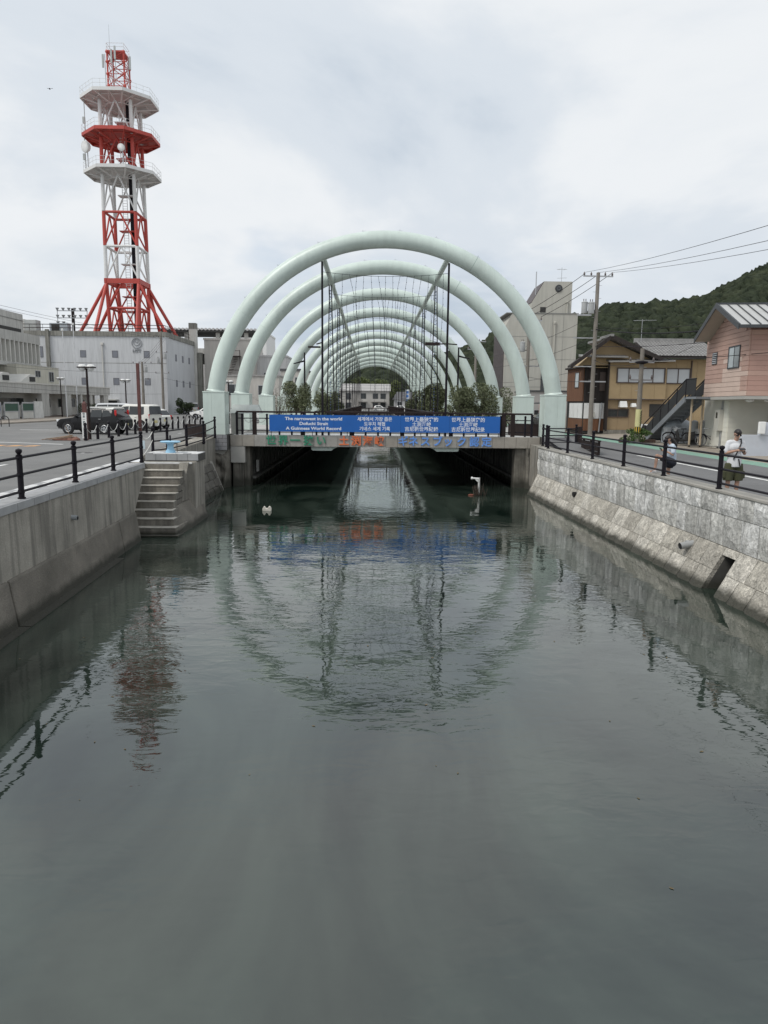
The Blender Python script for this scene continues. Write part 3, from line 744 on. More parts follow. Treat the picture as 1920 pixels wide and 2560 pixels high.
# rear and slot railings
def prom_rail(name, pts, label):
    t = thing(name, label, 'railing', (pts[0][0], pts[0][1], 2.515))
    tr, bl = MB(), MB()
    for (xa, ya), (xb, yb) in zip(pts, pts[1:]):
        L_ = math.hypot(xb-xa, yb-ya); a = math.atan2(yb-ya, xb-xa)
        tr.box((xa+xb)/2, (ya+yb)/2, 3.62, L_, 0.16, 0.08, a)
        tr.box((xa+xb)/2, (ya+yb)/2, 2.72, L_, 0.05, 0.05, a)
        n = int(L_/0.3)
        for i in range(n+1):
            x, y = xa+(xb-xa)*i/n, ya+(yb-ya)*i/n
            if i % 6 == 0: tr.box(x, y, 3.05, 0.12, 0.12, 1.06, a)
            else: bl.box(x, y, 3.15, 0.03, 0.03, 0.85, a)
    tr.build('rail_frame', dark_brown, t); b = bl.build('baluster_row', black_iron, t); b['kind'] = 'stuff'
    return t
prom_rail('promenade_railing', [(-3.2, 40.1), (4.3, 40.1)], 'brown railing across the back edge of the bridge')
prom_rail('promenade_railing', [(-2.15, 40.3), (-2.15, 71.9)], 'brown railing receding along the left edge of the slot behind the bridge')
prom_rail('promenade_railing', [(3.37, 40.3), (3.37, 71.9)], 'brown railing receding along the right edge of the slot behind the bridge')
prom_rail('promenade_railing', [(-2.15, 72.05), (3.37, 72.05)], 'brown railing on the cross deck farther along the promenade')
prom_rail('promenade_railing', [(-2.15, 76), (-2.15, 148)], 'far brown railing on the left of the slot beyond the cross deck')
prom_rail('promenade_railing', [(3.37, 76), (3.37, 148)], 'far brown railing on the right of the slot beyond the cross deck')

# ================================================================ arches
AD = [35.0, 41.9] + [51.9+10.2*k for k in range(10)]
ACX, ACZ, AR, AT = 0.64, 3.46, 8.28, 0.40
ORD = ['nearest', 'second', 'third', 'fourth', 'fifth', 'sixth', 'seventh', 'eighth', 'ninth', 'tenth', 'eleventh', 'farthest']
def plinth(parent, cx, hz0, detail):
    z0, z1 = 2.5, 4.60
    core = MB().bb(cx-0.505, cx+0.505, -0.505, 0.505, z0, z1).build('plinth', mint_dark if detail else mint, parent, world=False)
    if detail:
        s = 0.0
        seam = cx+(-0.11 if cx < 0 else 0.11)
        zs = 3.05
        for xa, xb in ((cx-0.52, seam), (seam, cx+0.52)):
            for za, zb in ((z0, zs), (zs, z1-0.07)):
                MB().bb(xa+0.0025, xb-0.0025, -0.52, 0.52, za+0.0025, zb-0.0025).build('cladding_panel', mint, core, world=False, bevel=0.004)
    MB().bb(cx-0.535, cx+0.535, -0.535, 0.535, z1-0.065, z1).build('cap', mint, core, world=False, bevel=0.012)
    return core
def arch(i, n_ring, detail):
    t = thing('steel_arch', '%s of the mint green tubular arches over the canal' % ORD[i], 'arch', (ACX, AD[i], 2.5), group='mint green arches spanning the canal')
    # local coordinates: z measured from world zero, so shift by -2.5
    zb = 4.58; a0 = math.asin((zb-ACZ)/AR)
    pts = []
    for k in range(n_ring+1):
        a = a0+(math.pi-2*a0)*k/n_ring
        pts.append((AR*math.cos(a), 0, ACZ+AR*math.sin(a)-2.5))
    MB().tube(pts, AT, 28 if detail else 18).build('arch_tube', mint, t, smooth=True, world=False)
    for s in (-1, 1):
        x = s*AR*math.cos(a0)
        pl = plinth(t, x, 0, detail)
        pl.location = (0, 0, -2.5)
        MB().tube([(x, 0, 4.60), (x-s*0.005, 0, 4.64), (x-s*0.01, 0, 4.69)], [AT+0.07, AT+0.035, AT+0.004], 24, caps=False).build('weld_collar', mint, pl, smooth=True, world=False)
    if i < 4:
        for a in (0.62, 1.05, math.pi-1.05, math.pi-0.62):
            da = 0.0012
            p = [(AR*math.cos(a+q), 0, ACZ+AR*math.sin(a+q)-2.5) for q in (-da, da)]
            MB().tube(p, AT+0.0025, 24).build('seam_ring', mint_dark if a == 1.05 else mat('seam paint', (0.5, 0.6, 0.55), 0.5), t, smooth=True, world=False)
        mb = MB()
        for a in (0.55, 0.8, 1.05, 1.3, 1.5, 1.7, 1.95, 2.2, 2.45):
            c, s_ = math.cos(a), math.sin(a)
            b = Vector((AR*c, 0, ACZ+AR*s_-2.5)); n = Vector((c, 0, s_)); tg = Vector((-s_, 0, c))
            mb.cyl(b+n*(AT-0.02), b+n*(AT+0.09), 0.008, n=5).cyl(b+n*(AT+0.03)-tg*0.12, b+n*(AT+0.03)+tg*0.06, 0.005, n=5)
        mb.build('cable_hooks', steel, t, world=False)
    return t
for i in range(12): arch(i, 56 if i < 4 else 40, i < 4)
for x, nm in ((ACX-3.02, 'left'), (ACX+2.95, 'right')):
    o = MB().tube([(x, 34.9, 10.98), (x, 144, 10.98)], 0.135, 14).build('tie_tube', mint, None, smooth=True, loc=(x, 35, 10.98))
    tag(o, 'long mint green tube joining the tops of the arches on the %s side' % nm, 'tie tube')
# ---------------------------------------------------------------- black light masts at each arch
led = mat('unlit blue bulb strip', (0.10, 0.14, 0.3), 0.4, 0.2, 20)
def mast(i, x, side):
    y = AD[i]+0.1
    if i == 0:
        t = thing('light_mast', 'slim black mast under the nearest arch on the %s side' % side, 'mast', (x, y, 2.5), group='black light masts under the arches')
        MB().cyl((x, y, 2.5), (x, y, 10.72), 0.05, n=10).build('mast_pole', black_iron, t, smooth=True)
        MB().cyl((x-0.06, y+0.05, 2.5), (x-0.03, y+0.02, 10.6), 0.012, n=6).build('cable', black_iron, t)
    else:
        t = thing('light_mast', 'black lattice light mast under the %s arch on the %s side' % (ORD[i], side), 'mast', (x, y, 2.5), group='black light masts under the arches')
        s = -1 if side == 'left' else 1
        w0 = 0.24
        for q in (-1, 1): MB().cyl((x+q*w0, y, 2.5), (x+q*0.05, y, 10.75), 0.033, 0.03, n=7).build('mast_leg', black_iron, t, smooth=True)
        if i < 6:
            mb = MB(); n = 26
            for k in range(n):
                z = 2.9+k*0.3; ww = w0+(0.05-w0)*(z-2.5)/8.25
                mb.cyl((x-ww, y, z), (x+ww, y, z+(0.08 if k % 2 else -0.08)), 0.012, n=5)
            mb.build('rungs', black_iron, t)
            if i in (1, 2):
                mb = MB()
                for k in range(46): mb.box(x-0.01, y-0.03, 3.0+k*0.165, 0.035, 0.03, 0.06)
                mb.build('bulb_strip', led, t)
for i in range(12):
    mast(i, ACX-3.05, 'left'); mast(i, ACX+2.98, 'right')
# ---------------------------------------------------------------- wire curtains
wire_m = mat('dark light string', (0.03, 0.035, 0.045), 0.6, 0.2)
wr = random.Random(11)
for i in range(3):
    y = AD[i]+0.25; xl_, xr_ = ACX-3.05, ACX+2.98
    t = thing('light_string_curtain', 'hanging wires of unlit lights strung between the masts of the %s arch' % ORD[i], 'light curtain', (ACX, y, 10.3), group='curtains of hanging light wires')
    zt = 10.28
    swag(MB(), (xl_, y, zt), (xr_, y, zt), 0.18, 0.01).build('top_wire', wire_m, t)
    for z in (7.6, 5.05): swag(MB(), (xl_, y, z), (xr_, y, z), 0.08, 0.005).build('cross_wire', wire_m, t)
    n = 17 if i < 2 else 11
    for k in range(n):
        x = xl_+0.25+(xr_-xl_-0.5)*k/(n-1); z = zt-0.18*4*((x-xl_)/(xr_-xl_))*(1-(x-xl_)/(xr_-xl_))
        pts = [(x, y, z)]; xx = x
        ln = wr.uniform(2.2, 6.8); m_ = 4
        for q in range(1, m_+1):
            xx += wr.uniform(-0.10, 0.10)-(0.08 if x > ACX else -0.08)*0.6
            pts.append((xx, y+0.03*q, z-ln*q/m_))
        MB().tube(pts, 0.0075 if i < 2 else 0.009, 4).build('strand', wire_m, t)
        if i < 2:
            mb = MB()
            for q in range(int(ln/0.28)):
                u = q*0.28/ln*m_; a = int(u); f_ = u-a
                p = Vector(pts[a]).lerp(Vector(pts[a+1]), f_); mb.box(p.x+0.012, p.y, p.z, 0.03, 0.02, 0.03)
            mb.build('bulbs', wire_m, t)

# ================================================================ generic builders
def fence(name, label, posts, group=None, h=0.96, rails=(0.80, 0.47, 0.14), zof=None, extend=None):
    """iron fence: ball topped posts joined by three tubes; posts [(x, y, z)]"""
    t = thing(name, label, 'fence', posts[0], group=group)
    for (x, y, z) in posts:
        p = MB().cyl((x, y, z-0.05), (x, y, z+h-0.10), 0.055, 0.052, 12)
        for rz_ in rails: p.cyl((x, y, z+rz_-0.035), (x, y, z+rz_+0.035), 0.062, n=12)
        po = p.cyl((x, y, z), (x, y, z+0.03), 0.075, n=12).build('post', black_iron, t, smooth=True)
        MB().lathe([(0.05, 0), (0.058, 0.02), (0.03, 0.035), (0.05, 0.06), (0.064, 0.095), (0.052, 0.13), (0.0, 0.15)], x, y, z+h-0.13, 12).build('ball', black_iron, po, smooth=True)
    ps = list(posts)
    if extend: ps = [extend]+ps
    for a, b in zip(ps, ps[1:]):
        for rz_ in rails:
            MB().cyl((a[0], a[1], a[2]+rz_), (b[0], b[1], b[2]+rz_), 0.027, n=8).build('rail', black_iron, t, smooth=True)
    return t
def window(par, x0, x1, z0, z1, y, frame_m, pane_m, n=2, face='-Y', fw_=0.05, d=0.05):
    """framed window standing on a wall face; face -Y: wall at y; +X / -X: wall at x=y and x0..x1 run along Y"""
    def B(mb, a0, a1, c0, c1, d0, d1):
        if face == '-Y': mb.bb(a0, a1, y-d1, y-d0, c0, c1)
        elif face == '+X': mb.bb(y+d0, y+d1, a0, a1, c0, c1)
        else: mb.bb(y-d1, y-d0, a0, a1, c0, c1)
        return mb
    f = MB()
    B(f, x0, x1, z0, z0+fw_, -0.02, d); B(f, x0, x1, z1-fw_, z1, -0.02, d)
    B(f, x0, x0+fw_, z0+fw_, z1-fw_, -0.02, d); B(f, x1-fw_, x1, z0+fw_, z1-fw_, -0.02, d)
    for k in range(1, n):
        xm = x0+(x1-x0)*k/n; B(f, xm-fw_*0.35, xm+fw_*0.35, z0+fw_, z1-fw_, -0.02, d*0.8)
    fo = f.build('window', frame_m, par)
    B(MB(), x0+fw_*0.5, x1-fw_*0.5, z0+fw_*0.5, z1-fw_*0.5, -0.02, 0.012).build('pane', pane_m, fo)
    return fo
def swag_wire(a, b, sag, r, label, group='overhead cables', m=None, name='overhead_cable'):
    mb = swag(MB(), a, b, sag, r, 14)
    o = mb.build(name, m or black_iron, None, loc=a)
    return tag(o, label, 'cable', group)
pole_c = mat('concrete pole', (0.22, 0.20, 0.175), 0.9, 0.15, 1.2, grain=0.15)
porcelain = mat('porcelain insulator', (0.10, 0.08, 0.075), 0.3, 0.2, 8)
trafo = mat('transformer grey', (0.40, 0.41, 0.41), 0.5, 0.1, 3)
def upole(label, x, y, z0, z1, r, arms=(), trans=(), steps=True, extra=None):
    t = thing('utility_pole', label, 'utility pole', (x, y, z0))
    MB().cyl((x, y, z0-0.2), (x, y, z1), r, r*0.72, 14).build('pole', pole_c, t, smooth=True)
    for (z, ln, a, n) in arms:
        c, s_ = math.cos(a), math.sin(a)
        ar_ = MB().box(x+c*0, y-0.02, z, ln, 0.08, 0.09, a).build('crossarm', steel, t)
        mb = MB()
        for k in range(n):
            u = (k/(n-1)-0.5)*ln*0.94 if n > 1 else 0.3
            mb.lathe([(0.03, 0.0), (0.08, 0.05), (0.05, 0.09), (0.075, 0.12), (0.04, 0.2), (0.015, 0.26)], x+c*u, y+s_*u-0.02, z+0.04, 8)
        if n: mb.build('insulators', porcelain, ar_, smooth=True)
    for (z, dx, dy) in trans:
        c_ = MB().lathe([(0.2, 0), (0.22, 0.04), (0.22, 0.72), (0.24, 0.74), (0.24, 0.78), (0.15, 0.84)], x+dx, y+dy, z, 14).build('transformer', trafo, t, smooth=True)
        MB().cyl((x+dx-0.08, y+dy, z+0.8), (x+dx-0.08, y+dy, z+1.02), 0.03, n=6).cyl((x+dx+0.08, y+dy, z+0.8), (x+dx+0.08, y+dy, z+1.02), 0.03, n=6).bb(x+min(dx, 0), x+max(dx, 0), y+dy-0.03, y+dy+0.03, z+0.1, z+0.16).build('bushings', porcelain, c_)
    if steps:
        mb = MB(); z = z0+2.2; k = 0
        while z < z1-0.6:
            s_ = 1 if k % 2 else -1; mb.cyl((x, y, z), (x+s_*(r+0.14), y, z), 0.012, n=5); z += 0.45; k += 1
        mb.build('step_bolts', steel, t)
    return t

# ================================================================ left fences
LP = [(XL(13.82+2.9*k)-0.14, 13.82+2.9*k, 2.2) for k in range(-4, 4)]
fence('iron_fence', 'black iron fence with ball tops along the left quay beside the parking road', LP, extend=(XL(-1)-0.14, -1, 2.2))
fence('iron_fence', 'black iron fence behind the blue bollard leading to the left arch foot', [(-7.92, 25.9, 2.2), (-7.68, 26.9, 2.2), (-7.55, 29.2, 2.22), (-7.42, 31.6, 2.3), (-7.42, 33.9, 2.45)])
rope_m = mat('white rope', (0.62, 0.61, 0.57), 0.8, 0.1, 10)
o = swag(MB(), (XL(22.52)-0.14, 22.52, 3.0), (-7.92, 25.9, 3.02), 0.16, 0.014, 10)
o = swag(o, (XL(22.52)-0.14, 22.52, 2.35), (-7.92, 25.9, 2.72), 0.05, 0.012, 10).build('rope', rope_m, None, loc=(-7.6, 24.2, 2.4))
tag(o, 'white rope barrier closing the gap in the left fence above the steps', 'rope')
o = MB().bb(-7.78, -7.70, 24.3, 24.32, 2.50, 2.78).build('rope_tag', mat('pale plastic', (0.5, 0.6, 0.65), 0.5), None, loc=(-7.74, 24.3, 2.5)); tag(o, 'small pale plastic tag hanging from the white rope', 'tag')

# ---------------------------------------------------------------- bollards and chains
BY = [36.2, 37.8, 39.4, 40.9, 42.3, 43.8, 46.0, 47.5, 49.0, 50.5, 52.0, 53.5, 55.1, 56.8, 58.6, 60.4]
where = ['in front of the white name post', 'by the black car, second in the row', 'by the front door of the black car', 'by the rear door of the black car', 'beside the rear wheel of the black car', 'behind the tail of the black car',
         'beside the brown pole and white van', 'beside the middle of the white van', 'beside the rear wheel of the white van', 'behind the tail of the white van', 'behind the white hatchback', 'on the open car park, twelfth in the row',
         'in front of the bicycle hoops', 'just past the bicycle hoops', 'near the left arch foot, last but one', 'next to the left arch foot, last of the row']
b_src = thing('bollard', 'black iron bollard '+where[0], 'bollard', (-14.42, BY[0], 2.1), group='black bollards with white chains along the car park')
MB().lathe([(0.075, 0), (0.075, 0.55), (0.085, 0.56), (0.085, 0.60), (0.07, 0.62), (0.066, 0.78)], n=12).build('post', black_iron, b_src, smooth=True, world=False)
MB().lathe([(0.066, 0.78), (0.085, 0.80), (0.08, 0.85), (0.05, 0.90), (0.0, 0.915)], n=12).build('cap', black_iron, b_src, smooth=True, world=False)
for k in range(1, 16): dup(b_src, (-14.42, BY[k], 2.1), label='black iron bollard '+where[k])
chn = mat('white chain', (0.55, 0.55, 0.53), 0.5, 0.1, 10)
for k in range(15):
    o = swag(MB(), (-14.42, BY[k]+0.07, 2.82), (-14.42, BY[k+1]-0.07, 2.82), 0.36, 0.017, 10).build('hanging_chain', chn, None, loc=(-14.42, BY[k], 2.5))
    tag(o, 'white hanging chain on the bollard '+where[k], 'chain', 'white chains hung between the bollards')

# ================================================================ cars
tyre_m = mat('tyre rubber', (0.018, 0.018, 0.019), 0.85, 0.2, 10)
rim_m = mat('alloy rim', (0.40, 0.41, 0.42), 0.35, 0.08, 10, metal=0.5)
trim_m = mat('black car trim', (0.02, 0.02, 0.021), 0.6, 0.2, 8)
lamp_r = mat('red tail lamp', (0.55, 0.02, 0.02), 0.2, 0.1, 5); lamp_w = mat('clear headlamp', (0.75, 0.77, 0.78), 0.12, 0.05, 5)
plate_m = mat('number plate', (0.7, 0.62, 0.3), 0.5, 0.05)
chrome = mat('chrome', (0.7, 0.7, 0.7), 0.15, 0.03, 5, metal=1.0)
def paint(n, c): return mat('car paint '+n, c, 0.2, 0.04, 1.5, spec=0.3 if n == 'black' else 0.5)
def car(label, cat, loc, head, L, W, H, belt, prof, wx, wins, ws, rw_, pm, roof_m=None, wr_=0.33, tail=None, spokes=6):
    """prof: top outline (x from nose, z). wins: side glass polygons. ws / rw_: wind- and rear screen as two outline points"""
    t = thing('parked_car', label, cat, loc, head)
    def ztop(x):
        for (a, za), (b, zb) in zip(prof, prof[1:]):
            if a <= x <= b: return za+(zb-za)*(x-a)/(b-a+1e-9)
        return prof[-1][1]
    def wz(z): return W/2*(0.985-0.19*max(0, (z-belt)/(H-belt))) if z > belt else W/2
    xs = sorted(set([p[0] for p in prof]+[L*k/16 for k in range(17)]))
    ring = []
    for x in xs:
        zt = ztop(x); e = min(x, L-x); nar = 1-0.12*max(0, 1-e/0.5)**2
        zb = 0.24+0.14*max(0, 1-e/0.45)
        zm = min(belt, zt-0.03)
        w1 = W/2*nar
        hs = [(0, zb), (w1*0.82, zb), (w1*0.97, zb+0.10), (w1, zb+(zm-zb)*0.55), (w1*0.985, zm-0.01)]
        if zt > belt+0.1: hs += [(wz(zt-0.09)*nar, zt-0.09), (wz(zt-0.09)*nar-0.10, zt-0.015), (0, zt)]
        else: hs += [(w1*0.95, zt-0.02), (w1*0.80, zt-0.005), (0, zt)]
        ring.append([(L/2-x, y, z) for y, z in hs]+[(L/2-x, -y, z) for y, z in hs[-2:0:-1]])
    n = len(ring[0]); vs = [p for r_ in ring for p in r_]; fs = []
    for i in range(len(ring)-1):
        for k in range(n): fs.append((i*n+k, i*n+(k+1) % n, (i+1)*n+(k+1) % n, (i+1)*n+k))
    fs += [tuple(range(n)), tuple(range((len(ring)-1)*n+n-1, (len(ring)-1)*n-1, -1))]
    body = MB().add(vs, fs).build('body', pm, t, smooth=True, world=False)
    if roof_m:
        rs = [x for x in xs if ztop(x) > H-0.16]
        mb = MB(); a, b = min(rs), max(rs)
        mb.hexa([(L/2-b, -wz(H)-0.005, H-0.10), (L/2-a, -wz(H)-0.005, H-0.14), (L/2-a, wz(H)+0.005, H-0.14), (L/2-b, wz(H)+0.005, H-0.10),
                 (L/2-b-0.02, -wz(H)+0.15, H+0.015), (L/2-a-0.05, -wz(H)+0.15, H+0.0), (L/2-a-0.05, wz(H)-0.15, H+0.0), (L/2-b-0.02, wz(H)-0.15, H+0.015)])
        for s in (-1, 1): mb.box(L/2-(a+b)/2, s*(wz(H)-0.10), H+0.03, (b-a)*0.85, 0.04, 0.035)
        mb.build('roof', roof_m, body, world=False, bevel=0.015)
    for poly in wins:
        for s in (-1, 1):
            vs = [(L/2-x, s*(wz(z)+0.006), z) for x, z in poly]+[(L/2-x, s*(wz(z)-0.03), z) for x, z in poly]
            m_ = len(poly); MB().add(vs, [list(range(m_)), list(range(2*m_-1, m_-1, -1))]+[(i, (i+1) % m_, (i+1) % m_+m_, i+m_) for i in range(m_)]).build('side_window', glass_dark, t, world=False)
    for nm, sc_ in (('windscreen', ws), ('rear_window', rw_)):
        if not sc_: continue
        (xa, za), (xb, zb) = sc_; dx, dz = xb-xa, zb-za; q = math.hypot(dx, dz); sgn = 1 if nm == 'rear_window' else -1
        nx, nz = -dz/q*(-1 if True else 1), dx/q
        if nz < 0: nx, nz = -nx, -nz
        ox, oz = nx*0.008, nz*0.008
        wa, wb = wz(za)-0.07, wz(zb)-0.09
        p = [(L/2-xa-ox*0-0, -wa, za), (L/2-xa, wa, za), (L/2-xb, wb, zb), (L/2-xb, -wb, zb)]
        off = Vector((-nx, 0, nz))*0.012
        v_ = [tuple(Vector(a)+off) for a in p]+[tuple(Vector(a)-off*2) for a in p]
        MB().add(v_, [(0, 1, 2, 3), (7, 6, 5, 4), (0, 4, 5, 1), (1, 5, 6, 2), (2, 6, 7, 3), (3, 7, 4, 0)]).build(nm, glass_dark, t, world=False)
    for x in wx:
        for s in (-1, 1):
            y = s*(W/2-0.07)
            wh = MB().lathe([(wr_*0.3, -0.06), (wr_*0.60, -0.1), (wr_*0.95, -0.1), (wr_, -0.07), (wr_, 0.07), (wr_*0.95, 0.1), (wr_*0.60, 0.1), (wr_*0.56, 0.06)], n=20).build('wheel', tyre_m, t, smooth=True, world=False)
            wh.data.transform(Matrix.Rotation(math.pi/2, 4, 'X')); wh.location = (L/2-x, y, wr_)
            rm = MB().tube([(wr_*0.60*math.cos(a), wr_*0.60*math.sin(a), 0) for a in [2*math.pi*k/20 for k in range(21)]], 0.028, 6, caps=False)
            rm.lathe([(0.03, -0.05), (0.06, 0.0), (0.03, 0.05)], n=10)
            for k in range(spokes):
                a = 2*math.pi*k/spokes; rm.box(math.cos(a)*wr_*0.34, math.sin(a)*wr_*0.34, 0, wr_*0.56, wr_*0.17, 0.04, a)
            ro = rm.build('rim', rim_m, wh, world=False); ro.data.transform(Matrix.Rotation(math.pi/2, 4, 'X')); ro.location = (0, s*0.10, 0)
            ac = MB().lathe([(wr_*1.22, -0.01), (wr_*1.22, 0.012), (wr_*1.16, 0.014), (wr_*1.16, -0.01)], n=22).build('wheel_arch', trim_m, t, world=False)
            ac.data.transform(Matrix.Rotation(math.pi/2, 4, 'X')); ac.location = (L/2-x, s*(W/2-0.004), wr_+0.02)
            ds = MB().lathe([(wr_*1.15, -0.02), (wr_*1.15, 0.006)], n=22).build('arch_gap', trim_m, t, world=False)
            ds.data.transform(Matrix.Rotation(math.pi/2, 4, 'X')); ds.location = (L/2-x, s*(W/2-0.02), wr_+0.02)
    for s in (-1, 1):
        MB().box(L/2-0.10, s*(W/2-0.22), belt-0.22, 0.16, 0.3, 0.15, 0).build('headlight', lamp_w, t, world=False, bevel=0.03)
        tx, tz, th = tail or (L-0.05, belt-0.14, 0.34)
        MB().box(L/2-tx, s*(W/2-(0.19 if th > 0.6 else 0.15)), tz, 0.10, 0.13, th, 0, ry=R(0 if not tail or th < 0.6 else 34)).build('tail_light', lamp_r, t, world=False, bevel=0.02)
        MB().box(L/2-L*0.34, s*(W/2+0.09), belt+0.04, 0.1, 0.16, 0.12).build('mirror', pm, t, world=False, bevel=0.02)
        for x in (L*0.5, L*0.70): MB().box(L/2-x, s*(W/2+0.012), belt-0.10, 0.17, 0.03, 0.028).build('door_handle', chrome if pm.name.endswith('black') else pm, t, world=False)
        for x in (L*0.345, L*0.545, L*0.74): MB().bb(L/2-x-0.004, L/2-x+0.004, s*(W/2-0.02)-0.012*0, s*(W/2+0.003), 0.42, belt-0.03).build('door_gap', trim_m, t, world=False)
    MB().box(L/2-L+0.01, 0, 0.62, 0.05, 0.34, 0.17).build('number_plate', plate_m, t, world=False)
    MB().bb(-L/2-0.015, -L/2+0.2, -W/2*0.80, W/2*0.80, 0.33, 0.52).build('rear_bumper', trim_m if pm.name.endswith('black') else pm, t, world=False, bevel=0.03)
    MB().bb(L/2-0.16, L/2+0.012, -W/2*0.72, W/2*0.72, 0.32, 0.52).build('front_bumper', trim_m, t, world=False, bevel=0.03)
    return t
SUV = [(0, 0.55), (0.05, 0.80), (0.35, 0.96), (1.25, 1.06), (2.0, 1.56), (2.35, 1.66), (3.9, 1.63), (4.1, 1.58), (4.45, 1.08), (4.6, 0.95), (4.62, 0.5)]
WSUV = [[(1.62, 1.08), (2.12, 1.50), (2.52, 1.54), (2.52, 1.08)], [(2.58, 1.08), (2.58, 1.54), (3.35, 1.54), (3.35, 1.08)], [(3.41, 1.09), (3.41, 1.53), (3.85, 1.50), (4.05, 1.16)]]
suv = car('black sport utility car with sky-sheen coloured roof and red tail lamps parked by the bollards', 'car', (-16.95, 44.1, 2.1), R(168), 4.62, 1.79, 1.68, 1.06, SUV, (0.92, 3.55), WSUV, ((1.4, 1.16), (2.0, 1.56)), ((4.13, 1.53), (4.42, 1.13)), paint('black', (0.012, 0.012, 0.013)), roof_m=paint('white', (0.72, 0.72, 0.69)), wr_=0.36, tail=(4.30, 1.26, 0.56))  # white on the roof stands in for the sky reflected there
suv.scale = (0.92, 0.92, 0.95)
BOX = [(0, 0.55), (0.04, 0.85), (0.25, 1.02), (0.75, 1.12), (1.25, 1.66), (1.45, 1.76), (3.2, 1.75), (3.32, 1.68), (3.39, 1.05), (3.4, 0.5)]
WBOX = [[(0.95, 1.06), (1.32, 1.58), (1.82, 1.62), (1.82, 1.06)], [(1.88, 1.06), (1.88, 1.62), (2.98, 1.60), (3.02, 1.12), (2.90, 1.06)]]
cream = paint('pearl white', (0.72, 0.71, 0.66))
car('boxy white minivan with dark side windows parked between the black car and a white hatchback', 'van', (-16.55, 50.1, 2.1), R(160), 3.6, 1.55, 1.80, 1.04, [(x*1.06, z*1.02) for x, z in BOX], (0.62, 2.95), [[(x*1.06, z*1.02) for x, z in w_] for w_ in WBOX], ((0.85, 1.2), (1.3, 1.66)), ((3.54, 1.66), (3.6, 1.12)), cream, tail=(3.54, 0.90, 0.45))
HAT = [(0, 0.5), (0.05, 0.72), (0.4, 0.88), (1.1, 0.98), (1.75, 1.42), (2.1, 1.50), (3.1, 1.46), (3.35, 1.38), (3.62, 1.0), (3.75, 0.9), (3.77, 0.45)]
WHAT = [[(1.42, 0.98), (1.85, 1.36), (2.3, 1.40), (2.3, 0.98)], [(2.36, 0.98), (2.36, 1.40), (3.0, 1.37), (3.25, 1.04)]]
hat = lambda lab, loc, hd, pm, s=1.0: car(lab, 'car', loc, hd, 3.77*s, 1.66, 1.5, 0.96, [(x*s, z) for x, z in HAT], (0.75*s, 3.1*s), [[(x*s, z) for x, z in w_] for w_ in WHAT], ((1.2*s, 1.05), (1.75*s, 1.42)), ((3.38*s, 1.34), (3.6*s, 1.03)), pm, wr_=0.3)
hat('white hatchback with only its tail showing behind the boxy white minivan', (-16.9, 53.6, 2.1), R(158), cream)
VAN = [(0, 0.6), (0.05, 0.9), (0.4, 1.08), (1.1, 1.2), (1.95, 1.72), (2.3, 1.84), (4.4, 1.82), (4.6, 1.7), (4.7, 1.0), (4.72, 0.5)]
WVAN = [[(1.6, 1.14), (2.1, 1.66), (2.6, 1.70), (2.6, 1.14)], [(2.66, 1.14), (2.66, 1.70), (3.5, 1.70), (3.5, 1.14)], [(3.56, 1.14), (3.56, 1.70), (4.42, 1.66), (4.5, 1.14)]]
silver = paint('silver', (0.52, 0.53, 0.54))
van = lambda lab, loc, hd, pm: car(lab, 'van', loc, hd, 4.72, 1.72, 1.84, 1.12, VAN, (0.9, 3.8), WVAN, ((1.3, 1.3), (1.95, 1.72)), ((4.62, 1.66), (4.7, 1.1)), pm)
van('silver minivan whose roof shows above the white minivan', (-20.3, 59.5, 2.1), R(-6), silver)
hat('silver saloon car parked by the dark guard fence under the grey exchange building', (-31.5, 117.5, 2.1), R(170), silver, 1.15)
car('small white delivery van seen from behind near the grey exchange building', 'van', (-30.6, 123.3, 2.1), R(112), 3.4, 1.48, 1.85, 1.04, [(x, z*1.05) for x, z in BOX], (0.6, 2.8), WBOX, ((0.8, 1.2), (1.25, 1.7)), ((3.34, 1.66), (3.4, 1.1)), white_paint)
van('black people carrier parked behind the small white delivery van', (-31.8, 134, 2.1), R(165), paint('black', (0.012, 0.012, 0.013)))
hat('grey estate car between the silver saloon and the black people carrier', (-34.2, 129, 2.1), R(165), paint('grey', (0.3, 0.31, 0.32)), 1.15)
hat('white car half hidden behind the foot of the left nearest arch', (-18.7, 82, 2.1), R(170), white_paint)
hat('red car seen between the second and third arch feet on the left', (-13.4, 80, 2.1), R(172), paint('dark red', (0.22, 0.03, 0.03)))
hat('white car in front of the red car between the left arch feet', (-11.9, 72, 2.1), R(172), white_paint)
hat('white car on the far road seen under the arches, left one', (2.2, 185, 2.1), R(0), white_paint)
hat('white car on the far road seen under the arches, right one', (7.9, 186, 2.1), R(0), white_paint)

# ================================================================ posts, lamps and poles on the car park
brown_post = mat('reddish brown post', (0.115, 0.045, 0.04), 0.7, 0.2, 3)
np_ = thing('name_post', 'reddish brown square post with a tall white board of vertical Japanese writing', 'sign post', (-14.62, 36.75, 2.1))
MB().box(-14.62, 36.75, 3.02, 0.19, 0.19, 1.86).hexa([(-14.715, 36.655, 3.95), (-14.525, 36.655, 3.95), (-14.525, 36.845, 3.95), (-14.715, 36.845, 3.95), (-14.66, 36.71, 4.06), (-14.58, 36.71, 4.06), (-14.58, 36.79, 4.06), (-14.66, 36.79, 4.06)]).build('post', brown_post, np_, bevel=0.01)
bd = MB().bb(-14.74, -14.5, 36.60, 36.64, 2.20, 3.50).build('name_board', white_paint, np_)
ink = mat('dark ink', (0.03, 0.07, 0.08), 0.6)
for k, ch in enumerate('世界一狭い土渕海峡'):
    put_mesh(glyph(ch, 0.125, 0.001, 0.003), 'character', ink, bd, (0, 36.597-36.75, 3.42-0.137*k-2.1))
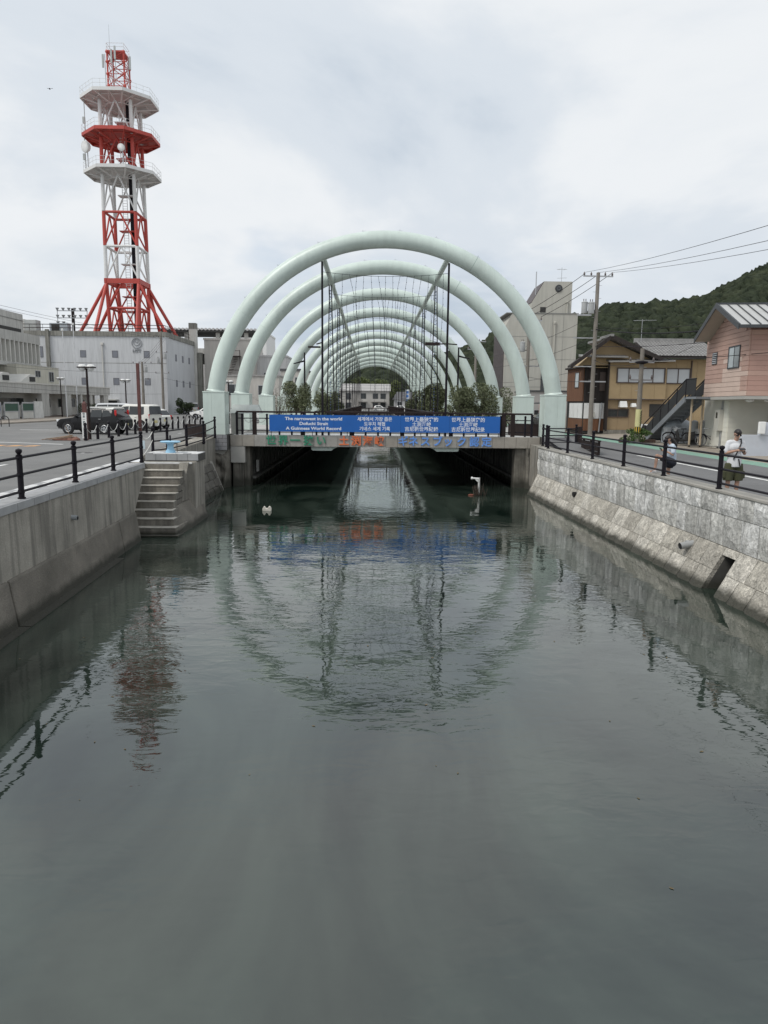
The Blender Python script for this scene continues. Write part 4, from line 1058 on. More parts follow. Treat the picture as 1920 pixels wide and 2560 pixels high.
lamp_glass = mat('frosted lamp glass', (0.62, 0.63, 0.62), 0.3, 0.05)
def lamp(label, x, y, h, s=1.0):
    t = thing('street_lamp', label, 'lamp', (x, y, 2.1), group='twin headed street lamps of the car park')
    MB().cyl((x, y, 2.1), (x, y, 2.1+h), 0.075*s, 0.05*s, 10).build('pole', dark_brown, t, smooth=True)
    hd = MB().box(x, y, 2.1+h+0.05, 0.86*s, 0.4*s, 0.06).build('lamp_head', dark_brown, t, bevel=0.01)
    for q in (-1, 1):
        MB().lathe([(0.2*s, 0.08), (0.19*s, 0.14), (0.13*s, 0.19), (0.0, 0.2)], x+q*0.22*s, y, 2.1+h, 12).build('shade', white_paint, hd, smooth=True)
        MB().lathe([(0.03*s, -0.14), (0.12*s, -0.12), (0.17*s, -0.05), (0.18*s, 0.02)], x+q*0.22*s, y, 2.1+h, 12).build('globe', lamp_glass, hd, smooth=True)
lamp('tall brown lamp with twin white shades behind the name post', -14.75, 37.6, 3.65)
lamp('brown twin lamp in front of the low canopy of the civic hall', -35.6, 83.0, 4.4)
lamp('brown twin lamp in front of the grey exchange wall', -22.1, 65, 3.75)
lamp('brown twin lamp seen between the first and second arch on the left', -13.1, 66, 3.75)
for lab, x, y, z in (('white flag pole in front of the civic hall, shorter of the two', -35.17, 83.3, 11.9), ('white flag pole in front of the civic hall, taller of the two', -35.77, 87.8, 13.0)):
    t = thing('flag_pole', lab, 'flag pole', (x, y, 2.1))
    MB().cyl((x, y, 2.1), (x, y, z), 0.07, 0.045, 10).build('pole', mat('pole white', (0.62, 0.63, 0.64), 0.4), t, smooth=True)
    MB().lathe([(0.05, 0), (0.12, 0.02), (0.12, 0.22), (0.05, 0.26)], x, y, z, 10).build('truck', white_paint, t, smooth=True)
o = MB().box(-14.44, 44.8, 4.25, 0.17, 0.17, 4.3).build('brown_pole', brown_post, None, loc=(-14.44, 44.8, 2.1), bevel=0.01); tag(o, 'plain square reddish brown pole standing in the bollard row by the white van', 'pole')
def hoop(label, x, y):
    pts = [(x-0.3, y, 2.1)]+[(x-0.3*math.cos(a), y, 2.6+0.3*math.sin(a)) for a in [math.pi*k/10 for k in range(11)]]+[(x+0.3, y, 2.1)]
    o = MB().tube(pts, 0.03, 8).build('bicycle_hoop', black_iron, None, smooth=True, loc=(x, y, 2.1)); tag(o, label, 'hoop', 'black steel hoops on the car park')
hoop('black steel hoop at the left edge of the car park', -27.7, 54.5); hoop('black hoop behind the bollards, left of the pair', -17.3, 68); hoop('black hoop behind the bollards, right of the pair', -16.75, 69)
t = thing('debris_pile', 'small pile of brown canvas and sticks lying beside the name post', 'debris', (-15.6, 36.3, 2.1))
mb = MB()
for k in range(10):
    a = rnd.uniform(-0.35, 0.35); x = -15.6+rnd.uniform(-0.5, 0.4)
    mb.cyl((x-0.7, 36.4+a, 2.12+rnd.random()*0.05), (x+0.5, 36.4+a*0.6, 2.2+rnd.random()*0.18), 0.02, n=5)
mb.build('sticks', mat('weathered wood', (0.24, 0.17, 0.12), 0.9, 0.3, 6), t)
mb = MB()
for k in range(5): mb.ell((-15.9+k*0.22, 36.35, 2.14), 0.28, 0.2, 0.06+0.02*k, 10, 5)
mb.build('canvas', mat('brown canvas', (0.24, 0.12, 0.09), 0.9, 0.35, 6), t, smooth='all')
MB().cyl((-15.15, 36.3, 2.12), (-15.55, 36.5, 2.85), 0.015, n=6).build('leaning_stick', MATS['weathered wood'], t)

# ================================================================ civic hall at the far left
civ_m = mat('hall concrete', (0.48, 0.475, 0.45), 0.9, 0.08, 0.5, 0.003, 30, streak=0.3, dirt=(0.30, 0.29, 0.27), dirt_amt=0.4, dirt_scale=0.25)
civ_w = mat('hall render', (0.58, 0.57, 0.535), 0.85, 0.06, 0.5, dirt=(0.38, 0.37, 0.34), dirt_amt=0.3)
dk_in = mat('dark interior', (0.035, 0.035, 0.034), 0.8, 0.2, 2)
alu = mat('aluminium frame', (0.45, 0.46, 0.47), 0.4, 0.06, 4, metal=0.4)
cv = thing('civic_hall', 'grey concrete civic hall with vertical fins and a long low canopy at the far left', 'building', (-44, 82, 2.1))
MB().bb(-60, -36.7, 58, 101.4, 4.85, 5.82).build('canopy', civ_m, cv)
MB().bb(-60, -36.62, 58, 101.5, 5.82, 5.95).build('canopy_kerb', civ_w, cv)
MB().bb(-60, -38.6, 58, 100.8, 2.1, 4.85).build('ground_floor', civ_w, cv)
for (a, b) in ((68, 70), (80.7, 82.5), (87.1, 88.5), (91.3, 91.9), (94.4, 95.2), (99.2, 100.8)): MB().bb(-37.3, -36.75, a, b, 2.1, 4.85).build('pillar', civ_m, cv)
for a, b in ((83, 86.8), (88.9, 90.2), (92.2, 94.0)): window(cv, a, b, 3.25, 4.35, -38.6, alu, glass_dark, 3 if b-a > 2 else 1, '+X')
window(cv, 96.2, 97.1, 2.3, 4.2, -38.6, alu, glass_dark, 1, '+X'); window(cv, 97.8, 98.7, 2.3, 4.2, -38.6, alu, glass_dark, 1, '+X')
MB().bb(-38.55, -38.45, 58, 80, 3.6, 4.3).build('dark_window_band', glass_dark, cv)
# fin block
MB().bb(-60, -41.0, 60, 88.3, 7.9, 11.7).build('fin_block', civ_m, cv)
MB().bb(-41.0, -40.0, 60, 88.3, 10.66, 11.7).build('upper_beam', civ_m, cv)
MB().bb(-41.0, -40.0, 60, 88.3, 7.9, 8.3).build('lower_beam', civ_m, cv)
for i in range(28):
    y = 61.0+i*1.0
    MB().hexa([(-41.0, y-0.08, 8.3), (-40.0, y-0.08, 8.3), (-40.0, y+0.10, 8.3), (-41.0, y+0.10, 8.3), (-41.0, y-0.08, 10.66), (-40.0, y-0.08, 10.66), (-40.0, y+0.10, 10.66), (-41.0, y+0.10, 10.66)]).build('fin', civ_w, cv)
    MB().hexa([(-41.0, y+0.10, 8.3), (-40.02, y+0.10, 8.3), (-40.02, y+0.92, 8.3), (-41.0, y+0.92, 8.3), (-41.0, y+0.10, 9.1), (-40.98, y+0.10, 8.32), (-40.98, y+0.92, 8.32), (-41.0, y+0.92, 9.1)]).build('fin_sill', civ_w, cv)
MB().bb(-60, -42.2, 60, 84, 5.95, 7.9).build('first_floor', civ_w, cv)
window(cv, 70, 83.3, 6.35, 7.75, -42.2, alu, glass_dark, 10, '+X')
MB().bb(-60, -44, 60, 92.7, 11.7, 14.72).build('upper_block', civ_m, cv)
MB().bb(-44, -43.93, 60, 92.7, 13.9, 13.97).build('string_course', mat('joint grey', (0.22, 0.22, 0.21), 0.9), cv)
MB().bb(-44, -43.9, 60, 91.9, 12.45, 12.85).build('slot', dk_in, cv)
MB().bb(-50, -39.0, 80, 90.6, 5.95, 8.0).build('beige_wing', mat('beige render', (0.50, 0.48, 0.41), 0.85, 0.06, 0.5, streak=0.2), cv)
MB().bb(-50, -38.94, 80, 90.66, 8.0, 8.08).build('wing_coping', civ_m, cv)
window(cv, 84.3, 85.6, 6.75, 7.5, -39.0, alu, glass_dark, 2, '+X'); window(cv, 87.8, 89.1, 6.3, 7.5, -39.0, alu, glass_dark, 2, '+X')
for y in (73.5, 79.2):
    MB().prism([(y-2.5, 5.95), (y+1.2, 5.95), (y+1.2, 6.85), (y+0.1, 6.9)], -39.5, -37.2, 'X').build('roof_light', civ_w, cv)
    MB().bb(-37.2, -37.12, y-0.2, y+1.0, 6.1, 6.6).build('roof_light_grille', dk_in, cv)
for k, (a, b) in enumerate(((66.0, 69.2), (69.75, 72.7), (73.3, 75.95))):
    t = thing('notice_board', ['blue backed notice board at the left edge in front of the civic hall', 'green notice board in a steel frame, left one under the canopy', 'green notice board in a steel frame beside the white panel'][k], 'notice board', (-35.5, a, 2.1), group='notice boards in front of the civic hall')
    MB().bb(-35.55, -35.45, a, b, 3.75, 3.9).bb(-35.55, -35.45, a, b, 2.93, 3.03).bb(-35.55, -35.42, a, a+0.14, 2.1, 3.9).bb(-35.55, -35.42, b-0.14, b, 2.1, 3.9).build('frame', alu, t)
    MB().bb(-35.54, -35.49, a+0.14, b-0.14, 3.03, 3.75).build('board', mat('green board', (0.02, 0.075, 0.05), 0.3, 0.1) if k else mat('blue board', (0.03, 0.06, 0.25), 0.3), t)
    MB().bb(-35.54, -35.48, a+0.14, b-0.14, 2.25, 2.93).build('lower_panel', civ_w, t)
o = MB().hexa([(-35.6, 76.1, 2.2), (-35.5, 76.1, 2.2), (-35.5, 78.2, 2.2), (-35.6, 78.2, 2.2), (-35.6, 76.1, 3.98), (-35.5, 76.1, 3.98), (-35.5, 78.0, 3.98), (-35.6, 78.0, 3.98)]).build('leaning_board', mat('panel white', (0.6, 0.6, 0.58), 0.6), None, loc=(-35.5, 77, 2.2)); tag(o, 'plain white panel board leaning next to the green notice boards', 'panel')
struct(MB().bb(-36.4, -30.5, 58, 104, 2.0, 2.22), 'pavement', mat('hall pavement', (0.30, 0.265, 0.225), 0.9, 0.15, 1, dirt=(0.2, 0.16, 0.13), dirt_amt=0.5))
struct(MB().bb(-38.5, -36.5, 58, 101, 2.0, 2.3), 'planting_bed', mat('soil bed', (0.14, 0.105, 0.085), 0.95, 0.3, 3))

# ================================================================ exchange building with the red and white tower
ntt_m = mat('exchange concrete', (0.56, 0.57, 0.585), 0.9, 0.04, 0.3, 0.003, 25, streak=0.16, dirt=(0.48, 0.49, 0.50), dirt_amt=0.4, dirt_scale=0.15)
par_m = mat('parapet concrete', (0.24, 0.235, 0.21), 0.9, 0.15, 0.5, streak=0.5)
shut = mat('grey window shutter', (0.19, 0.20, 0.23), 0.5, 0.08, 2)
ex = thing('exchange_building', 'blank grey telephone exchange building with a dark parapet and a round emblem', 'building', (-42, 110, 2.1))
MB().bb(-62, -31.1, 110, 127, 2.1, 13.7).build('wall', ntt_m, ex)
MB().bb(-62, -30.95, 109.85, 127.1, 13.7, 14.4).build('parapet', par_m, ex)
for x in (-43.97, -39.19, -34.45):
    for z in (10.55, 6.5): window(ex, x, x+0.88, z, z+1.04, 110, mat('shutter frame', (0.14, 0.14, 0.15), 0.6), shut, 1, '-Y', 0.06, 0.03)
for y in (115.0, 119.05, 123.15):
    for z in (10.4, 6.42): window(ex, y, y+0.85, z, z+1.04, -31.1, MATS['shutter frame'], shut, 1, '+X', 0.06, 0.03)
window(ex, -50.1, -49.5, 10.5, 12.1, 110, MATS['shutter frame'], shut, 1)
MB().bb(-48.9, -48.4, 109.6, 110.02, 7.5, 14.6).build('pipe_duct', par_m, ex)
MB().bb(-62, -31.08, 109.985, 110, 9.72, 9.78).build('groove', par_m, ex)
MB().cyl((-40.6, 109.85, 2.1), (-40.6, 109.85, 12.4), 0.09, n=8).bb(-40.78, -40.42, 109.7, 109.98, 12.4, 12.75).build('downpipe', civ_w, ex)
ch_ = MB().bb(-31.9, -30.7, 127.2, 128.4, 2.1, 16.6).build('chimney', civ_w, ex); MB().bb(-31.93, -30.67, 127.17, 128.43, 16.6, 17.6).build('chimney_cap', par_m, ch_)
MB().bb(-30.65, -29.9, 127.5, 128.6, 2.1, 12.6).build('side_fin', par_m, ex)
em = MB()
for r0, r1 in ((0.78, 0.70), (0.50, 0.44)):
    for k in range(28):
        a, b = 2*math.pi*k/28, 2*math.pi*(k+1)/28
        em.add([(-35.43+q*math.cos(w_), y_, 12.72+q*math.sin(w_)+(0.14 if r0 < 0.6 else 0)) for y_ in (109.9, 110.0) for q, w_ in ((r0, a), (r0, b), (r1, b), (r1, a))], [(0, 1, 2, 3), (0, 4, 5, 1), (2, 6, 7, 3), (1, 5, 6, 2), (3, 7, 4, 0)])
for q in (-1, 1): em.tube([(-35.43+q*0.13, 109.94, 13.12), (-35.43+q*0.2, 109.94, 12.95), (-35.43, 109.94, 12.72)], 0.04, 6)
em.ell((-35.43, 109.94, 12.05), 0.07, 0.05, 0.07, 8, 5)
em_m = mat('emblem grey', (0.25, 0.26, 0.275), 0.6); em.build('emblem', em_m, ex)
put_mesh(glyph('NTT', 0.62, 0.04, 0.02), 'lettering', em_m, ex, (-35.45+42, 109.94-110, 11.55-2.1))
MB().bb(-41.3, -38.5, 108.6, 110, 4.2, 4.35).build('door_canopy', civ_w, ex)
MB().bb(-41.0, -38.8, 109.93, 110, 2.1, 4.1).build('side_door', glass_dark, ex)
ins = thing('roof_unit', 'pale boxy air conditioning unit on the exchange roof, left one', 'air conditioner', (-46.5, 112, 14.4)); ins['group'] = 'boxes on the exchange roof'
MB().bb(-54.8, -53.0, 112, 113.6, 14.4, 16.3).build('casing', civ_w, ins, bevel=0.05); MB().bb(-53.0, -51.2, 112, 113.6, 14.4, 16.2).build('casing', mat('unit grey', (0.42, 0.43, 0.42), 0.6), ins, bevel=0.05)
ins = thing('roof_unit', 'grey louvred box on the exchange roof nearer to the tower', 'air conditioner', (-47, 112, 14.4)); ins['group'] = 'boxes on the exchange roof'
MB().bb(-49.2, -46.5, 112, 113.4, 14.4, 15.75).build('casing', mat('unit blue grey', (0.36, 0.39, 0.42), 0.6), ins); MB().bb(-48.9, -47.7, 111.95, 112, 14.5, 15.5).build('louvre', dk_in, ins)
rr = thing('roof_rail', 'thin dark pipe railing along the edge of the exchange roof', 'railing', (-44, 113, 14.4))
mb = MB()
for z in (15.5, 15.0): mb.cyl((-60, 111.5, z), (-31.6, 111.5, z), 0.05, n=6).cyl((-31.6, 111.5, z), (-31.6, 126.5, z), 0.04, n=6)
for x in range(-60, -31, 2): mb.cyl((x, 111.5, 14.4), (x, 111.5, 15.5), 0.03, n=5)
for y in range(112, 127, 2): mb.cyl((-31.6, y, 14.4), (-31.6, y, 15.5), 0.03, n=5)
mb.build('pipes', dark_brown, rr)

red = mat('tower red paint', (0.44, 0.055, 0.04), 0.5, 0.12, 0.8, dirt=(0.28, 0.05, 0.035), dirt_amt=0.4, dirt_scale=0.4)
wht = mat('tower white paint', (0.66, 0.66, 0.65), 0.5, 0.06, 0.8, dirt=(0.48, 0.46, 0.43), dirt_amt=0.4, dirt_scale=0.4)
TX, TY, TH = -39.35, 119.0, 2.5
tw = thing('radio_tower', 'tall red and white lattice radio tower with three octagonal platforms', 'tower', (TX, TY, 14.4))
def cor(h, z): return [(TX-h, TY-h, z), (TX+h, TY-h, z), (TX+h, TY+h, z), (TX-h, TY+h, z)]
def storey(z0, z1, h0, h1, m_, r=0.28, beam=True, br_=0.13):
    A_, B_ = cor(h0, z0), cor(h1, z1)
    for k in range(4): MB().cyl(A_[k], B_[k], r, r, 12).build('column', m_, tw, smooth=True)
    for k in range(4):
        a0, a1 = Vector(A_[k]), Vector(A_[(k+1) % 4]); b0, b1 = Vector(B_[k]), Vector(B_[(k+1) % 4]); mt = (b0+b1)/2
        MB().cyl(a0, mt, br_, n=8).build('brace', m_, tw, smooth=True); MB().cyl(a1, mt, br_, n=8).build('brace', m_, tw, smooth=True)
        if beam: MB().cyl(b0, b1, 0.2, n=8).build('girder', m_, tw, smooth=True)
storey(14.4, 18.65, 2.3, 2.42, red); storey(18.65, 22.6, 2.42, 2.5, red, beam=False)
ZB = [22.6, 28.1, 33.2, 38.6]
for k in range(4):
    q = cor(2.6, 22.8)[k]; p = cor(2.6, 22.8)[(k+1) % 4]
    MB().box((q[0]+p[0])/2, (q[1]+p[1])/2, 22.75, 5.6, 0.3, 0.75, 0 if k % 2 == 0 else math.pi/2).build('girder', red, tw)
storey(23.1, 28.0, 2.5, 2.48, wht); storey(28.1, 33.1, 2.48, 2.45, red); storey(33.2, 38.6, 2.45, 2.4, wht, beam=False)
storey(39.2, 43.9, 2.4, 2.36, red, beam=False); storey(44.5, 49.3, 2.36, 2.33, wht, beam=False)
for k, (sx, sy_) in enumerate(((-1, -1), (1, -1), (1, 1), (-1, 1))):     # splayed legs
    for fx, fy in ((sx*6.9, sy_*3.2), (sx*3.2, sy_*6.6)):
        MB().cyl((TX+sx*2.5, TY+sy_*2.5, 22.4), (TX+fx, TY+fy, 14.4), 0.25, 0.27, 10).build('splayed_leg', red, tw, smooth=True)
def platform(z, m_, rr_=5.3):
    t = MB()
    P8 = [(TX+rr_/math.cos(math.pi/8)*math.cos(math.pi/8+k*math.pi/4), TY+rr_/math.cos(math.pi/8)*math.sin(math.pi/8+k*math.pi/4)) for k in range(8)]
    pf = MB().prism(P8, z+0.42, z+0.52, 'Z').build('platform_deck', m_, tw)
    rim_ = MB(); jo = MB(); rl2 = MB()
    for k in range(8):
        a, b = P8[k], P8[(k+1) % 8]; ang_ = math.atan2(b[1]-a[1], b[0]-a[0]); L_ = math.hypot(b[0]-a[0], b[1]-a[1])
        rim_.box((a[0]+b[0])/2, (a[1]+b[1])/2, z+0.25, L_, 0.12, 0.46, ang_)
        jo.cyl((a[0], a[1], z+0.2), (TX+(a[0]-TX)*0.36, TY+(a[1]-TY)*0.36, z-0.55), 0.13, n=7)
        jo.cyl(((a[0]+b[0])/2, (a[1]+b[1])/2, z+0.25), (TX+((a[0]+b[0])/2-TX)*0.38, TY+((a[1]+b[1])/2-TY)*0.38, z-0.2), 0.09, n=6)
        for f_ in (0.40, 0.7):
            p, q = [(TX+(c[0]-TX)*f_, TY+(c[1]-TY)*f_) for c in (a, b)]
            jo.cyl((*p, z+(0.15 if f_ > 0.5 else -0.45)), (*q, z+(0.15 if f_ > 0.5 else -0.45)), 0.09, n=6)
        jo.cyl((TX+(a[0]-TX)*0.4, TY+(a[1]-TY)*0.4, z-0.45), ((a[0]+b[0])/2, (a[1]+b[1])/2, z+0.3), 0.07, n=6)
        for h in (0.55, 1.1): rl2.cyl((*a, z+0.5+h), (*b, z+0.5+h), 0.022, n=5)
        for q in range(4):
            x, y = a[0]+(b[0]-a[0])*q/4, a[1]+(b[1]-a[1])*q/4; rl2.cyl((x, y, z+0.5), (x, y, z+1.6), 0.022, n=5)
    rim_.build('rim', m_, pf); jo.build('underframe', m_, pf); rl2.build('guard_rail', wht, pf)
platform(38.75, wht); platform(44.1, red); platform(49.45, wht)
# core: ladder, cables
mb = MB()
for x in (-0.35, 0.35): mb.cyl((TX+0.3+x, TY-0.6, 14.4), (TX+0.3+x, TY-0.6, 50), 0.05, n=6)
for k in range(88): mb.cyl((TX-0.05, TY-0.6, 14.8+k*0.4), (TX+0.65, TY-0.6, 14.8+k*0.4), 0.03, n=4)
mb.build('ladder', wht, tw)
mb = MB()
for k in range(4): mb.cyl((TX+1.0+k*0.16, TY-0.3, 14.4), (TX+1.0+k*0.16, TY-0.3, 50), 0.085, n=6)
mb.build('cable_bundle', black_iron, tw)
for z in (16.3, 20.5, 25.5, 30.5, 35.8, 41.2, 46.5): MB().bb(TX-0.6, TX+1.9, TY-1.2, TY+0.2, z, z+0.12).build('landing', red if z < 22 or 28 < z < 33 or 40 < z < 44 else wht, tw)
# upper mast
U = 1.25; zc_ = [49.97, 51.7, 53.4, 55.1, 56.5]
for k in range(4):
    c0, c1 = cor(U, 49.97)[k], cor(U, 56.5)[k]; MB().cyl(c0, c1, 0.13, n=8).build('mast_column', red, tw, smooth=True)
    mb = MB()
    for a, b in zip(zc_, zc_[1:]):
        p, q = cor(U, a), cor(U, b); mb.cyl(p[k], q[(k+1) % 4], 0.06, n=5).cyl(p[(k+1) % 4], q[k], 0.06, n=5).cyl(q[k], q[(k+1) % 4], 0.06, n=5)
        mb.ell(q[k], 0.28, 0.28, 0.28, 6, 4)
    mb.build('mast_lattice', red, tw)
MB().bb(TX-1.3, TX+1.3, TY-1.3, TY+1.3, 56.5, 56.7).build('mast_top', red, tw)
mb = MB()
for k in range(4):
    a, b = cor(1.3, 57.7)[k], cor(1.3, 57.7)[(k+1) % 4]; mb.cyl(a, b, 0.03, n=5); mb.cyl((*a[:2], 56.7), a, 0.03, n=5); mb.cyl((a[0], a[1], 57.2), (b[0], b[1], 57.2), 0.025, n=5)
mb.build('top_rail', wht, tw)
MB().cyl((TX-0.9, TY-1, 57), (TX-0.9, TY-1, 60.4), 0.035, 0.015, 6).build('lightning_rod', steel, tw)
ant_m = mat('antenna grey', (0.40, 0.42, 0.41), 0.5)
for x, y, z in ((-2.0, -1, 54.6), (0.15, -1.9, 55.4), (-0.4, -1.9, 54.9), (2.05, -0.9, 54.4)):
    a_ = MB().box(TX+x, TY+y, z+0.7, 0.28, 0.2, 1.9).build('panel_antenna', ant_m, tw, bevel=0.05)
    MB().cyl((TX+x*0.86, TY+y*0.9, z-3.5), (TX+x*0.86, TY+y*0.9, z+1.7), 0.05, n=6).build('antenna_pipe', ant_m, a_)
dish = mat('dish white', (0.62, 0.62, 0.61), 0.45)
for x, y, z, r, a in ((-4.1, -3.9, 42.0, 0.82, -35), (1.5, -4.8, 41.7, 0.52, 5)):
    d_ = MB().lathe([(0.25, -0.5), (r*0.75, -0.35), (r, 0), (r, 0.28), (r*0.93, 0.30), (0, 0.33)], n=18).build('dish_antenna', dish, tw, smooth=True, world=False)
    d_.data.transform(Matrix.Rotation(math.pi/2, 4, 'X')); d_.rotation_euler = (R(8), 0, R(a)); d_.location = (x, y, z-14.4)
    MB().cyl((TX+x, TY+y+0.5, 39.3), (TX+x, TY+y+0.5, z+0.3), 0.08, n=8).build('dish_mount', steel, tw)
for x, y, z in ((-5.2, -1.5, 39.3), (-5.0, -1.5, 44.6)): MB().cyl((TX+x, TY+y, z), (TX+x, TY+y, z+5.6), 0.06, n=6).box(TX+x-0.1, TY+y-0.1, z+2, 0.35, 0.3, 0.9).build('whip_antenna', ant_m, tw)
# floodlight mast behind
fl = thing('floodlight_mast', 'floodlight mast with rows of lamps rising behind the exchange roof', 'floodlight', (-61, 150, 2.1))
MB().cyl((-61, 150, 2.1), (-61, 150, 22.6), 0.4, 0.3, 10).build('pole', dark_brown, fl)
mb = MB()
for z, n in ((22.1, 6), (20.7, 6), (19.4, 2)):
    mb.box(-61, 149.7, z, 6.2, 0.15, 0.15)
    for k in range(n): mb.lathe([(0.12, 0), (0.2, 0.15), (0.36, 0.45), (0.36, 0.5)], -63.9+k*1.16, 149.5, z+0.05, 8)
mb.box(-64, 149.7, 20.8, 0.12, 0.12, 2.8).box(-58, 149.7, 20.8, 0.12, 0.12, 2.8).cyl((-64, 149.7, 19.4), (-61, 149.9, 17.6), 0.07, n=5).cyl((-58, 149.7, 19.4), (-61, 149.9, 17.6), 0.07, n=5)
mb.build('lamp_rack', steel, fl)
upole('concrete utility pole with a transformer at the corner of the exchange building', -31.2, 108, 2.1, 14.3, 0.2, [(13.4, 2.2, 0.1, 4), (11.2, 1.6, 0.1, 3), (8.2, 2.0, 0, 2)], [(9.6, -0.5, -0.2), (10.3, 0.5, 0.0)])
upole('shorter utility pole with blue grey switch boxes in front of the exchange wall', -31.6, 100, 2.1, 9.45, 0.2, [(9.2, 2.6, 0, 4), (7.0, 1.6, 0, 3)], [(8.0, 0.5, -0.1)])
gf = thing('guard_fence', 'dark tube guard fence along the edge of the far car park', 'fence', (-34.4, 119, 2.1))
mb = MB()
for z in (3.1, 2.85, 2.6, 2.35): mb.cyl((-34.4, 113.5, z), (-27, 113.5, z), 0.03, n=5)
for k in range(6): mb.cyl((-34.4+k*1.48, 113.5, 2.1), (-34.4+k*1.48, 113.5, 3.15), 0.04, n=6)
mb.build('tubes', dark_brown, gf)

# ================================================================ houses and blocks left of the arches
def block_building(name, label, x0, x1, y0, y1, z1, m_, fw=(), rw=(), roof=None, par_h=0.35, extra=None):
    t = thing(name, label, 'building', ((x0+x1)/2, y0, 2.1))
    MB().bb(x0, x1, y0, y1, 2.0, z1).build('wall', m_, t)
    MB().bb(x0-0.12, x1+0.12, y0-0.12, y1+0.12, z1, z1+par_h).build('roof', roof or m_, t)
    for (a, b, c, d, n) in fw: window(t, a, b, c, d, y0, alu, glass_dark, n)
    for (a, b, c, d, n) in rw: window(t, a, b, c, d, x1, alu, glass_dark, n, '+X')
    return t
grey_w = mat('pale grey render', (0.56, 0.555, 0.55), 0.85, 0.06, 0.4, streak=0.2)
beige_w = mat('warm grey render', (0.50, 0.475, 0.44), 0.85, 0.06, 0.4, streak=0.15)
pd_ = thing('parking_structure', 'open concrete parking deck with a corrugated roof behind the exchange chimney', 'building', (-30, 140, 2.1))
MB().bb(-40, -22.5, 140, 150, 2.1, 11.2).build('wall', grey_w, pd_)
MB().bb(-40, -22.5, 139.5, 150, 13.2, 14.2).build('slab', civ_m, pd_)
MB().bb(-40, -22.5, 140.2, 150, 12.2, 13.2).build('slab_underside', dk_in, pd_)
MB().bb(-40.5, -22, 139, 150, 17.2, 17.6).build('roof', dk_in, pd_)
for i in range(26): MB().cyl((-40.3+i*0.72, 138.9, 17.75), (-40.3+i*0.72, 150, 17.75), 0.24, n=8).build('corrugation', grey_w, pd_)
for x in (-38.5, -36, -30.0, -24.6): MB().bb(x, x+0.7, 140, 140.7, 14.2, 17.2).build('column', civ_w, pd_)
for x in (-33, -26): MB().bb(x, x+0.6, 141, 141.6, 11.2, 12.2).build('column', dk_in, pd_)
block_building('apartment_block', 'white block with a rooftop hut rising behind the parking deck', -36, -24, 165, 180, 19.5, white_paint, [(-34, -31, 12.5, 14.6, 2), (-29, -26, 12.5, 14.6, 2), (-34, -31, 16, 18.3, 2), (-29, -26, 16, 18.3, 2)])
ant = thing('tv_antenna', 'thin television aerial on the white block behind the parking deck', 'aerial', (-30.6, 166, 19.8))
MB().cyl((-30.6, 166, 19.8), (-30.6, 166, 24.4), 0.06, n=6).cyl((-32.2, 166, 19.8), (-32.2, 166, 22.4), 0.05, n=6).cyl((-32.9, 166, 22.2), (-31.5, 166, 22.3), 0.03, n=5).build('masts', steel, ant)
block_building('office_block', 'tall warm grey block between the first and second arches on the left', -29.5, -20.8, 128, 138, 14.8, beige_w, [(-27, -25.6, 5, 6.6, 1), (-27, -25.6, 8.5, 10, 1), (-24.2, -22.4, 6.2, 7.2, 2)])
t = thing('outside_stair', 'dark steel outside staircase on the warm grey block', 'staircase', (-24.6, 126.5, 2.1))
MB().bb(-25.8, -23.0, 126.4, 127.9, 8.6, 8.75).bb(-25.8, -23.0, 126.4, 127.9, 11.9, 12.05).build('landing', dark_brown, t)
for k in range(11): MB().box(-24.9+k*0.12, 126.7, 8.9+k*0.28, 0.6, 0.9, 0.05).build('tread', dark_brown, t)
mb = MB()
for x in (-25.8, -23.0): mb.cyl((x, 126.4, 2.1), (x, 126.4, 13), 0.07, n=6)
for z in (9.6, 12.9): mb.cyl((-25.8, 126.4, z), (-23, 126.4, z), 0.05, n=5)
mb.build('frame', dark_brown, t)
block_building('small_house', 'low warm grey house with a wide window seen through the first two arches', -19.0, -11.6, 90, 100, 7.3, beige_w, [(-18.0, -16.2, 4.9, 6.3, 2), (-17.7, -17.0, 2.5, 3.4, 1), (-14.2, -13.0, 5.0, 6.2, 2), (-13.6, -12.4, 2.6, 3.8, 2)], roof=mat('flat roof edge', (0.33, 0.32, 0.31), 0.7), par_h=0.18)
block_building('office_block', 'pale grey hall with a parapet seen between the second and third arches', -22.5, -15.4, 131, 142, 12.2, grey_w, [(-19.6, -19.2, 9.0, 9.4, 1), (-19.0, -18.6, 9.0, 9.4, 1)], par_h=0.3)
block_building('office_block', 'dark windowed house seen through the third arch on the left', -14.9, -10.8, 118, 128, 9.2, beige_w, [(-14.3, -13.2, 5.5, 8.2, 2), (-12.6, -11.3, 5.5, 8.2, 2)], roof=mat('dark roof', (0.09, 0.09, 0.095), 0.7))

mh = mat('cast iron cover', (0.07, 0.068, 0.066), 0.7, 0.2, 12, 0.004, 60)
o = MB().lathe([(0.33, 0), (0.33, 0.006), (0.3, 0.008), (0, 0.008)], -11.20, 27.98, 2.1, 20).build('manhole_cover', mh, None, loc=(-11.20, 27.98, 2.1)); tag(o, 'round iron manhole cover in the left parking road', 'manhole cover')

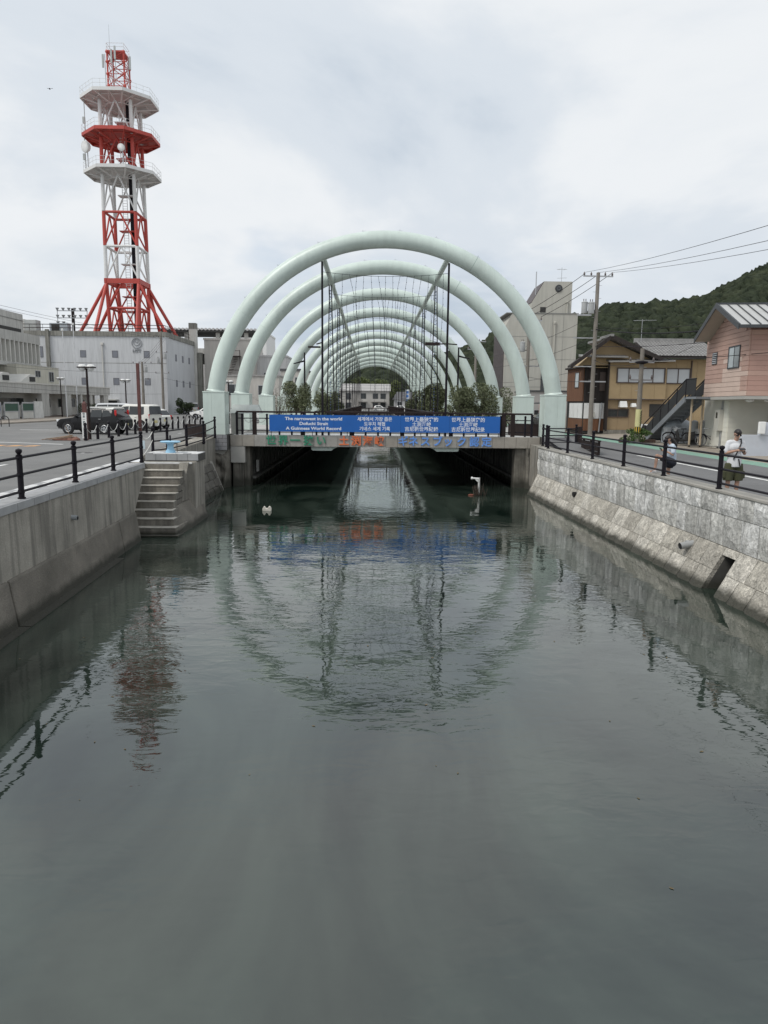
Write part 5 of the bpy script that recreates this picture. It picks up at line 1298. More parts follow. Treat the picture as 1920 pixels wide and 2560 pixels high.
# ================================================================ right bank: fence and kerbside
RP = [(XR(y)+0.09, y, 2.2) for y in (4.3, 7.3, 10.35, 13.35, 16.35, 19.38, 22.36, 25.35, 28.4, 31.3)]
fence('iron_fence', 'black iron fence with ball tops on the granite wall along the right bank road', RP, h=1.0)
fence('iron_fence', 'short black iron fence turning the corner beside the right arch foot', [(7.95, 32.3, 2.2), (8.1, 33.6, 2.2), (9.75, 33.9, 2.2)], h=1.0)
o = MB().box(9.95, 34.0, 2.45, 0.2, 0.2, 1.3).build('wooden_post', dark_brown, None, loc=(9.95, 34, 1.86), bevel=0.01); tag(o, 'thick dark brown post at the end of the short corner fence', 'post')
bench = thing('wooden_barrier', 'dark brown slatted wooden barrier on the road side by the right arch foot', 'barrier', (9.6, 31.2, 1.86))
for k in range(3): MB().box(9.6, 31.2, 2.06+k*0.2, 0.06, 2.4, 0.17).build('slat', dark_brown, bench, bevel=0.01)
for y in (30.1, 31.2, 32.3): MB().box(9.66, y, 2.22, 0.08, 0.1, 0.74).build('post', dark_brown, bench)
MB().box(9.6, 31.2, 2.62, 0.16, 2.6, 0.05).build('top_board', dark_brown, bench)
def bent_panel(label, cx, cy, r, a0, a1, z0, z1):
    vs = []; fs = []; n = 10
    for k in range(n+1):
        a = a0+(a1-a0)*k/n
        for rr_ in (r, r+0.06):
            for z in (z0, z1): vs.append((cx+rr_*math.cos(a), cy+rr_*math.sin(a), z))
    for k in range(n):
        o = k*4; fs += [(o, o+4, o+5, o+1), (o+2, o+3, o+7, o+6), (o+1, o+5, o+7, o+3), (o, o+2, o+6, o+4)]
    fs += [(0, 1, 3, 2), (n*4, n*4+2, n*4+3, n*4+1)]
    o = MB().add(vs, fs).build('curved_panel', dark_brown, None, loc=(cx, cy, z0)); tag(o, label, 'panel')
bent_panel('curved dark brown panel between the left fence and the left arch foot', -7.6, 35.3, 1.5, R(190), R(262), 2.45, 3.05)
bent_panel('curved dark brown panel behind the bridge railing by the right arch foot', 8.8, 37.5, 1.6, R(185), R(262), 2.5, 3.15)

# ================================================================ pink house
pinkA = mat('pink siding', (0.47, 0.31, 0.255), 0.8, 0.06, 1.5); pinkB = mat('pale pink siding', (0.60, 0.46, 0.39), 0.8, 0.06, 1.5)
pinkC = mat('deep pink siding', (0.42, 0.26, 0.215), 0.8, 0.06, 1.5)
roof_st = mat('standing seam roof', (0.50, 0.50, 0.485), 0.5, 0.08, 0.6, metal=0.2, dirt=(0.30, 0.295, 0.28), dirt_amt=0.4)
dark_trim = mat('dark roof trim', (0.05, 0.055, 0.06), 0.55, 0.15, 3)
soff = mat('eave soffit board', (0.42, 0.36, 0.30), 0.8, 0.06, 1)
creamA = mat('cream siding', (0.72, 0.71, 0.63), 0.8, 0.05, 1.2)
ph = thing('pink_house', 'pink sided house with a grey metal gable roof overhanging the right roadside', 'house', (17.4, 33.23, 1.9), R(-7.3))
P = dict(world=False)
def pz(z): return z-1.9
LG, ZE, ZR, Z2 = 5.85, 7.62, 9.0, 4.62
# upper floor core (local x' away from the road, y' along it)
MB().prism([(0.02, pz(Z2)), (LG, pz(Z2)), (LG, pz(ZE)), (LG/2-0.2, pz(ZR)-0.12), (0.02, pz(ZE))], 0.03, 9, 'X').build('wall_core', pinkC, ph, **P)
prnd = random.Random(3)
rows = 15; hh = (ZE-Z2)/13
for r_ in range(19):
    za = Z2+r_*hh; zb = za+hh
    cols = [0, 0.75, 3.2, LG] if True else []
    for ya, yb in zip(cols, cols[1:]):
        if zb > ZE+0.02:     # gable rows shrink with the roof slope
            f = (zb-ZE)/(ZR-0.1-ZE)
            if f >= 1: continue
            lo, hi = f*(LG/2-0.2), LG-f*(LG/2+0.2)
            ya, yb = max(ya, lo), min(yb, hi)
            if yb-ya < 0.15: continue
        m_ = pinkA
        if r_ < 6 and prnd.random() < 0.55: m_ = pinkB
        elif r_ < 9 and ya > 0.5 and ya < 3 and prnd.random() < 0.4: m_ = pinkB
        MB().bb(-0.025, 0.03, ya+0.004, yb-0.004, pz(za)+0.008, pz(zb)-0.008).build('siding_board', m_, ph, **P)
for r_ in range(13):
    za = Z2+r_*hh
    for xa, xb in ((0.035, 3.0), (3.0, 6.5)):
        MB().bb(xa+0.004, xb-0.004, -0.02, 0.03, pz(za)+0.005, pz(za+hh)-0.005).build('siding_board', pinkC if (r_+int(xa)) % 4 else pinkA, ph, **P)
def lwindow(par, x, ya, yb, z0, z1, frame_m, panes, fw_=0.06):
    f = MB(); d = -0.07
    f.bb(d, 0, ya, yb, pz(z0), pz(z0)+fw_).bb(d, 0, ya, yb, pz(z1)-fw_, pz(z1)).bb(d, 0, ya, ya+fw_, pz(z0)+fw_, pz(z1)-fw_).bb(d, 0, yb-fw_, yb, pz(z0)+fw_, pz(z1)-fw_)
    ym = (ya+yb)/2; f.bb(d*0.8, 0, ym-0.025, ym+0.025, pz(z0)+fw_, pz(z1)-fw_)
    fo = f.build('window', frame_m, par, **P)
    for a, b, m_ in panes: MB().bb(-0.045, -0.03, a, b, pz(z0)+fw_, pz(z1)-fw_).build('pane', m_, fo, **P)
    return fo
lwindow(ph, 0, 1.0, 2.5, 5.95, 7.03, dark_trim, ((1.06, 1.74, mat('curtained glass', (0.26, 0.28, 0.29), 0.15, 0.1)), (1.76, 2.44, glass_pale)))
vt = MB().bb(-0.05, 0, 4.1, 4.85, pz(6.28), pz(6.9)).build('vent', dark_trim, ph, **P)
for k in range(6): MB().box(-0.06, 4.475, pz(6.34)+k*0.098, 0.03, 0.6, 0.05, 0, ry=R(25)).build('vent_slat', steel, vt, **P)
# roof: ridge runs away from the road
ov = 0.8; yr = LG/2-0.45
for (ya, za, yb, zb, nm) in ((-0.75, ZE+0.14, yr, ZR+0.08, 'roof'), (LG+0.45-0.75, ZE+0.05, yr, ZR+0.08, 'roof')):
    mb = MB(); mb.hexa([(-ov, ya, pz(za)-0.1), (10, ya, pz(za)-0.1), (10, yb, pz(zb)-0.1), (-ov, yb, pz(zb)-0.1), (-ov, ya, pz(za)), (10, ya, pz(za)), (10, yb, pz(zb)), (-ov, yb, pz(zb))])
    ro = mb.build('roof', roof_st, ph, **P)
    for k in range(24):
        x = -ov+0.03+k*0.45
        MB().hexa([(x-0.02, ya, pz(za)), (x+0.02, ya, pz(za)), (x+0.02, yb, pz(zb)), (x-0.02, yb, pz(zb)), (x-0.02, ya, pz(za)+0.05), (x+0.02, ya, pz(za)+0.05), (x+0.02, yb, pz(zb)+0.05), (x-0.02, yb, pz(zb)+0.05)]).build('seam_rib', dark_trim if ya < 0 else roof_st, ro, **P)
    MB().hexa([(-ov-0.04, ya, pz(za)-0.2), (-ov, ya, pz(za)-0.2), (-ov, yb, pz(zb)-0.2), (-ov-0.04, yb, pz(zb)-0.2), (-ov-0.04, ya, pz(za)+0.06), (-ov, ya, pz(za)+0.06), (-ov, yb, pz(zb)+0.06), (-ov-0.04, yb, pz(zb)+0.06)]).build('barge_board', dark_trim, ph, **P)
    MB().hexa([(-ov, ya, pz(za)-0.14), (0, ya, pz(za)-0.14), (0, yb, pz(zb)-0.14), (-ov, yb, pz(zb)-0.14), (-ov, ya, pz(za)-0.105), (0, ya, pz(za)-0.105), (0, yb, pz(zb)-0.105), (-ov, yb, pz(zb)-0.105)]).build('eave_soffit', soff, ph, **P)
MB().bb(-ov, 10, yr-0.07, yr+0.07, pz(ZR)+0.06, pz(ZR)+0.15).build('ridge_cap', dark_trim, ph, **P)
MB().bb(-ov, 10, -0.90, -0.75, pz(ZE)-0.0, pz(ZE)+0.14).build('gutter', dark_trim, ph, **P)
MB().tube([(1.9, -0.82, pz(ZE)), (1.5, -0.12, pz(ZE)-0.5), (1.45, -0.1, pz(4.4))], 0.05, 8).build('downpipe', dark_trim, ph, **P)
MB().bb(-0.03, 9, -0.03, LG, pz(Z2)-0.16, pz(Z2)-0.01).build('floor_edge', conc_pale, ph, **P)
for k in range(4): MB().ell((0.5+k*0.85, 0.8, pz(Z2)-0.2), 0.2, 0.2, 0.10, 12, 6).build('ceiling_lamp', white_paint, ph, smooth=True, **P)
# ground floor, set back
MB().bb(0.6, 9, 3.72, 7.5, 0, pz(Z2)-0.17).build('ground_wall', creamA, ph, **P)
for r_ in range(10):
    z = 0.1+r_*0.26
    MB().bb(0.575, 0.6, 3.76, 5.3, z, z+0.25).build('cream_board', creamA, ph, **P)
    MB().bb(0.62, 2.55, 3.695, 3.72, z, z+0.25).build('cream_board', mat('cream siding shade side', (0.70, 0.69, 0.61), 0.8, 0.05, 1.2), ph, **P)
MB().bb(2.6, 4.2, 3.65, 3.72, 0.05, 2.3).build('entrance', dk_in, ph, **P)
MB().bb(2.62, 3.1, 3.60, 3.65, 0.05, 2.0).bb(3.15, 3.6, 3.60, 3.65, 0.05, 2.0).build('door', glass_dark, ph, **P)
MB().bb(2.1, 2.25, 1.2, 1.35, 1.5, pz(Z2)-0.17).build('hanger', black_iron, ph, **P)
mt = MB().bb(0.35, 0.575, 4.3, 5.0, 0.95, 2.05).build('meter_box', mat('meter box beige', (0.50, 0.49, 0.44), 0.6, 0.04), ph, **P)
MB().bb(0.34, 0.35, 4.55, 4.8, 1.6, 1.9).build('meter_glass', glass_dark, mt, **P)
MB().bb(0.5, 0.56, 4.38, 4.5, 0, 2.5).build('conduit', steel, ph, **P)
MB().bb(0.7, 0.8, 5.4, 7.2, 0.1, 2.1).build('sliding_door', glass_dark, ph, **P)
MB().bb(0.62, 0.7, 5.4, 5.5, 0, 2.2).bb(0.62, 0.7, 6.25, 6.35, 0, 2.2).bb(0.62, 0.7, 7.1, 7.2, 0, 2.2).build('door_frame', alu, ph, **P)
# low rendered wall in front
wl = thing('garden_wall', 'low white rendered wall with a raised step at the right edge beside the man', 'wall', (18, 32.1, 1.9))
wr_m = mat('white blue render', (0.52, 0.55, 0.60), 0.85, 0.08, 0.8, dirt=(0.38, 0.39, 0.41), dirt_amt=0.5, dirt_scale=0.8)
MB().bb(16.8, 26, 32.1, 32.3, 1.8, 2.85).build('lower_wall', wr_m, wl, bevel=0.01); MB().bb(17.62, 26, 32.04, 32.34, 2.851, 3.42).build('upper_wall', wr_m, wl, bevel=0.01)
o = MB().bb(17.45, 17.75, 31.9, 32.03, 2.9, 3.45).build('white_box', white_paint, None, loc=(17.6, 32, 2.9), bevel=0.03); tag(o, 'narrow white utility box fixed to the low rendered wall at the right edge', 'box')

# ---------------------------------------------------------------- outside staircase
sx = thing('outside_staircase', 'grey steel outside staircase with black mesh railings climbing to the pink house', 'staircase', (17.2, 44.5, 1.9))
stl = mat('stair steel grey', (0.20, 0.215, 0.235), 0.55, 0.1, 3); mesh_m = mat('black mesh panel', (0.022, 0.022, 0.024), 0.6, 0.15, 10)
NS = 13; y0s, y1s, z0s, z1s = 44.6, 39.2, 1.95, 4.62
for k in range(NS):
    y = y0s+(y1s-y0s)*(k+0.5)/NS; z = z0s+(z1s-z0s)*(k+1)/NS
    MB().bb(17.25, 18.2, y-0.17, y+0.17, z-0.04, z).bb(17.25, 18.2, y+0.16, y+0.175, z-0.2, z-0.04).build('tread', stl, sx)
for x in (17.2, 18.22):
    MB().hexa([(x-0.04, y0s, z0s-0.1), (x+0.04, y0s, z0s-0.1), (x+0.04, y1s, z1s-0.3), (x-0.04, y1s, z1s-0.3), (x-0.04, y0s, z0s+0.2), (x+0.04, y0s, z0s+0.2), (x+0.04, y1s, z1s+0.05), (x-0.04, y1s, z1s+0.05)]).build('stringer', stl, sx)
    MB().tube([(x, y0s+0.5, z0s+0.95), (x, y1s, z1s+0.95), (x, 38.0, z1s+0.95)], 0.035, 8).build('handrail', black_iron, sx, smooth=True)
    for k in range(6):
        f = k/5; y = y0s+(y1s-y0s)*f; z = z0s+(z1s-z0s)*f
        MB().cyl((x, y, z-0.05), (x, y, z+0.95), 0.03, n=7).build('post', black_iron, sx)
        if k < 5:
            ya, yb = y-0.05, y0s+(y1s-y0s)*(f+0.2)+0.05; za, zb = z, z0s+(z1s-z0s)*(f+0.2)
            MB().hexa([(x-0.01, ya, za+0.16), (x+0.01, ya, za+0.16), (x+0.01, yb, zb+0.16), (x-0.01, yb, zb+0.16), (x-0.01, ya, za+0.88), (x+0.01, ya, za+0.88), (x+0.01, yb, zb+0.88), (x-0.01, yb, zb+0.88)]).build('mesh_panel', mesh_m, sx)
MB().bb(17.2, 18.3, 37.9, 39.2, z1s-0.12, z1s).build('landing', stl, sx)
MB().bb(17.19, 17.21, 38.0, 39.15, z1s+0.1, z1s+0.92).build('mesh_panel', mesh_m, sx)
MB().cyl((17.5, 39.0, 1.9), (17.5, 39.0, z1s-0.1), 0.06, n=8).cyl((18.1, 39.0, 1.9), (18.1, 39.0, z1s-0.1), 0.06, n=8).build('support', mat('tan post', (0.42, 0.34, 0.24), 0.7), sx)

# ---------------------------------------------------------------- tanks, bicycles, scooter
tank_m = mat('grey gas cylinder', (0.26, 0.27, 0.27), 0.5, 0.1, 3, dirt=(0.16, 0.15, 0.14), dirt_amt=0.5, dirt_scale=2)
for k, (x, y) in enumerate(((18.45, 40.6), (18.95, 40.55), (19.6, 40.45), (20.05, 40.4))):
    o = MB().lathe([(0.2, 0), (0.22, 0.06), (0.22, 1.2), (0.19, 1.32), (0.1, 1.38), (0.04, 1.4)], x, y, 1.93, 16).build('gas_cylinder', tank_m, None, smooth=True, loc=(x, y, 1.93))
    tag(o, ['grey gas cylinder behind the bicycle, nearest to the staircase', 'second grey gas cylinder from the staircase behind the bicycle saddle', 'third grey gas cylinder beside the back wheel of the bicycle', 'grey gas cylinder nearest to the sliding door of the pink house'][k], 'gas cylinder', 'gas cylinders by the pink house')
def bicycle(label, x, y, z, rz, frame_m):
    t = thing('bicycle', label, 'bicycle', (x, y, z), rz, 'bicycles under the staircase')
    def wheel(cx):
        w_ = MB().tube([(cx+0.33*math.cos(a), 0, 0.34+0.33*math.sin(a)) for a in [2*math.pi*k/24 for k in range(25)]], 0.019, 6, caps=False).build('wheel', tyre_m, t, smooth=True, world=False)
        r_ = MB().tube([(cx+0.30*math.cos(a), 0, 0.34+0.30*math.sin(a)) for a in [2*math.pi*k/24 for k in range(25)]], 0.010, 5, caps=False)
        for k in range(12):
            a = 2*math.pi*k/12; r_.cyl((cx, 0.02*(-1)**k, 0.34), (cx+0.3*math.cos(a), 0, 0.34+0.3*math.sin(a)), 0.003, n=4)
        r_.cyl((cx, -0.05, 0.34), (cx, 0.05, 0.34), 0.025, n=8).build('rim', steel, w_, world=False)
        MB().tube([(cx+0.37*math.cos(a), 0, 0.34+0.37*math.sin(a)) for a in [R(20)+R(150)*k/10 for k in range(11)]], 0.022, 6).build('mudguard', frame_m, t, world=False)
    wheel(-0.55); wheel(0.55)
    f = MB()
    for a, b, r in (((-0.12, 0, 0.30), (0.40, 0, 0.72), 0.02), ((-0.12, 0, 0.30), (-0.25, 0, 0.80), 0.017), ((-0.2, 0, 0.52), (0.38, 0, 0.62), 0.014), ((0.36, 0, 0.86), (0.55, 0, 0.34), 0.016), ((-0.55, 0.03, 0.34), (-0.12, 0.03, 0.30), 0.011), ((-0.55, 0, 0.34), (-0.23, 0, 0.72), 0.011)): f.cyl(a, b, r, n=7)
    f.build('frame', frame_m, t, smooth=True, world=False)
    MB().tube([(0.16, -0.27, 0.98), (0.30, -0.26, 1.0), (0.37, -0.08, 0.98), (0.37, 0.08, 0.98), (0.30, 0.26, 1.0), (0.16, 0.27, 0.98)], 0.013, 6).cyl((0.36, 0, 0.84), (0.37, 0, 0.99), 0.014, n=6).build('handlebar', chrome, t, smooth=True, world=False)
    MB().hexa([(-0.40, -0.09, 0.85), (-0.12, -0.025, 0.85), (-0.12, 0.025, 0.85), (-0.40, 0.09, 0.85), (-0.40, -0.08, 0.92), (-0.13, -0.02, 0.90), (-0.13, 0.02, 0.90), (-0.40, 0.08, 0.92)]).cyl((-0.25, 0, 0.78), (-0.27, 0, 0.86), 0.014, n=6).build('saddle', trim_m, t, world=False, bevel=0.02)
    bk = MB()
    for k in range(6):
        z_ = 0.72+k*0.045; bk.bb(0.46, 0.80, -0.16, -0.15, z_, z_+0.008).bb(0.46, 0.80, 0.15, 0.16, z_, z_+0.008).bb(0.79, 0.80, -0.16, 0.16, z_, z_+0.008).bb(0.46, 0.47, -0.16, 0.16, z_, z_+0.008)
    for k in range(8): bk.bb(0.46+k*0.048, 0.466+k*0.048, -0.16, -0.154, 0.72, 0.96).bb(0.794, 0.80, -0.16+k*0.045, -0.154+k*0.045, 0.72, 0.96)
    bk.bb(0.46, 0.80, -0.16, 0.16, 0.71, 0.72).build('basket', steel, t, world=False)
    MB().cyl((-0.12, -0.05, 0.30), (-0.12, 0.05, 0.30), 0.075, n=12).cyl((-0.12, 0.07, 0.30), (-0.05, 0.07, 0.16), 0.01, n=5).bb(-0.09, 0.01, 0.06, 0.14, 0.15, 0.17).cyl((-0.12, -0.07, 0.30), (-0.2, -0.07, 0.44), 0.01, n=5).build('crank', chrome, t, world=False)
bicycle('dark town bicycle with its saddle in front of the grey gas cylinders', 18.75, 39.2, 1.92, R(184), paint('dark blue', (0.02, 0.022, 0.04)))
bicycle('bicycle half hidden under the outside staircase behind the scooter', 17.75, 41.0, 1.93, R(170), black_iron)
scr = thing('motor_scooter', 'dark motor scooter parked under the outside staircase beside the bicycle', 'scooter', (17.6, 39.9, 1.92), R(172))
for cx in (-0.5, 0.5):
    w_ = MB().lathe([(0.1, -0.05), (0.2, -0.06), (0.23, 0), (0.2, 0.06), (0.1, 0.05)], n=16).build('wheel', tyre_m, scr, smooth=True, world=False); w_.data.transform(Matrix.Rotation(math.pi/2, 4, 'X')); w_.location = (cx, 0, 0.23)
MB().prism([(-0.75, 0.55), (-0.55, 0.35), (-0.15, 0.25), (0.25, 0.22), (0.4, 0.35), (0.48, 0.85), (0.40, 0.9), (0.24, 0.36), (-0.05, 0.36), (-0.12, 0.62), (-0.6, 0.72)], -0.16, 0.16, 'Y').build('body', trim_m, scr, world=False, bevel=0.03)
MB().hexa([(-0.68, -0.13, 0.70), (-0.1, -0.12, 0.64), (-0.1, 0.12, 0.64), (-0.68, 0.13, 0.70), (-0.66, -0.11, 0.80), (-0.12, -0.1, 0.74), (-0.12, 0.1, 0.74), (-0.66, 0.11, 0.80)]).build('seat', tyre_m, scr, world=False, bevel=0.03)
MB().tube([(0.3, -0.32, 0.98), (0.42, -0.1, 0.95), (0.42, 0.1, 0.95), (0.3, 0.32, 0.98)], 0.018, 6).box(0.5, 0, 0.88, 0.12, 0.2, 0.16).build('handlebar', steel, scr, world=False)
o = MB().ell((18.2, 42.2, 2.85), 0.9, 0.5, 0.55, 14, 8).bb(17.4, 19, 41.8, 42.6, 1.95, 2.85).build('covered_heap', mat('pale tarpaulin', (0.30, 0.33, 0.36), 0.5, 0.2, 3), None, smooth=True, loc=(18.2, 42.2, 1.95)); tag(o, 'pale tarpaulin covered heap behind the scooter under the staircase', 'tarpaulin')
# ================================================================ ochre house
oc = mat('ochre wall panel', (0.37, 0.275, 0.155), 0.75, 0.07, 0.8, dirt=(0.28, 0.20, 0.11), dirt_amt=0.4); oc2 = mat('ochre lower panel', (0.33, 0.24, 0.14), 0.75, 0.07, 0.8)
tile_roof = mat('grey roof tile', (0.25, 0.245, 0.24), 0.6, 0.2, 2.5, dirt=(0.24, 0.235, 0.225), dirt_amt=0.5, dirt_scale=1.5)
wood_b = mat('reddish weathered boards', (0.155, 0.072, 0.038), 0.85, 0.35, 2, aniso=(6, 6, 0.4), bump=0.004, bscale=20); wood_d = mat('dark and shaded boards', (0.028, 0.022, 0.020), 0.85, 0.3, 2, aniso=(6, 6, 0.4))
brown_fr = mat('brown window frame', (0.07, 0.05, 0.042), 0.5, 0.1, 4)
blind = mat('white blind behind glass', (0.50, 0.53, 0.55), 0.25, 0.08, 0.7)
oh = thing('ochre_house', 'ochre panelled two storey house with a grey tiled roof and wide white blinds', 'house', (20, 54, 2.0))
MB().bb(17.75, 25.2, 54.03, 62, 2.0, 7.6).build('wall_core', oc2, oh)
for k in range(5):
    x = 17.75+k*0.862; MB().bb(x+0.006, x+0.856, 53.75, 54.03, 4.62, 7.3).build('wall_panel', oc, oh)
MB().bb(17.7, 22.08, 53.72, 54.03, 4.55, 4.62).build('floor_band', brown_fr, oh)
for k in range(4):
    x = 22.06+k*0.79; MB().bb(x+0.006, x+0.784, 54.0, 54.03, 2.3, 7.55).build('wall_panel', oc, oh)
for k in range(5):
    x = 17.75+k*0.862; MB().bb(x+0.006, x+0.856, 54.0, 54.03, 2.3, 4.55).build('wall_panel', oc2, oh)
MB().bb(17.6, 25.2, 53.95, 54.04, 2.0, 2.28).build('plinth_course', conc, oh)
def ow(x0, x1, z0, z1, y, n, pane):
    return window(oh, x0, x1, z0, z1, y, brown_fr, pane, n, '-Y', 0.08, 0.07)
ow(18.28, 21.93, 5.78, 6.92, 53.75, 4, blind); ow(22.08, 23.95, 5.76, 6.93, 54.0, 2, blind)
ow(17.78, 19.42, 3.23, 3.88, 54.0, 2, glass_dark)
MB().bb(21.0, 22.4, 53.97, 54.0, 3.3, 4.25).build('side_opening', dk_in, oh)
for (a, b, c, d) in ((18.62, 19.18, 4.0, 4.45), (19.52, 19.88, 4.02, 4.3)):
    MB().hexa([(a, 53.55, c), (b, 53.55, c), (b, 54.0, c), (a, 54.0, c), (a+0.03, 53.7, d), (b-0.03, 53.7, d), (b-0.03, 54.0, d), (a+0.03, 54.0, d)]).build('vent_hood', white_paint, oh)
MB().hexa([(17.5, 53.0, 7.26), (22.35, 53.0, 7.36), (22.35, 53.95, 7.5), (17.5, 53.95, 7.4), (17.5, 53.0, 7.34), (22.35, 53.0, 7.44), (22.35, 53.95, 7.62), (17.5, 53.95, 7.52)]).build('window_awning', mat('zinc awning', (0.24, 0.235, 0.225), 0.5, 0.1), oh)
# front gable with dark barge boards (ridge runs back)
gx = 17.55
MB().prism([(15.3, 6.95), (21.0, 7.5), (gx, 8.95)], 53.95, 54.9, 'Y').build('gable_wall', oc, oh)
for (xa, za, xb, zb) in ((14.6, 6.95, gx, 9.18), (21.4, 7.55, gx, 9.18)):
    yb_ = 53.85 if xa < gx else 59
    mb = MB(); mb.hexa([(xa, 53.1, za-0.08), (xb, 53.1, zb-0.12), (xb, yb_, zb-0.12), (xa, yb_, za-0.08), (xa, 53.1, za+0.06), (xb, 53.1, zb+0.04), (xb, yb_, zb+0.04), (xa, yb_, za+0.06)])
    ro = mb.build('roof', wood_d if xa < gx else tile_roof, oh)
    mb = MB(); mb.hexa([(xa, 53.02, za-0.2), (xb, 53.02, zb-0.22), (xb, 53.1, zb-0.22), (xa, 53.1, za-0.2), (xa, 53.02, za+0.1), (xb, 53.02, zb+0.1), (xb, 53.1, zb+0.1), (xa, 53.1, za+0.1)]); mb.build('barge_board', wood_d, oh)
MB().bb(gx-0.12, gx+0.12, 52.98, 55.5, 9.12, 9.3).build('ridge_tile', tile_roof, oh)
MB().hexa([(15.4, 53.2, 7.62), (18.9, 53.2, 7.62), (18.9, 53.94, 7.72), (15.4, 53.94, 7.72), (15.4, 53.2, 7.7), (18.9, 53.2, 7.7), (18.9, 53.94, 7.86), (15.4, 53.94, 7.86)]).build('gable_awning', MATS['zinc awning'], oh)
MB().bb(16.4, 18.0, 53.9, 53.96, 6.9, 7.6).build('gable_panel', oc, oh)
# tiled main roof, eave towards the road
ya, za, yb, zb = 53.2, 7.72, 56.6, 9.05
mb = MB(); mb.hexa([(20.5, ya, za-0.1), (25.9, ya, za-0.1), (25.9, yb, zb-0.1), (20.5, yb, zb-0.1), (20.5, ya, za), (25.9, ya, za), (25.9, yb, zb), (20.5, yb, zb)]); ro = mb.build('roof', wood_d, oh)
slope = math.atan2(zb-za, yb-ya)
tsrc = None
for r_ in range(11):
    for c_ in range(21):
        x = 20.7+c_*0.255; f = r_/11; y = ya+(yb-ya)*f+0.16; z = za+(zb-za)*f+0.10
        if tsrc is None:
            pts = [(0.127*math.cos(a), 0, 0.07*math.sin(a)) for a in [math.pi*k/6 for k in range(7)]]
            vs = [(px_, -0.19, pz_+0.03) for px_, _, pz_ in pts]+[(px_*0.92, 0.19, pz_*0.8) for px_, _, pz_ in pts]; fs = [(k, k+1, k+8, k+7) for k in range(6)]+[tuple(range(7)), tuple(range(13, 6, -1)), (0, 7, 13, 6)]
            tsrc = MB().add(vs, fs).build('roof_tile', tile_roof, oh, world=False); tsrc.parent = ro
            tsrc.location = (x-20, y-54, z-2.0); tsrc.rotation_euler = (slope, 0, 0)
        else: piece(tsrc, ro, (x-20, y-54, z-2.0), (slope, 0, 0))
MB().bb(20.5, 25.9, yb-0.16, yb+0.2, zb-0.05, zb+0.28).build('ridge_tile', tile_roof, oh)
MB().bb(20.6, 25.9, ya-0.12, ya, za-0.12, za-0.02).build('gutter', wood_d, oh)
# timber clad wing on its left
MB().bb(16.1, 17.72, 54.4, 59, 2.0, 7.0).build('wing_core', dk_in, oh)
for k in range(8): x = 16.13+k*0.2; MB().bb(x, x+0.19, 54.3, 54.4, 4.45, 6.9).build('board', wood_d, oh)  # front of the same cladding, its shade put into the board colour
for k in range(14): y = 54.5+k*0.32; MB().bb(16.02, 16.1, y, y+0.31, 4.42, 6.95).build('board', wood_b, oh)
window(oh, 55.6, 56.7, 5.45, 6.65, 16.02, brown_fr, glass_pale, 1, '-X', 0.06, 0.04)
for k in range(4): x = 16.12+k*0.4; MB().bb(x+0.015, x+0.385, 54.36, 54.40, 3.12, 4.28).build('plaster_panel', white_paint, oh)
for k in range(3): y = 54.6+k*1.2; MB().bb(16.06, 16.1, y+0.03, y+1.15, 3.12, 4.28).build('plaster_panel', white_paint, oh)
for k in range(8): x = 16.13+k*0.2; MB().bb(x, x+0.19, 54.33, 54.40, 2.2, 3.08).build('board', wood_b, oh)
for k in range(12): y = 54.5+k*0.32; MB().bb(16.03, 16.1, y, y+0.31, 2.2, 3.08).build('board', wood_b, oh)
MB().bb(15.8, 17.7, 53.9, 59, 6.95, 7.08).build('wing_eave', wood_d, oh)
MB().bb(17.2, 17.62, 54.22, 54.3, 5.2, 6.6).build('shutter_box', brown_fr, oh)
MB().tube([(17.42, 54.25, 4.3), (17.42, 54.2, 4.0), (17.3, 54.2, 2.1)], 0.06, 8).build('downpipe', steel, oh, smooth=True)
MB().bb(17.66, 17.75, 53.7, 54.4, 2.2, 7.3).build('corner_post', wood_d, oh)
MB().bb(16.75, 16.95, 54.25, 54.33, 3.25, 3.6).build('meter', MATS['meter box beige'], oh)
ta = thing('tv_antenna', 'spindly television aerial above the ochre house roof ridge', 'aerial', (20.8, 56, 9))
MB().cyl((20.8, 56, 8.6), (20.8, 56, 10.7), 0.02, n=5).cyl((20.1, 56, 10.6), (21.9, 56, 10.65), 0.015, n=4).cyl((20.3, 55.7, 10.6), (20.3, 56.3, 10.6), 0.012, n=4).cyl((21.0, 55.7, 10.62), (21.0, 56.3, 10.62), 0.012, n=4).build('rods', steel, ta)

# ================================================================ pale tower building and neighbours
ivory = mat('ivory render', (0.43, 0.42, 0.375), 0.85, 0.04, 0.3, streak=0.12)
slat_b = mat('brown slatted cladding', (0.085, 0.07, 0.072), 0.6, 0.2, 2)
tb = thing('office_tower', 'ivory windowless office building with a stepped tower and a round dark emblem', 'building', (20, 85, 2.1))
MB().prism([(15.5, 2.0), (23.95, 2.0), (23.95, 14.7), (16.3, 14.7), (15.5, 13.1)], 85, 92, 'Y').build('main_block', ivory, tb)
MB().prism([(18.5, 14.7), (23.2, 14.7), (23.2, 18.3), (19.95, 18.3), (18.55, 15.9)], 85.2, 90, 'Y').build('upper_block', ivory, tb)
MB().bb(15.6, 24.05, 84.94, 92, 14.62, 14.72).build('roof_edge', MATS['joint grey'], tb)
for k in range(9): MB().bb(15.36, 15.5, 85.3+k*0.75, 85.7+k*0.75, 3, 12.8).build('slat', slat_b, tb)
MB().hexa([(18.5, 85.3, 15.95), (18.58, 85.3, 15.9), (18.58, 90, 15.9), (18.5, 90, 15.95), (19.86, 85.3, 18.28), (19.95, 85.3, 18.32), (19.95, 90, 18.32), (19.86, 90, 18.28)]).build('slope_cladding', slat_b, tb)
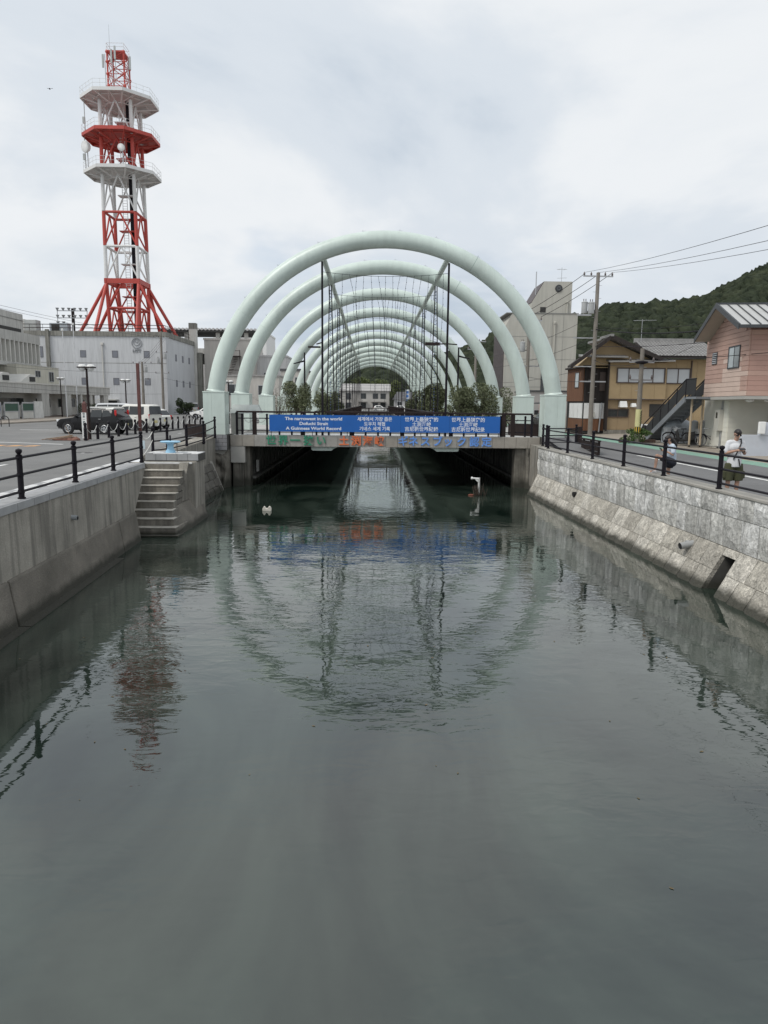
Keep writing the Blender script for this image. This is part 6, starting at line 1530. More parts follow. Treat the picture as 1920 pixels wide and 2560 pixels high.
for z in (6.2, 9.4, 12.0): MB().bb(15.5, 23.95, 84.985, 85, z, z+0.03).build('panel_joint', MATS['joint grey'], tb)
for x in (18.2, 21.0, 22.3): MB().bb(x, x+0.03, 84.985, 85, 2.1, 14.6).build('panel_joint', MATS['joint grey'], tb)
eb = MB().lathe([(0.42, 0), (0.42, 0.08), (0.36, 0.1), (0, 0.1)], n=24).build('emblem', mat('emblem dark', (0.035, 0.037, 0.04), 0.5), tb, world=False); eb.data.transform(Matrix.Rotation(math.pi/2, 4, 'X')); eb.location = (1.62, 0.2, 15.42)
er2 = MB()
for k in range(6):
    a = k*math.pi/3; er2.tube([(21.62+0.10*math.cos(a), 85.09, 17.52+0.10*math.sin(a)), (21.62+0.28*math.cos(a), 85.09, 17.52+0.28*math.sin(a))], 0.035, 6)
er2.tube([(21.62+0.19*math.cos(a), 85.09, 17.52+0.19*math.sin(a)) for a in [2*math.pi*k/16 for k in range(17)]], 0.025, 5)
er2.build('emblem_relief', mat('emblem relief', (0.12, 0.13, 0.135), 0.5), tb)
MB().bb(19.55, 20.2, 85.17, 85.2, 14.8, 15.4).build('louvre', dk_in, tb)
MB().cyl((21.3, 84.9, 2.1), (21.3, 84.9, 13.4), 0.1, n=8).lathe([(0.1, 0), (0.17, 0.1), (0.17, 0.3), (0.08, 0.4)], 21.3, 84.9, 13.35, 10).cyl((22.7, 85.1, 14.7), (22.7, 85.1, 15.8), 0.1, n=8).lathe([(0.1, 0), (0.16, 0.1), (0.16, 0.25), (0.08, 0.3)], 22.7, 85.1, 15.75, 10).build('vent_pipe', ivory, tb, smooth=True)
MB().bb(19.9, 20.35, 84.97, 85, 4.6, 8.2).build('narrow_window', glass_dark, tb)
MB().cyl((19.0, 85.4, 14.7), (19.0, 85.4, 19.4), 0.06, n=6).build('lightning_rod', steel, tb)
ta = thing('tv_antenna', 'television aerial standing on top of the ivory office tower', 'aerial', (22.1, 86, 18.3))
MB().cyl((22.1, 86, 18.3), (22.1, 86, 20.0), 0.03, n=5).cyl((21.5, 86, 19.8), (22.7, 86, 19.8), 0.02, n=4).cyl((21.6, 86, 18.8), (22.7, 86, 18.85), 0.02, n=4).cyl((21.8, 85.7, 19.8), (21.8, 86.3, 19.8), 0.02, n=4).cyl((22.4, 85.7, 19.8), (22.4, 86.3, 19.8), 0.02, n=4).build('rods', steel, ta)
block_building('annex', 'low grey annex with a dark roof edge at the foot of the ivory tower', 16.8, 21.5, 76, 84, 5.5, mat('annex grey', (0.34, 0.325, 0.315), 0.85, 0.05, 0.5), [(18.2, 18.45, 4.2, 4.5, 1), (17.2, 18.6, 2.6, 3.6, 2)], roof=dark_trim, par_h=0.14)
o = MB().bb(16.4, 19.0, 70, 70.3, 3.1, 4.2).build('poster_board', mat('faded poster', (0.34, 0.23, 0.21), 0.6, 0.5, 2.5), None, loc=(17.7, 70, 2.1)); tag(o, 'faded pink and grey poster board behind the second right arch foot', 'board')
o = MB().bb(12.9, 18, 66, 66.3, 2.0, 3.2).build('yard_wall', conc_pale, None, loc=(15, 66, 2)); tag(o, 'plain concrete yard wall behind the right arch feet', 'wall')
lt = thing('carport', 'dark lean-to carport between the right arch foot and the timber clad wing', 'carport', (15.3, 60, 2.0))
MB().hexa([(14.2, 59, 4.2), (16.0, 59, 4.3), (16.0, 63, 4.3), (14.2, 63, 4.2), (14.2, 59, 4.3), (16.0, 59, 4.4), (16.0, 63, 4.4), (14.2, 63, 4.3)]).build('roof', dark_trim, lt)
for x in (14.3, 15.3): MB().bb(x, x+0.15, 59.2, 59.35, 2.0, 4.2).build('post', wood_d, lt)
hat('dark car in the shade of the lean-to carport on the right', (15.0, 61.5, 2.0), R(90), paint('black', (0.012, 0.012, 0.013)))

# ---------------------------------------------------------------- utility poles on the right
pp = upole('tall concrete utility pole with twin transformers in front of the timber clad wing', 16.3, 54-0.9, 1.95, 13.6, 0.175, [(13.35, 2.2, 0.05, 5), (5.85, 2.0, 0.12, 0)], [(10.7, -0.42, -0.1), (10.75, -0.85, 0.1)], steps=True)
MB().bb(14.9, 15.9, 52.9, 53.1, 10.55, 10.65).bb(14.7, 16.4, 53.05, 53.12, 8.95, 9.02).bb(14.7, 16.4, 53.05, 53.12, 6.9, 6.97).build('bracket', steel, pp)
p2_ = upole('shorter concrete pole with a yellow and black guard in front of the ochre house', 15.68, 41.9, 1.88, 7.4, 0.16, [(6.62, 1.5, 0.1, 3), (5.6, 1.5, 0.2, 2)], [])
MB().lathe([(0.178, 2.50), (0.176, 2.88)], 15.68, 41.9, 0, 16).build('guard_stripe_base', mat('guard black', (0.02, 0.02, 0.018), 0.6), p2_)
for k in range(8):
    a = 2*math.pi*k/8; MB().box(15.68+0.176*math.cos(a), 41.9+0.176*math.sin(a), 2.69, 0.012, 0.06, 0.36, a).build('guard_stripe', mat('guard yellow', (0.55, 0.38, 0.05), 0.6), p2_)
MB().lathe([(0.176, 2.89), (0.170, 3.9)], 15.68, 41.9, 0, 16).build('guard_sleeve', mat('faded yellow sleeve', (0.58, 0.55, 0.28), 0.6, 0.08), p2_)
for k in range(9):
    z = 2.98+k*0.1; MB().box(15.68+0.10, 41.9-0.145, z, 0.16, 0.02, 0.035, R(32), ry=R(-38)).build('slant_mark', MATS['guard black'], p2_)
MB().ell((15.62, 41.75, 6.6), 0.4, 0.12, 0.1, 10, 5).build('cable_joint', black_iron, p2_)
p3_ = upole('utility pole with a transformer behind the nearest arch on the right', 13.35, 62, 2.0, 11.4, 0.17, [(11.25, 2.4, 0.3, 5), (7.4, 2.2, 0.2, 3)], [(8.6, -0.5, 0)])
upole('slim utility pole behind the third arch on the right', 12.0, 84, 2.0, 11.6, 0.17, [(11.3, 2.4, 0.2, 4), (10.4, 2.0, 0.2, 3)], [(9.2, 0.5, 0)])
for lab, x, y, h in (('black street lamp pole with a dark head seen inside the third right arch', 6.9, 58, 8.6), ('black street lamp pole with a dark head seen inside the third left arch', -5.6, 60, 8.2)):
    t = thing('street_lamp', lab, 'lamp', (x, y, 2.5)); MB().cyl((x, y, 2.5), (x, y, h), 0.09, 0.06, 8).build('pole', black_iron, t)
    s = 1 if x > 0 else -1; MB().hexa([(x, y-0.12, h-0.75), (x+s*0.9, y-0.12, h-0.95), (x+s*0.9, y+0.12, h-0.95), (x, y+0.12, h-0.75), (x, y-0.12, h-0.62), (x+s*0.9, y-0.12, h-0.88), (x+s*0.9, y+0.12, h-0.88), (x, y+0.12, h-0.62)]).build('lamp_head', black_iron, t)
# lamp arm on the nearest right mast
o = MB().cyl((3.62, 35.1, 6.98), (4.1, 35.1, 6.95), 0.03, n=6).bb(2.55, 3.25, 35.0, 35.2, 6.9, 7.04).cyl((3.25, 35.1, 6.97), (3.62, 35.1, 6.98), 0.03, n=6).build('arm_lamp', dark_brown, None, loc=(3.3, 35.1, 6.98)); tag(o, 'brown horizontal lamp clamped to the nearest right mast', 'lamp')
o = MB().cyl((-2.41, 35.1, 6.98), (-2.7, 35.1, 6.9), 0.03, n=6).bb(-3.1, -2.5, 35.05, 35.15, 6.72, 6.8).build('arm_lamp', dark_brown, None, loc=(-2.7, 35.1, 6.8)); tag(o, 'small dark lamp clamped to the nearest left mast', 'lamp')

# ---------------------------------------------------------------- overhead cables
T1 = (15.6, 53.1, 13.55)
for k, (dx, px_) in enumerate(((-0.95, 0), (0.1, 1), (0.95, 2))):
    swag_wire((16.3+dx, 53.1, 13.62), (12.4+k*0.7, 8, [8.7, 8.2, 7.9][k]), 0.35, 0.011, ['topmost', 'middle', 'lowest'][k]+' of the three high cables running right from the tall pole')
    swag_wire((16.3+dx, 53.1, 13.55), (12.3+k*1.0, 62, 11.5), 0.15, 0.02, ['leftmost', 'middle', 'rightmost'][k]+' of three cables between the tall pole and the pole behind the arch')
swag_wire((16.3, 53, 9.6), (22.5, 14, 10.6), 1.9, 0.035, 'thick sagging bundle crossing in front of the pink house gable')
swag_wire((16.3, 53, 9.75), (22.3, 14, 10.9), 1.7, 0.014, 'thin cable just above the thick sagging bundle')
swag_wire((16.3, 53, 8.4), (21.5, 14, 8.6), 1.0, 0.018, 'cable crossing the pink house above its window')
swag_wire((15.68, 41.9, 6.65), (21.5, 14, 6.9), 0.25, 0.016, 'cable crossing the pink house window from the shorter pole')
swag_wire((16.3, 53, 7.4), (15.68, 41.9, 6.6), 0.3, 0.014, 'cable between the tall pole and the shorter striped pole')
swag_wire((15.68, 41.9, 6.5), (17.3, 38.9, 7.3), 0.1, 0.01, 'service cable from the shorter pole to the pink house eave')
for k, z in enumerate((10.6, 9.0, 6.95)): swag_wire((16.2, 53.1, z), (12.8, 84, z*0.75+1.5), 0.5, 0.014, ['upper', 'middle', 'lower'][k]+' cable crossing the ivory tower front towards the far pole')
swag_wire((16.3, 53.1, 5.9), (13.35, 62, 6.5), 0.2, 0.014, 'low cable in front of the timber clad wing')
for k, (za, zb) in enumerate(((13.6, 13.3), (13.3, 13.0), (8.4, 7.4), (5.2, 6.0))):
    swag_wire((-31.2, 107.9, za), (-37, 55, zb), 0.5, 0.014, ['upper of two cables over the exchange parapet', 'lower of two cables over the exchange parapet', 'cable crossing the exchange wall at half height', 'low cable passing above the civic hall canopy'][k])
for k in range(3): swag_wire((-31.2+k*0.3, 108, 13.2), (-31.9+k*0.4, 100, 9.4), 0.2, 0.012, ['left', 'middle', 'right'][k]+' cable slanting down between the two exchange poles')
swag_wire((-31.2, 108, 7.6), (-20, 140, 6), 0.6, 0.014, 'cable running from the exchange pole towards the parking deck')

ac = thing('air_conditioner', 'white air conditioner unit standing against the ochre house wall by the staircase', 'air conditioner', (20.6, 53.6, 2.05))
MB().bb(20.2, 21.0, 53.4, 53.75, 2.15, 2.75).build('casing', white_paint, ac, bevel=0.02); MB().lathe([(0.24, 0), (0.24, 0.02)], n=18).build('fan_grille', trim_m, ac, world=False)
g_ = [c for c in ac.children if c.name.startswith('fan_grille')][0]; g_.data.transform(Matrix.Rotation(math.pi/2, 4, 'X')); g_.location = (-0.1, -0.2, 0.4)
MB().bb(20.2, 20.3, 53.45, 53.7, 2.0, 2.15).bb(20.9, 21.0, 53.45, 53.7, 2.0, 2.15).build('feet', steel, ac)
MB().tube([(23.98, 53.93, 7.5), (23.98, 53.93, 2.1)], 0.05, 8).build('downpipe', brown_fr, oh, smooth=True)

o = MB().box(18.26, 40.52, 2.0, 1.0, 0.5, 0.012).build('drain_cover', mh, None, loc=(18.26, 40.52, 1.99)); tag(o, 'dark drain plate in the concrete yard, farthest of three from the road', 'drain cover', 'drain plates in the yard')
o = MB().box(17.77, 38.72, 2.0, 1.0, 0.5, 0.012).build('drain_cover', mh, None, loc=(17.77, 38.72, 1.99)); tag(o, 'dark drain plate in the concrete yard, middle one of three', 'drain cover', 'drain plates in the yard')
o = MB().box(18.49, 37.92, 2.0, 1.0, 0.5, 0.012).build('drain_cover', mh, None, loc=(18.49, 37.92, 1.99)); tag(o, 'dark drain plate in the concrete yard, nearest to the white rendered wall', 'drain cover', 'drain plates in the yard')

# ================================================================ vegetation
def leaf_mat(n, c, c2): return mat(n, c, 0.6, 0.25, 3.0, col2=c2, spec=0.3)
leaf_o = leaf_mat('olive leaves', (0.085, 0.102, 0.05), (0.17, 0.19, 0.105)); leaf_d = leaf_mat('dark hedge leaves', (0.022, 0.036, 0.016), (0.05, 0.07, 0.03)); leaf_g = leaf_mat('green shrub leaves', (0.05, 0.095, 0.025), (0.10, 0.16, 0.045))
bark = mat('grey bark', (0.10, 0.085, 0.07), 0.9, 0.3, 8)
def leaves(mb, clumps, n, sz, rg):
    tot = sum(c[3]*c[4]*c[5] for c in clumps)
    for (x, y, z, rx, ry, rz_) in clumps:
        for k in range(int(n*rx*ry*rz_/tot)+1):
            while True:
                a, b, c = rg.uniform(-1, 1), rg.uniform(-1, 1), rg.uniform(-1, 1)
                d = a*a+b*b+c*c
                if d <= 1 and (d > 0.35 or rg.random() < 0.35): break
            p = Vector((x+a*rx, y+b*ry, z+c*rz_)); u = Vector((rg.gauss(0, 1), rg.gauss(0, 1), rg.gauss(0, 1))).normalized(); v = u.orthogonal().normalized()
            v.rotate(Matrix.Rotation(rg.uniform(0, 6.28), 3, u)); s_ = sz*rg.uniform(0.6, 1.4)
            w_ = u.cross(v)
            mb.add([p-v*s_, p+w_*s_*0.42, p+v*s_, p-w_*s_*0.42], [(0, 1, 2, 3)])
def tree(name, label, cat, x, y, z0, clumps, n, sz, m_, seed, limbs=True, group=None):
    rg = random.Random(seed); t = thing(name, label, cat, (x, y, z0), group=group)
    tr = MB(); cz = sum(c[2] for c in clumps)/len(clumps)
    fork = z0+(cz-z0)*0.45
    tr.tube([(x, y, z0-0.1), (x+rg.uniform(-.06, .06), y, (z0+fork)/2), (x, y, fork)], [0.11, 0.09, 0.075], 8)
    for c in clumps:
        q = Vector((c[0], c[1], c[2])); mid = Vector((x, y, fork)).lerp(q, 0.5)+Vector((rg.uniform(-.15, .15), rg.uniform(-.15, .15), 0.1))
        tr.tube([(x, y, fork-0.05), mid, q], [0.05, 0.032, 0.015], 6)
        for k in range(4): tr.tube([mid, q+Vector((rg.uniform(-1, 1)*c[3], rg.uniform(-1, 1)*c[4], rg.uniform(-.6, 1)*c[5]))*0.8], [0.016, 0.006], 4)
    tr.build('trunk', bark, t)
    lm = MB(); leaves(lm, clumps, n, sz, rg)
    cr = lm.build('crown', m_, t, fix=False); cr['kind'] = 'stuff'
    return t
def clump_set(x, y, z, r, h, n, seed):
    g_ = random.Random(seed); return [(x+g_.uniform(-r, r)*0.75, y+g_.uniform(-r, r)*0.75, z+g_.uniform(-h, h)*0.8, r*g_.uniform(0.4, 0.62), r*g_.uniform(0.4, 0.62), h*g_.uniform(0.4, 0.62)) for _ in range(n)]
G1 = 'olive trees along the promenade'
tree('olive_tree', 'rounded olive tree behind the left bridge railing', 'tree', -6.3, 60, 2.5, clump_set(-6.2, 60, 4.8, 1.15, 1.25, 10, 1), 5000, 0.085, leaf_o, 1, group=G1)
tree('olive_tree', 'low olive bush behind the left mast by the promenade', 'tree', -4.6, 66, 2.5, clump_set(-4.5, 66, 4.1, 1.15, 1.1, 9, 2), 3500, 0.085, leaf_o, 2, group=G1)
tree('olive_tree', 'small olive bush far along the left promenade', 'tree', -4.4, 84, 2.5, clump_set(-4.4, 84, 4.0, 1.2, 1.2, 8, 7), 3500, 0.12, leaf_o, 7, group=G1)
tree('olive_tree', 'tall olive tree right of the nearest right mast', 'tree', 5.9, 49, 2.5, clump_set(6.0, 49, 3.95, 1.1, 1.25, 11, 3), 4600, 0.08, leaf_o, 3, group=G1)
tree('olive_tree', 'broad olive tree beside the third right arch foot', 'tree', 7.1, 50, 2.5, clump_set(7.4, 50, 4.0, 1.2, 1.4, 12, 4), 5400, 0.08, leaf_o, 4, group=G1)
tree('olive_tree', 'olive bush just right of the third right arch foot', 'tree', 10.5, 56, 2.2, clump_set(10.2, 56, 3.9, 1.2, 1.5, 9, 5), 3600, 0.08, leaf_o, 5, group=G1)
tree('olive_tree', 'loose grey green olive bush further along the right promenade', 'tree', 5.4, 64, 2.5, clump_set(5.5, 64, 4.3, 1.1, 1.3, 10, 6), 6000, 0.11, leaf_o, 6, group=G1)
tree('olive_tree', 'narrow olive bush far along the right promenade', 'tree', 5.0, 80, 2.5, clump_set(5.0, 80, 4.2, 1.1, 1.3, 8, 8), 4000, 0.12, leaf_o, 8, group=G1)
# nearly bare shrub on the left
rg = random.Random(9); bs = thing('bare_shrub', 'nearly bare twiggy shrub in front of the fourth left arch foot', 'shrub', (-7.3, 56, 2.5))
mb = MB()
for k in range(16):
    a = rg.uniform(0, 6.28); p = Vector((-7.3, 56, 2.5)); d = Vector((math.cos(a)*0.45, math.sin(a)*0.45, 1)).normalized(); pts = [p.copy()]
    for q in range(5):
        d = (d+Vector((rg.uniform(-.35, .35), rg.uniform(-.35, .35), rg.uniform(-.1, .15)))).normalized(); p = p+d*0.55; pts.append(p.copy())
    mb.tube(pts, [0.035, 0.028, 0.02, 0.014, 0.009, 0.004], 5)
    for q in pts[2:]:
        for _ in range(3): mb.cyl(q, q+Vector((rg.uniform(-.4, .4), rg.uniform(-.4, .4), rg.uniform(0, .5))), 0.006, 0.003, 4)
mb.build('branches', bark, bs)
lm = MB(); leaves(lm, clump_set(-7.3, 56, 4.0, 1.1, 1.1, 7, 12), 500, 0.07, rg); lv = lm.build('leaves', leaf_o, bs, fix=False); lv['kind'] = 'stuff'
lm = MB(); leaves(lm, [(-35.4+k*0.55, 88+0.1*(k % 2), 2.95, 0.5, 0.6, 0.85) for k in range(7)], 3000, 0.09, rg); o = lm.build('hedge', leaf_d, None, loc=(-33.5, 88, 2.1), fix=False); tag(o, 'clipped dark green hedge behind the black car', 'hedge')
lm = MB(); leaves(lm, clump_set(-28.8, 111, 3.4, 1.2, 1.0, 6, 14), 2200, 0.13, rg); o = lm.build('dark_shrub', leaf_d, None, loc=(-28.8, 111, 2.1), fix=False); tag(o, 'dark round shrub at the foot of the exchange utility pole', 'shrub')
lm = MB(); leaves(lm, clump_set(15.65, 42.3, 2.35, 0.75, 0.4, 8, 15), 1700, 0.06, rg); o = lm.build('roadside_plant', leaf_g, None, loc=(15.6, 42.3, 1.9), fix=False); tag(o, 'leafy green plant around the foot of the striped pole', 'plant')
o = MB().bb(15.0, 17.2, 42.9, 43.1, 1.9, 2.1).build('brick_edging', mat('dark brick', (0.11, 0.075, 0.06), 0.9, 0.3, 8), None, loc=(16, 43, 1.9)); tag(o, 'low dark brick edging behind the roadside plant', 'edging')

# ================================================================ hills
from mathutils import noise as mnz
def ridge_hill(name, pts, depth_front, depth_back, m_, crown_m, spacing, cr, seed, label):
    """pts: (x, y, z) of the skyline from left to right; terrain falls away towards and behind it, then is planted with tree crowns"""
    rg = random.Random(seed); NX, NR = 70, 16
    P_ = [Vector(p) for p in pts]
    def at_(u):
        s_ = u*(len(P_)-1); i = min(int(s_), len(P_)-2); f = s_-i; f = f*f*(3-2*f)*0.5+f*0.5; return P_[i].lerp(P_[i+1], f)
    vs, fs = [], []
    def surf(u, t):   # t 0 foot .. 0.75 ridge .. 1 behind
        p = at_(u); d = Vector((p.x, p.y, 0)).normalized()
        if t <= 0.75:
            q = t/0.75; off = -depth_front*(1-q); h = 1.9+(p.z-1.9)*(1-(1-q)**1.5)
        else:
            q = (t-0.75)/0.25; off = depth_back*q; h = 1.9+(p.z-1.9)*(1-q*0.8)
        w_ = p+d*off
        env = math.sin(min(1, t/0.75)*math.pi*0.5)
        h += (mnz.fractal(Vector((w_.x*0.018, w_.y*0.018, seed)), 1, 2, 4))*10*env*(1-abs(t-0.75) if t < 0.7 else 0.3)*min(1, p.z/40)
        return Vector((w_.x, w_.y, h))
    for j in range(NR+1):
        for i in range(NX+1): vs.append(surf(i/NX, j/NR))
    W = NX+1
    for j in range(NR):
        for i in range(NX): fs.append((j*W+i, j*W+i+1, (j+1)*W+i+1, (j+1)*W+i))
    hill = struct(MB().add(vs, fs), name, m_, smooth='all', fix=False)
    import bmesh, numpy as np
    bm = bmesh.new(); bmesh.ops.create_icosphere(bm, subdivisions=2, radius=1); base = np.array([v.co[:] for v in bm.verts]); tri = np.array([[v.index for v in f.verts] for f in bm.faces]); bm.free()
    var = []
    for k in range(6):
        nv = base.copy()
        for q in range(len(nv)):
            c = Vector(nv[q]); nv[q] = nv[q]*(1+0.55*mnz.noise(c*1.9+Vector((k*7, 3, seed)))+0.28*mnz.noise(c*4.5+Vector((k*3, 9, seed))))
        var.append(nv)
    L_ = sum((b-a).length for a, b in zip(P_, P_[1:])); n1 = int(L_/spacing); n2 = int((depth_front+30)/spacing)
    V, F, o = [], [], 0
    for i in range(n1):
        for j in range(n2):
            u = (i+rg.uniform(-.4, .4)+0.5)/n1; t = (j+rg.uniform(-.4, .4)+0.5)/n2*0.8
            if not 0 < u < 1: continue
            p = surf(u, t); r_ = cr*rg.uniform(0.7, 1.4)
            a = rg.uniform(0, 6.28); ca, sa = math.cos(a), math.sin(a); b = var[rg.randrange(6)]
            q = np.stack([(b[:, 0]*ca-b[:, 1]*sa)*r_+p.x, (b[:, 0]*sa+b[:, 1]*ca)*r_+p.y, b[:, 2]*r_*rg.uniform(0.8, 1.15)+p.z+r_*0.25], 1)
            V.append(q); F.append(tri+o); o += len(q)
    V = np.concatenate(V); F = np.concatenate(F)
    me = bpy.data.meshes.new('hill_forest'); me.vertices.add(len(V)); me.vertices.foreach_set('co', V.ravel().astype('f'))
    me.loops.add(F.size); me.loops.foreach_set('vertex_index', F.ravel().astype('i')); me.polygons.add(len(F))
    me.polygons.foreach_set('loop_start', np.arange(0, F.size, 3, dtype='i')); me.polygons.foreach_set('loop_total', np.full(len(F), 3, dtype='i'))
    me.update(); me.validate(); me.materials.append(crown_m)
    ob = bpy.data.objects.new('hill_forest', me); COL.objects.link(ob); tag(ob, label, 'forest', kind='stuff')
hill_g = mat('hill ground', (0.03, 0.038, 0.02), 0.95, 0.3, 0.1)
wood_m = mat('hill forest', (0.022, 0.030, 0.019), 0.9, 0.3, 0.15, col2=(0.045, 0.056, 0.034), bump=0.8, bscale=1.1, dirt=(0.075, 0.085, 0.048), dirt_amt=0.5, dirt_scale=0.08, spec=0.1)
YM = 420
def hp(px, py, Y): return ((px-930)/1775*Y*1.0+0.0*Y, Y, (-8 if px > 1045 else -3)*(1 if px > 1100 else 0.5)+4.1+(1008.5+(px-930)*0.0096-py)/1775*Y)
ridge_hill('mountain', [hp(*q, Y) for q, Y in (((1045, 945), 420), ((1100, 905), 420), ((1160, 868), 420), ((1205, 842), 420), ((1250, 812), 420), ((1330, 790), 420), ((1440, 778), 420), ((1500, 764), 430), ((1580, 772), 430), ((1630, 764), 440), ((1700, 742), 450), ((1760, 726), 455), ((1800, 706), 460), ((1850, 682), 465), ((1885, 673), 470), ((1940, 664), 470), ((2060, 640), 470), ((2300, 660), 460), ((2700, 720), 450))], 190, 160, hill_g, wood_m, 4.6, 2.9, 2, 'dense dark green forest covering the mountain on the right')
ridge_hill('far_hill', [hp(*q, Y) for q, Y in (((770, 1000), 330), ((825, 985), 330), ((850, 963), 330), ((866, 945), 330), ((900, 941), 330), ((924, 931), 330), ((957, 922), 330), ((985, 921), 330), ((1010, 934), 330), ((1040, 950), 330), ((1080, 985), 330))], 95, 60, hill_g, wood_m, 3.6, 2.3, 5, 'dark wooded hill seen at the end of the arches')
leafy = leaf_mat('yellow green leaves', (0.075, 0.105, 0.035), (0.16, 0.19, 0.07))
rg = random.Random(31)
for k, (x, y, w_, h) in enumerate(((-3.5, 226, 5, 6.2), (1.5, 228, 5.5, 7.0), (6.0, 226, 4.5, 6.4))):
    tree('bright_tree', ['yellow green tree behind the far apartments, left one', 'yellow green tree behind the far apartments, middle one', 'yellow green tree behind the far apartments, right one'][k], 'tree', x, y, 2.0, clump_set(x, y, 2+h, w_*0.62, 3.0, 9, 40+k), 2600, 0.32, leafy, 50+k, group='bright trees behind the far apartments')
# ================================================================ far end of the canal
apw = mat('apartment render', (0.42, 0.405, 0.38), 0.85, 0.05, 0.3); aproof = mat('apartment roof', (0.36, 0.35, 0.34), 0.7, 0.08, 0.4)
ap = thing('apartment_house', 'two storey pale apartment house with balconies at the far end of the arches', 'building', (-3, 205, 2.1))
MB().prism([(205, 2.0), (214, 2.0), (214, 7.6), (209.5, 9.4), (205, 7.6)], -12.0, 5.0, 'X').build('wall', apw, ap)
for s, (ya, yb) in enumerate(((204.6, 209.5), (214.4, 209.5))):
    MB().hexa([(-12.4, ya, 7.5), (5.3, ya, 7.5), (5.3, yb, 9.5), (-12.4, yb, 9.5), (-12.4, ya, 7.7), (5.3, ya, 7.7), (5.3, yb, 9.7), (-12.4, yb, 9.7)]).build('roof', aproof, ap)
for x in (-10.5, -7.5, -3.2, 0.2, 2.4):
    for z in (5.2, 2.6): window(ap, x, x+1.5, z, z+1.7, 205, dark_trim, glass_dark, 2, '-Y', 0.08, 0.06)
for x in (-11, -4.0, -0.3):
    MB().bb(x, x+4.2 if x > -1 else x+2.6, 203.9, 205, 4.55, 4.7).bb(x, x+4.2 if x > -1 else x+2.6, 203.9, 204.0, 4.7, 5.35).build('balcony', apw, ap)
ph2 = thing('far_house', 'low dark roofed house behind parked cars at the far end on the right', 'house', (10, 200, 2))
MB().bb(6.2, 14, 200, 208, 2, 5.2).build('wall', grey_w, ph2); MB().hexa([(5.8, 199.5, 5.2), (14.4, 199.5, 5.2), (14.4, 208.5, 5.2), (5.8, 208.5, 5.2), (7, 203.5, 7.4), (13, 203.5, 7.4), (13, 204.5, 7.4), (7, 204.5, 7.4)]).build('roof', MATS['dark roof'], ph2)
for x in (7, 9.2, 11.4): window(ph2, x, x+1.4, 2.8, 4.6, 200, alu, glass_dark, 2)
for lab, x0, x1, y, z0, z1, m_, cat_, nm in (('tall blue and white sign by the far parked cars', 8.4, 9.35, 180, 4.2, 7.6, 'sign white', 'sign', 'roadside_sign'), ('yellow upright sign left of the far apartments', -10.4, -9.8, 168, 2.5, 5.0, 'sign yellow', 'sign', 'roadside_sign')):
    t = thing(nm, lab, cat_, ((x0+x1)/2, y, 2.1))
    MB().bb(x0, x1, y, y+0.2, z0, z1).build('sign_panel', mat(m_, (0.6, 0.64, 0.68) if 'white' in m_ else (0.55, 0.42, 0.04), 0.5), t)
    MB().bb(x0+0.1, x0+0.25, y+0.05, y+0.15, 2.0, z1).build('sign_post', steel, t)
    if 'white' in m_:
        for q in range(3): MB().bb(x0+0.2, x1-0.2, y-0.02, y, z0+0.5+q*0.95, z0+1.15+q*0.95).build('sign_print', mat('sign blue', (0.04, 0.14, 0.4), 0.5), t)
    else:
        for q in range(2): MB().bb(x0+0.15, x1-0.15, y-0.02, y, z0+0.4+q*1.1, z0+0.95+q*1.1).build('sign_print', MATS['guard black'], t)

# ================================================================ afloat in the canal
foam = mat('dirty white foam', (0.62, 0.59, 0.52), 0.8, 0.15, 12, 0.003, 60)
fo = MB().prism([(-4.16, -0.05), (-3.84, -0.05), (-3.83, 0.07), (-3.88, 0.17), (-3.93, 0.16), (-3.97, 0.09), (-4.04, 0.085), (-4.08, 0.16), (-4.11, 0.165), (-4.17, 0.07)], 26.94, 27.10, 'Y').build('foam_scrap', foam, None, loc=(-4, 27, 0), bevel=0.02); tag(fo, 'small scrap of white foam floating on the dark water', 'float')
wp = thing('pipe_marker', 'white plastic elbow pipe standing in driftwood by the right abutment', 'pipe', (4.88, 32.1, 0))
MB().cyl((4.9, 32.1, -0.4), (4.9, 32.1, 0.80), 0.048, n=12).build('upright', mat('grimy white plastic', (0.52, 0.52, 0.5), 0.6, 0.2, 8), wp, smooth=True)
MB().cyl((4.9, 32.1, 0.76), (4.58, 32.1, 0.78), 0.038, n=10).cyl((4.60, 32.1, 0.78), (4.53, 32.1, 0.78), 0.062, n=10).prism([(4.84, 0.74), (4.66, 0.78), (4.84, 0.6)], 32.08, 32.12, 'Y').build('elbow', white_paint, wp, smooth=True)
dw = thing('driftwood', 'tangle of dark driftwood and weed caught on the white pipe', 'driftwood', (4.95, 32.1, 0)); mb = MB()
for k in range(40):
    x, y = 4.95+rg.uniform(-.28, .28), 32.1+rg.uniform(-.2, .2); mb.cyl((x, y, -0.1), (x+rg.uniform(-.12, .12), y+rg.uniform(-.1, .1), rg.uniform(.1, .52)), rg.uniform(.006, .022), n=5)
mb.build('sticks', mat('wet driftwood', (0.05, 0.036, 0.026), 0.8, 0.4, 10), dw)
mb = MB(); mb.ell((4.55, 32.0, 0.02), 0.16, 0.1, 0.05, 10, 5); mb.build('weed', mat('red brown weed', (0.16, 0.05, 0.03), 0.8, 0.3, 15), dw)
t = thing('flying_bird', 'tiny dark bird flying in the sky left of the red and white tower', 'bird', (-37.86, 90, 40.03))
MB().ell((0, 0, 0), 0.09, 0.16, 0.07, 8, 5).add([(0, -0.05, 0.02), (-0.35, 0.05, 0.1), (-0.3, 0.15, 0.08)], [(0, 1, 2)]).add([(0, -0.05, 0.02), (0.35, 0.05, 0.1), (0.3, 0.15, 0.08)], [(0, 1, 2)]).build('body', black_iron, t, world=False)
rg = random.Random(77); mb = MB()
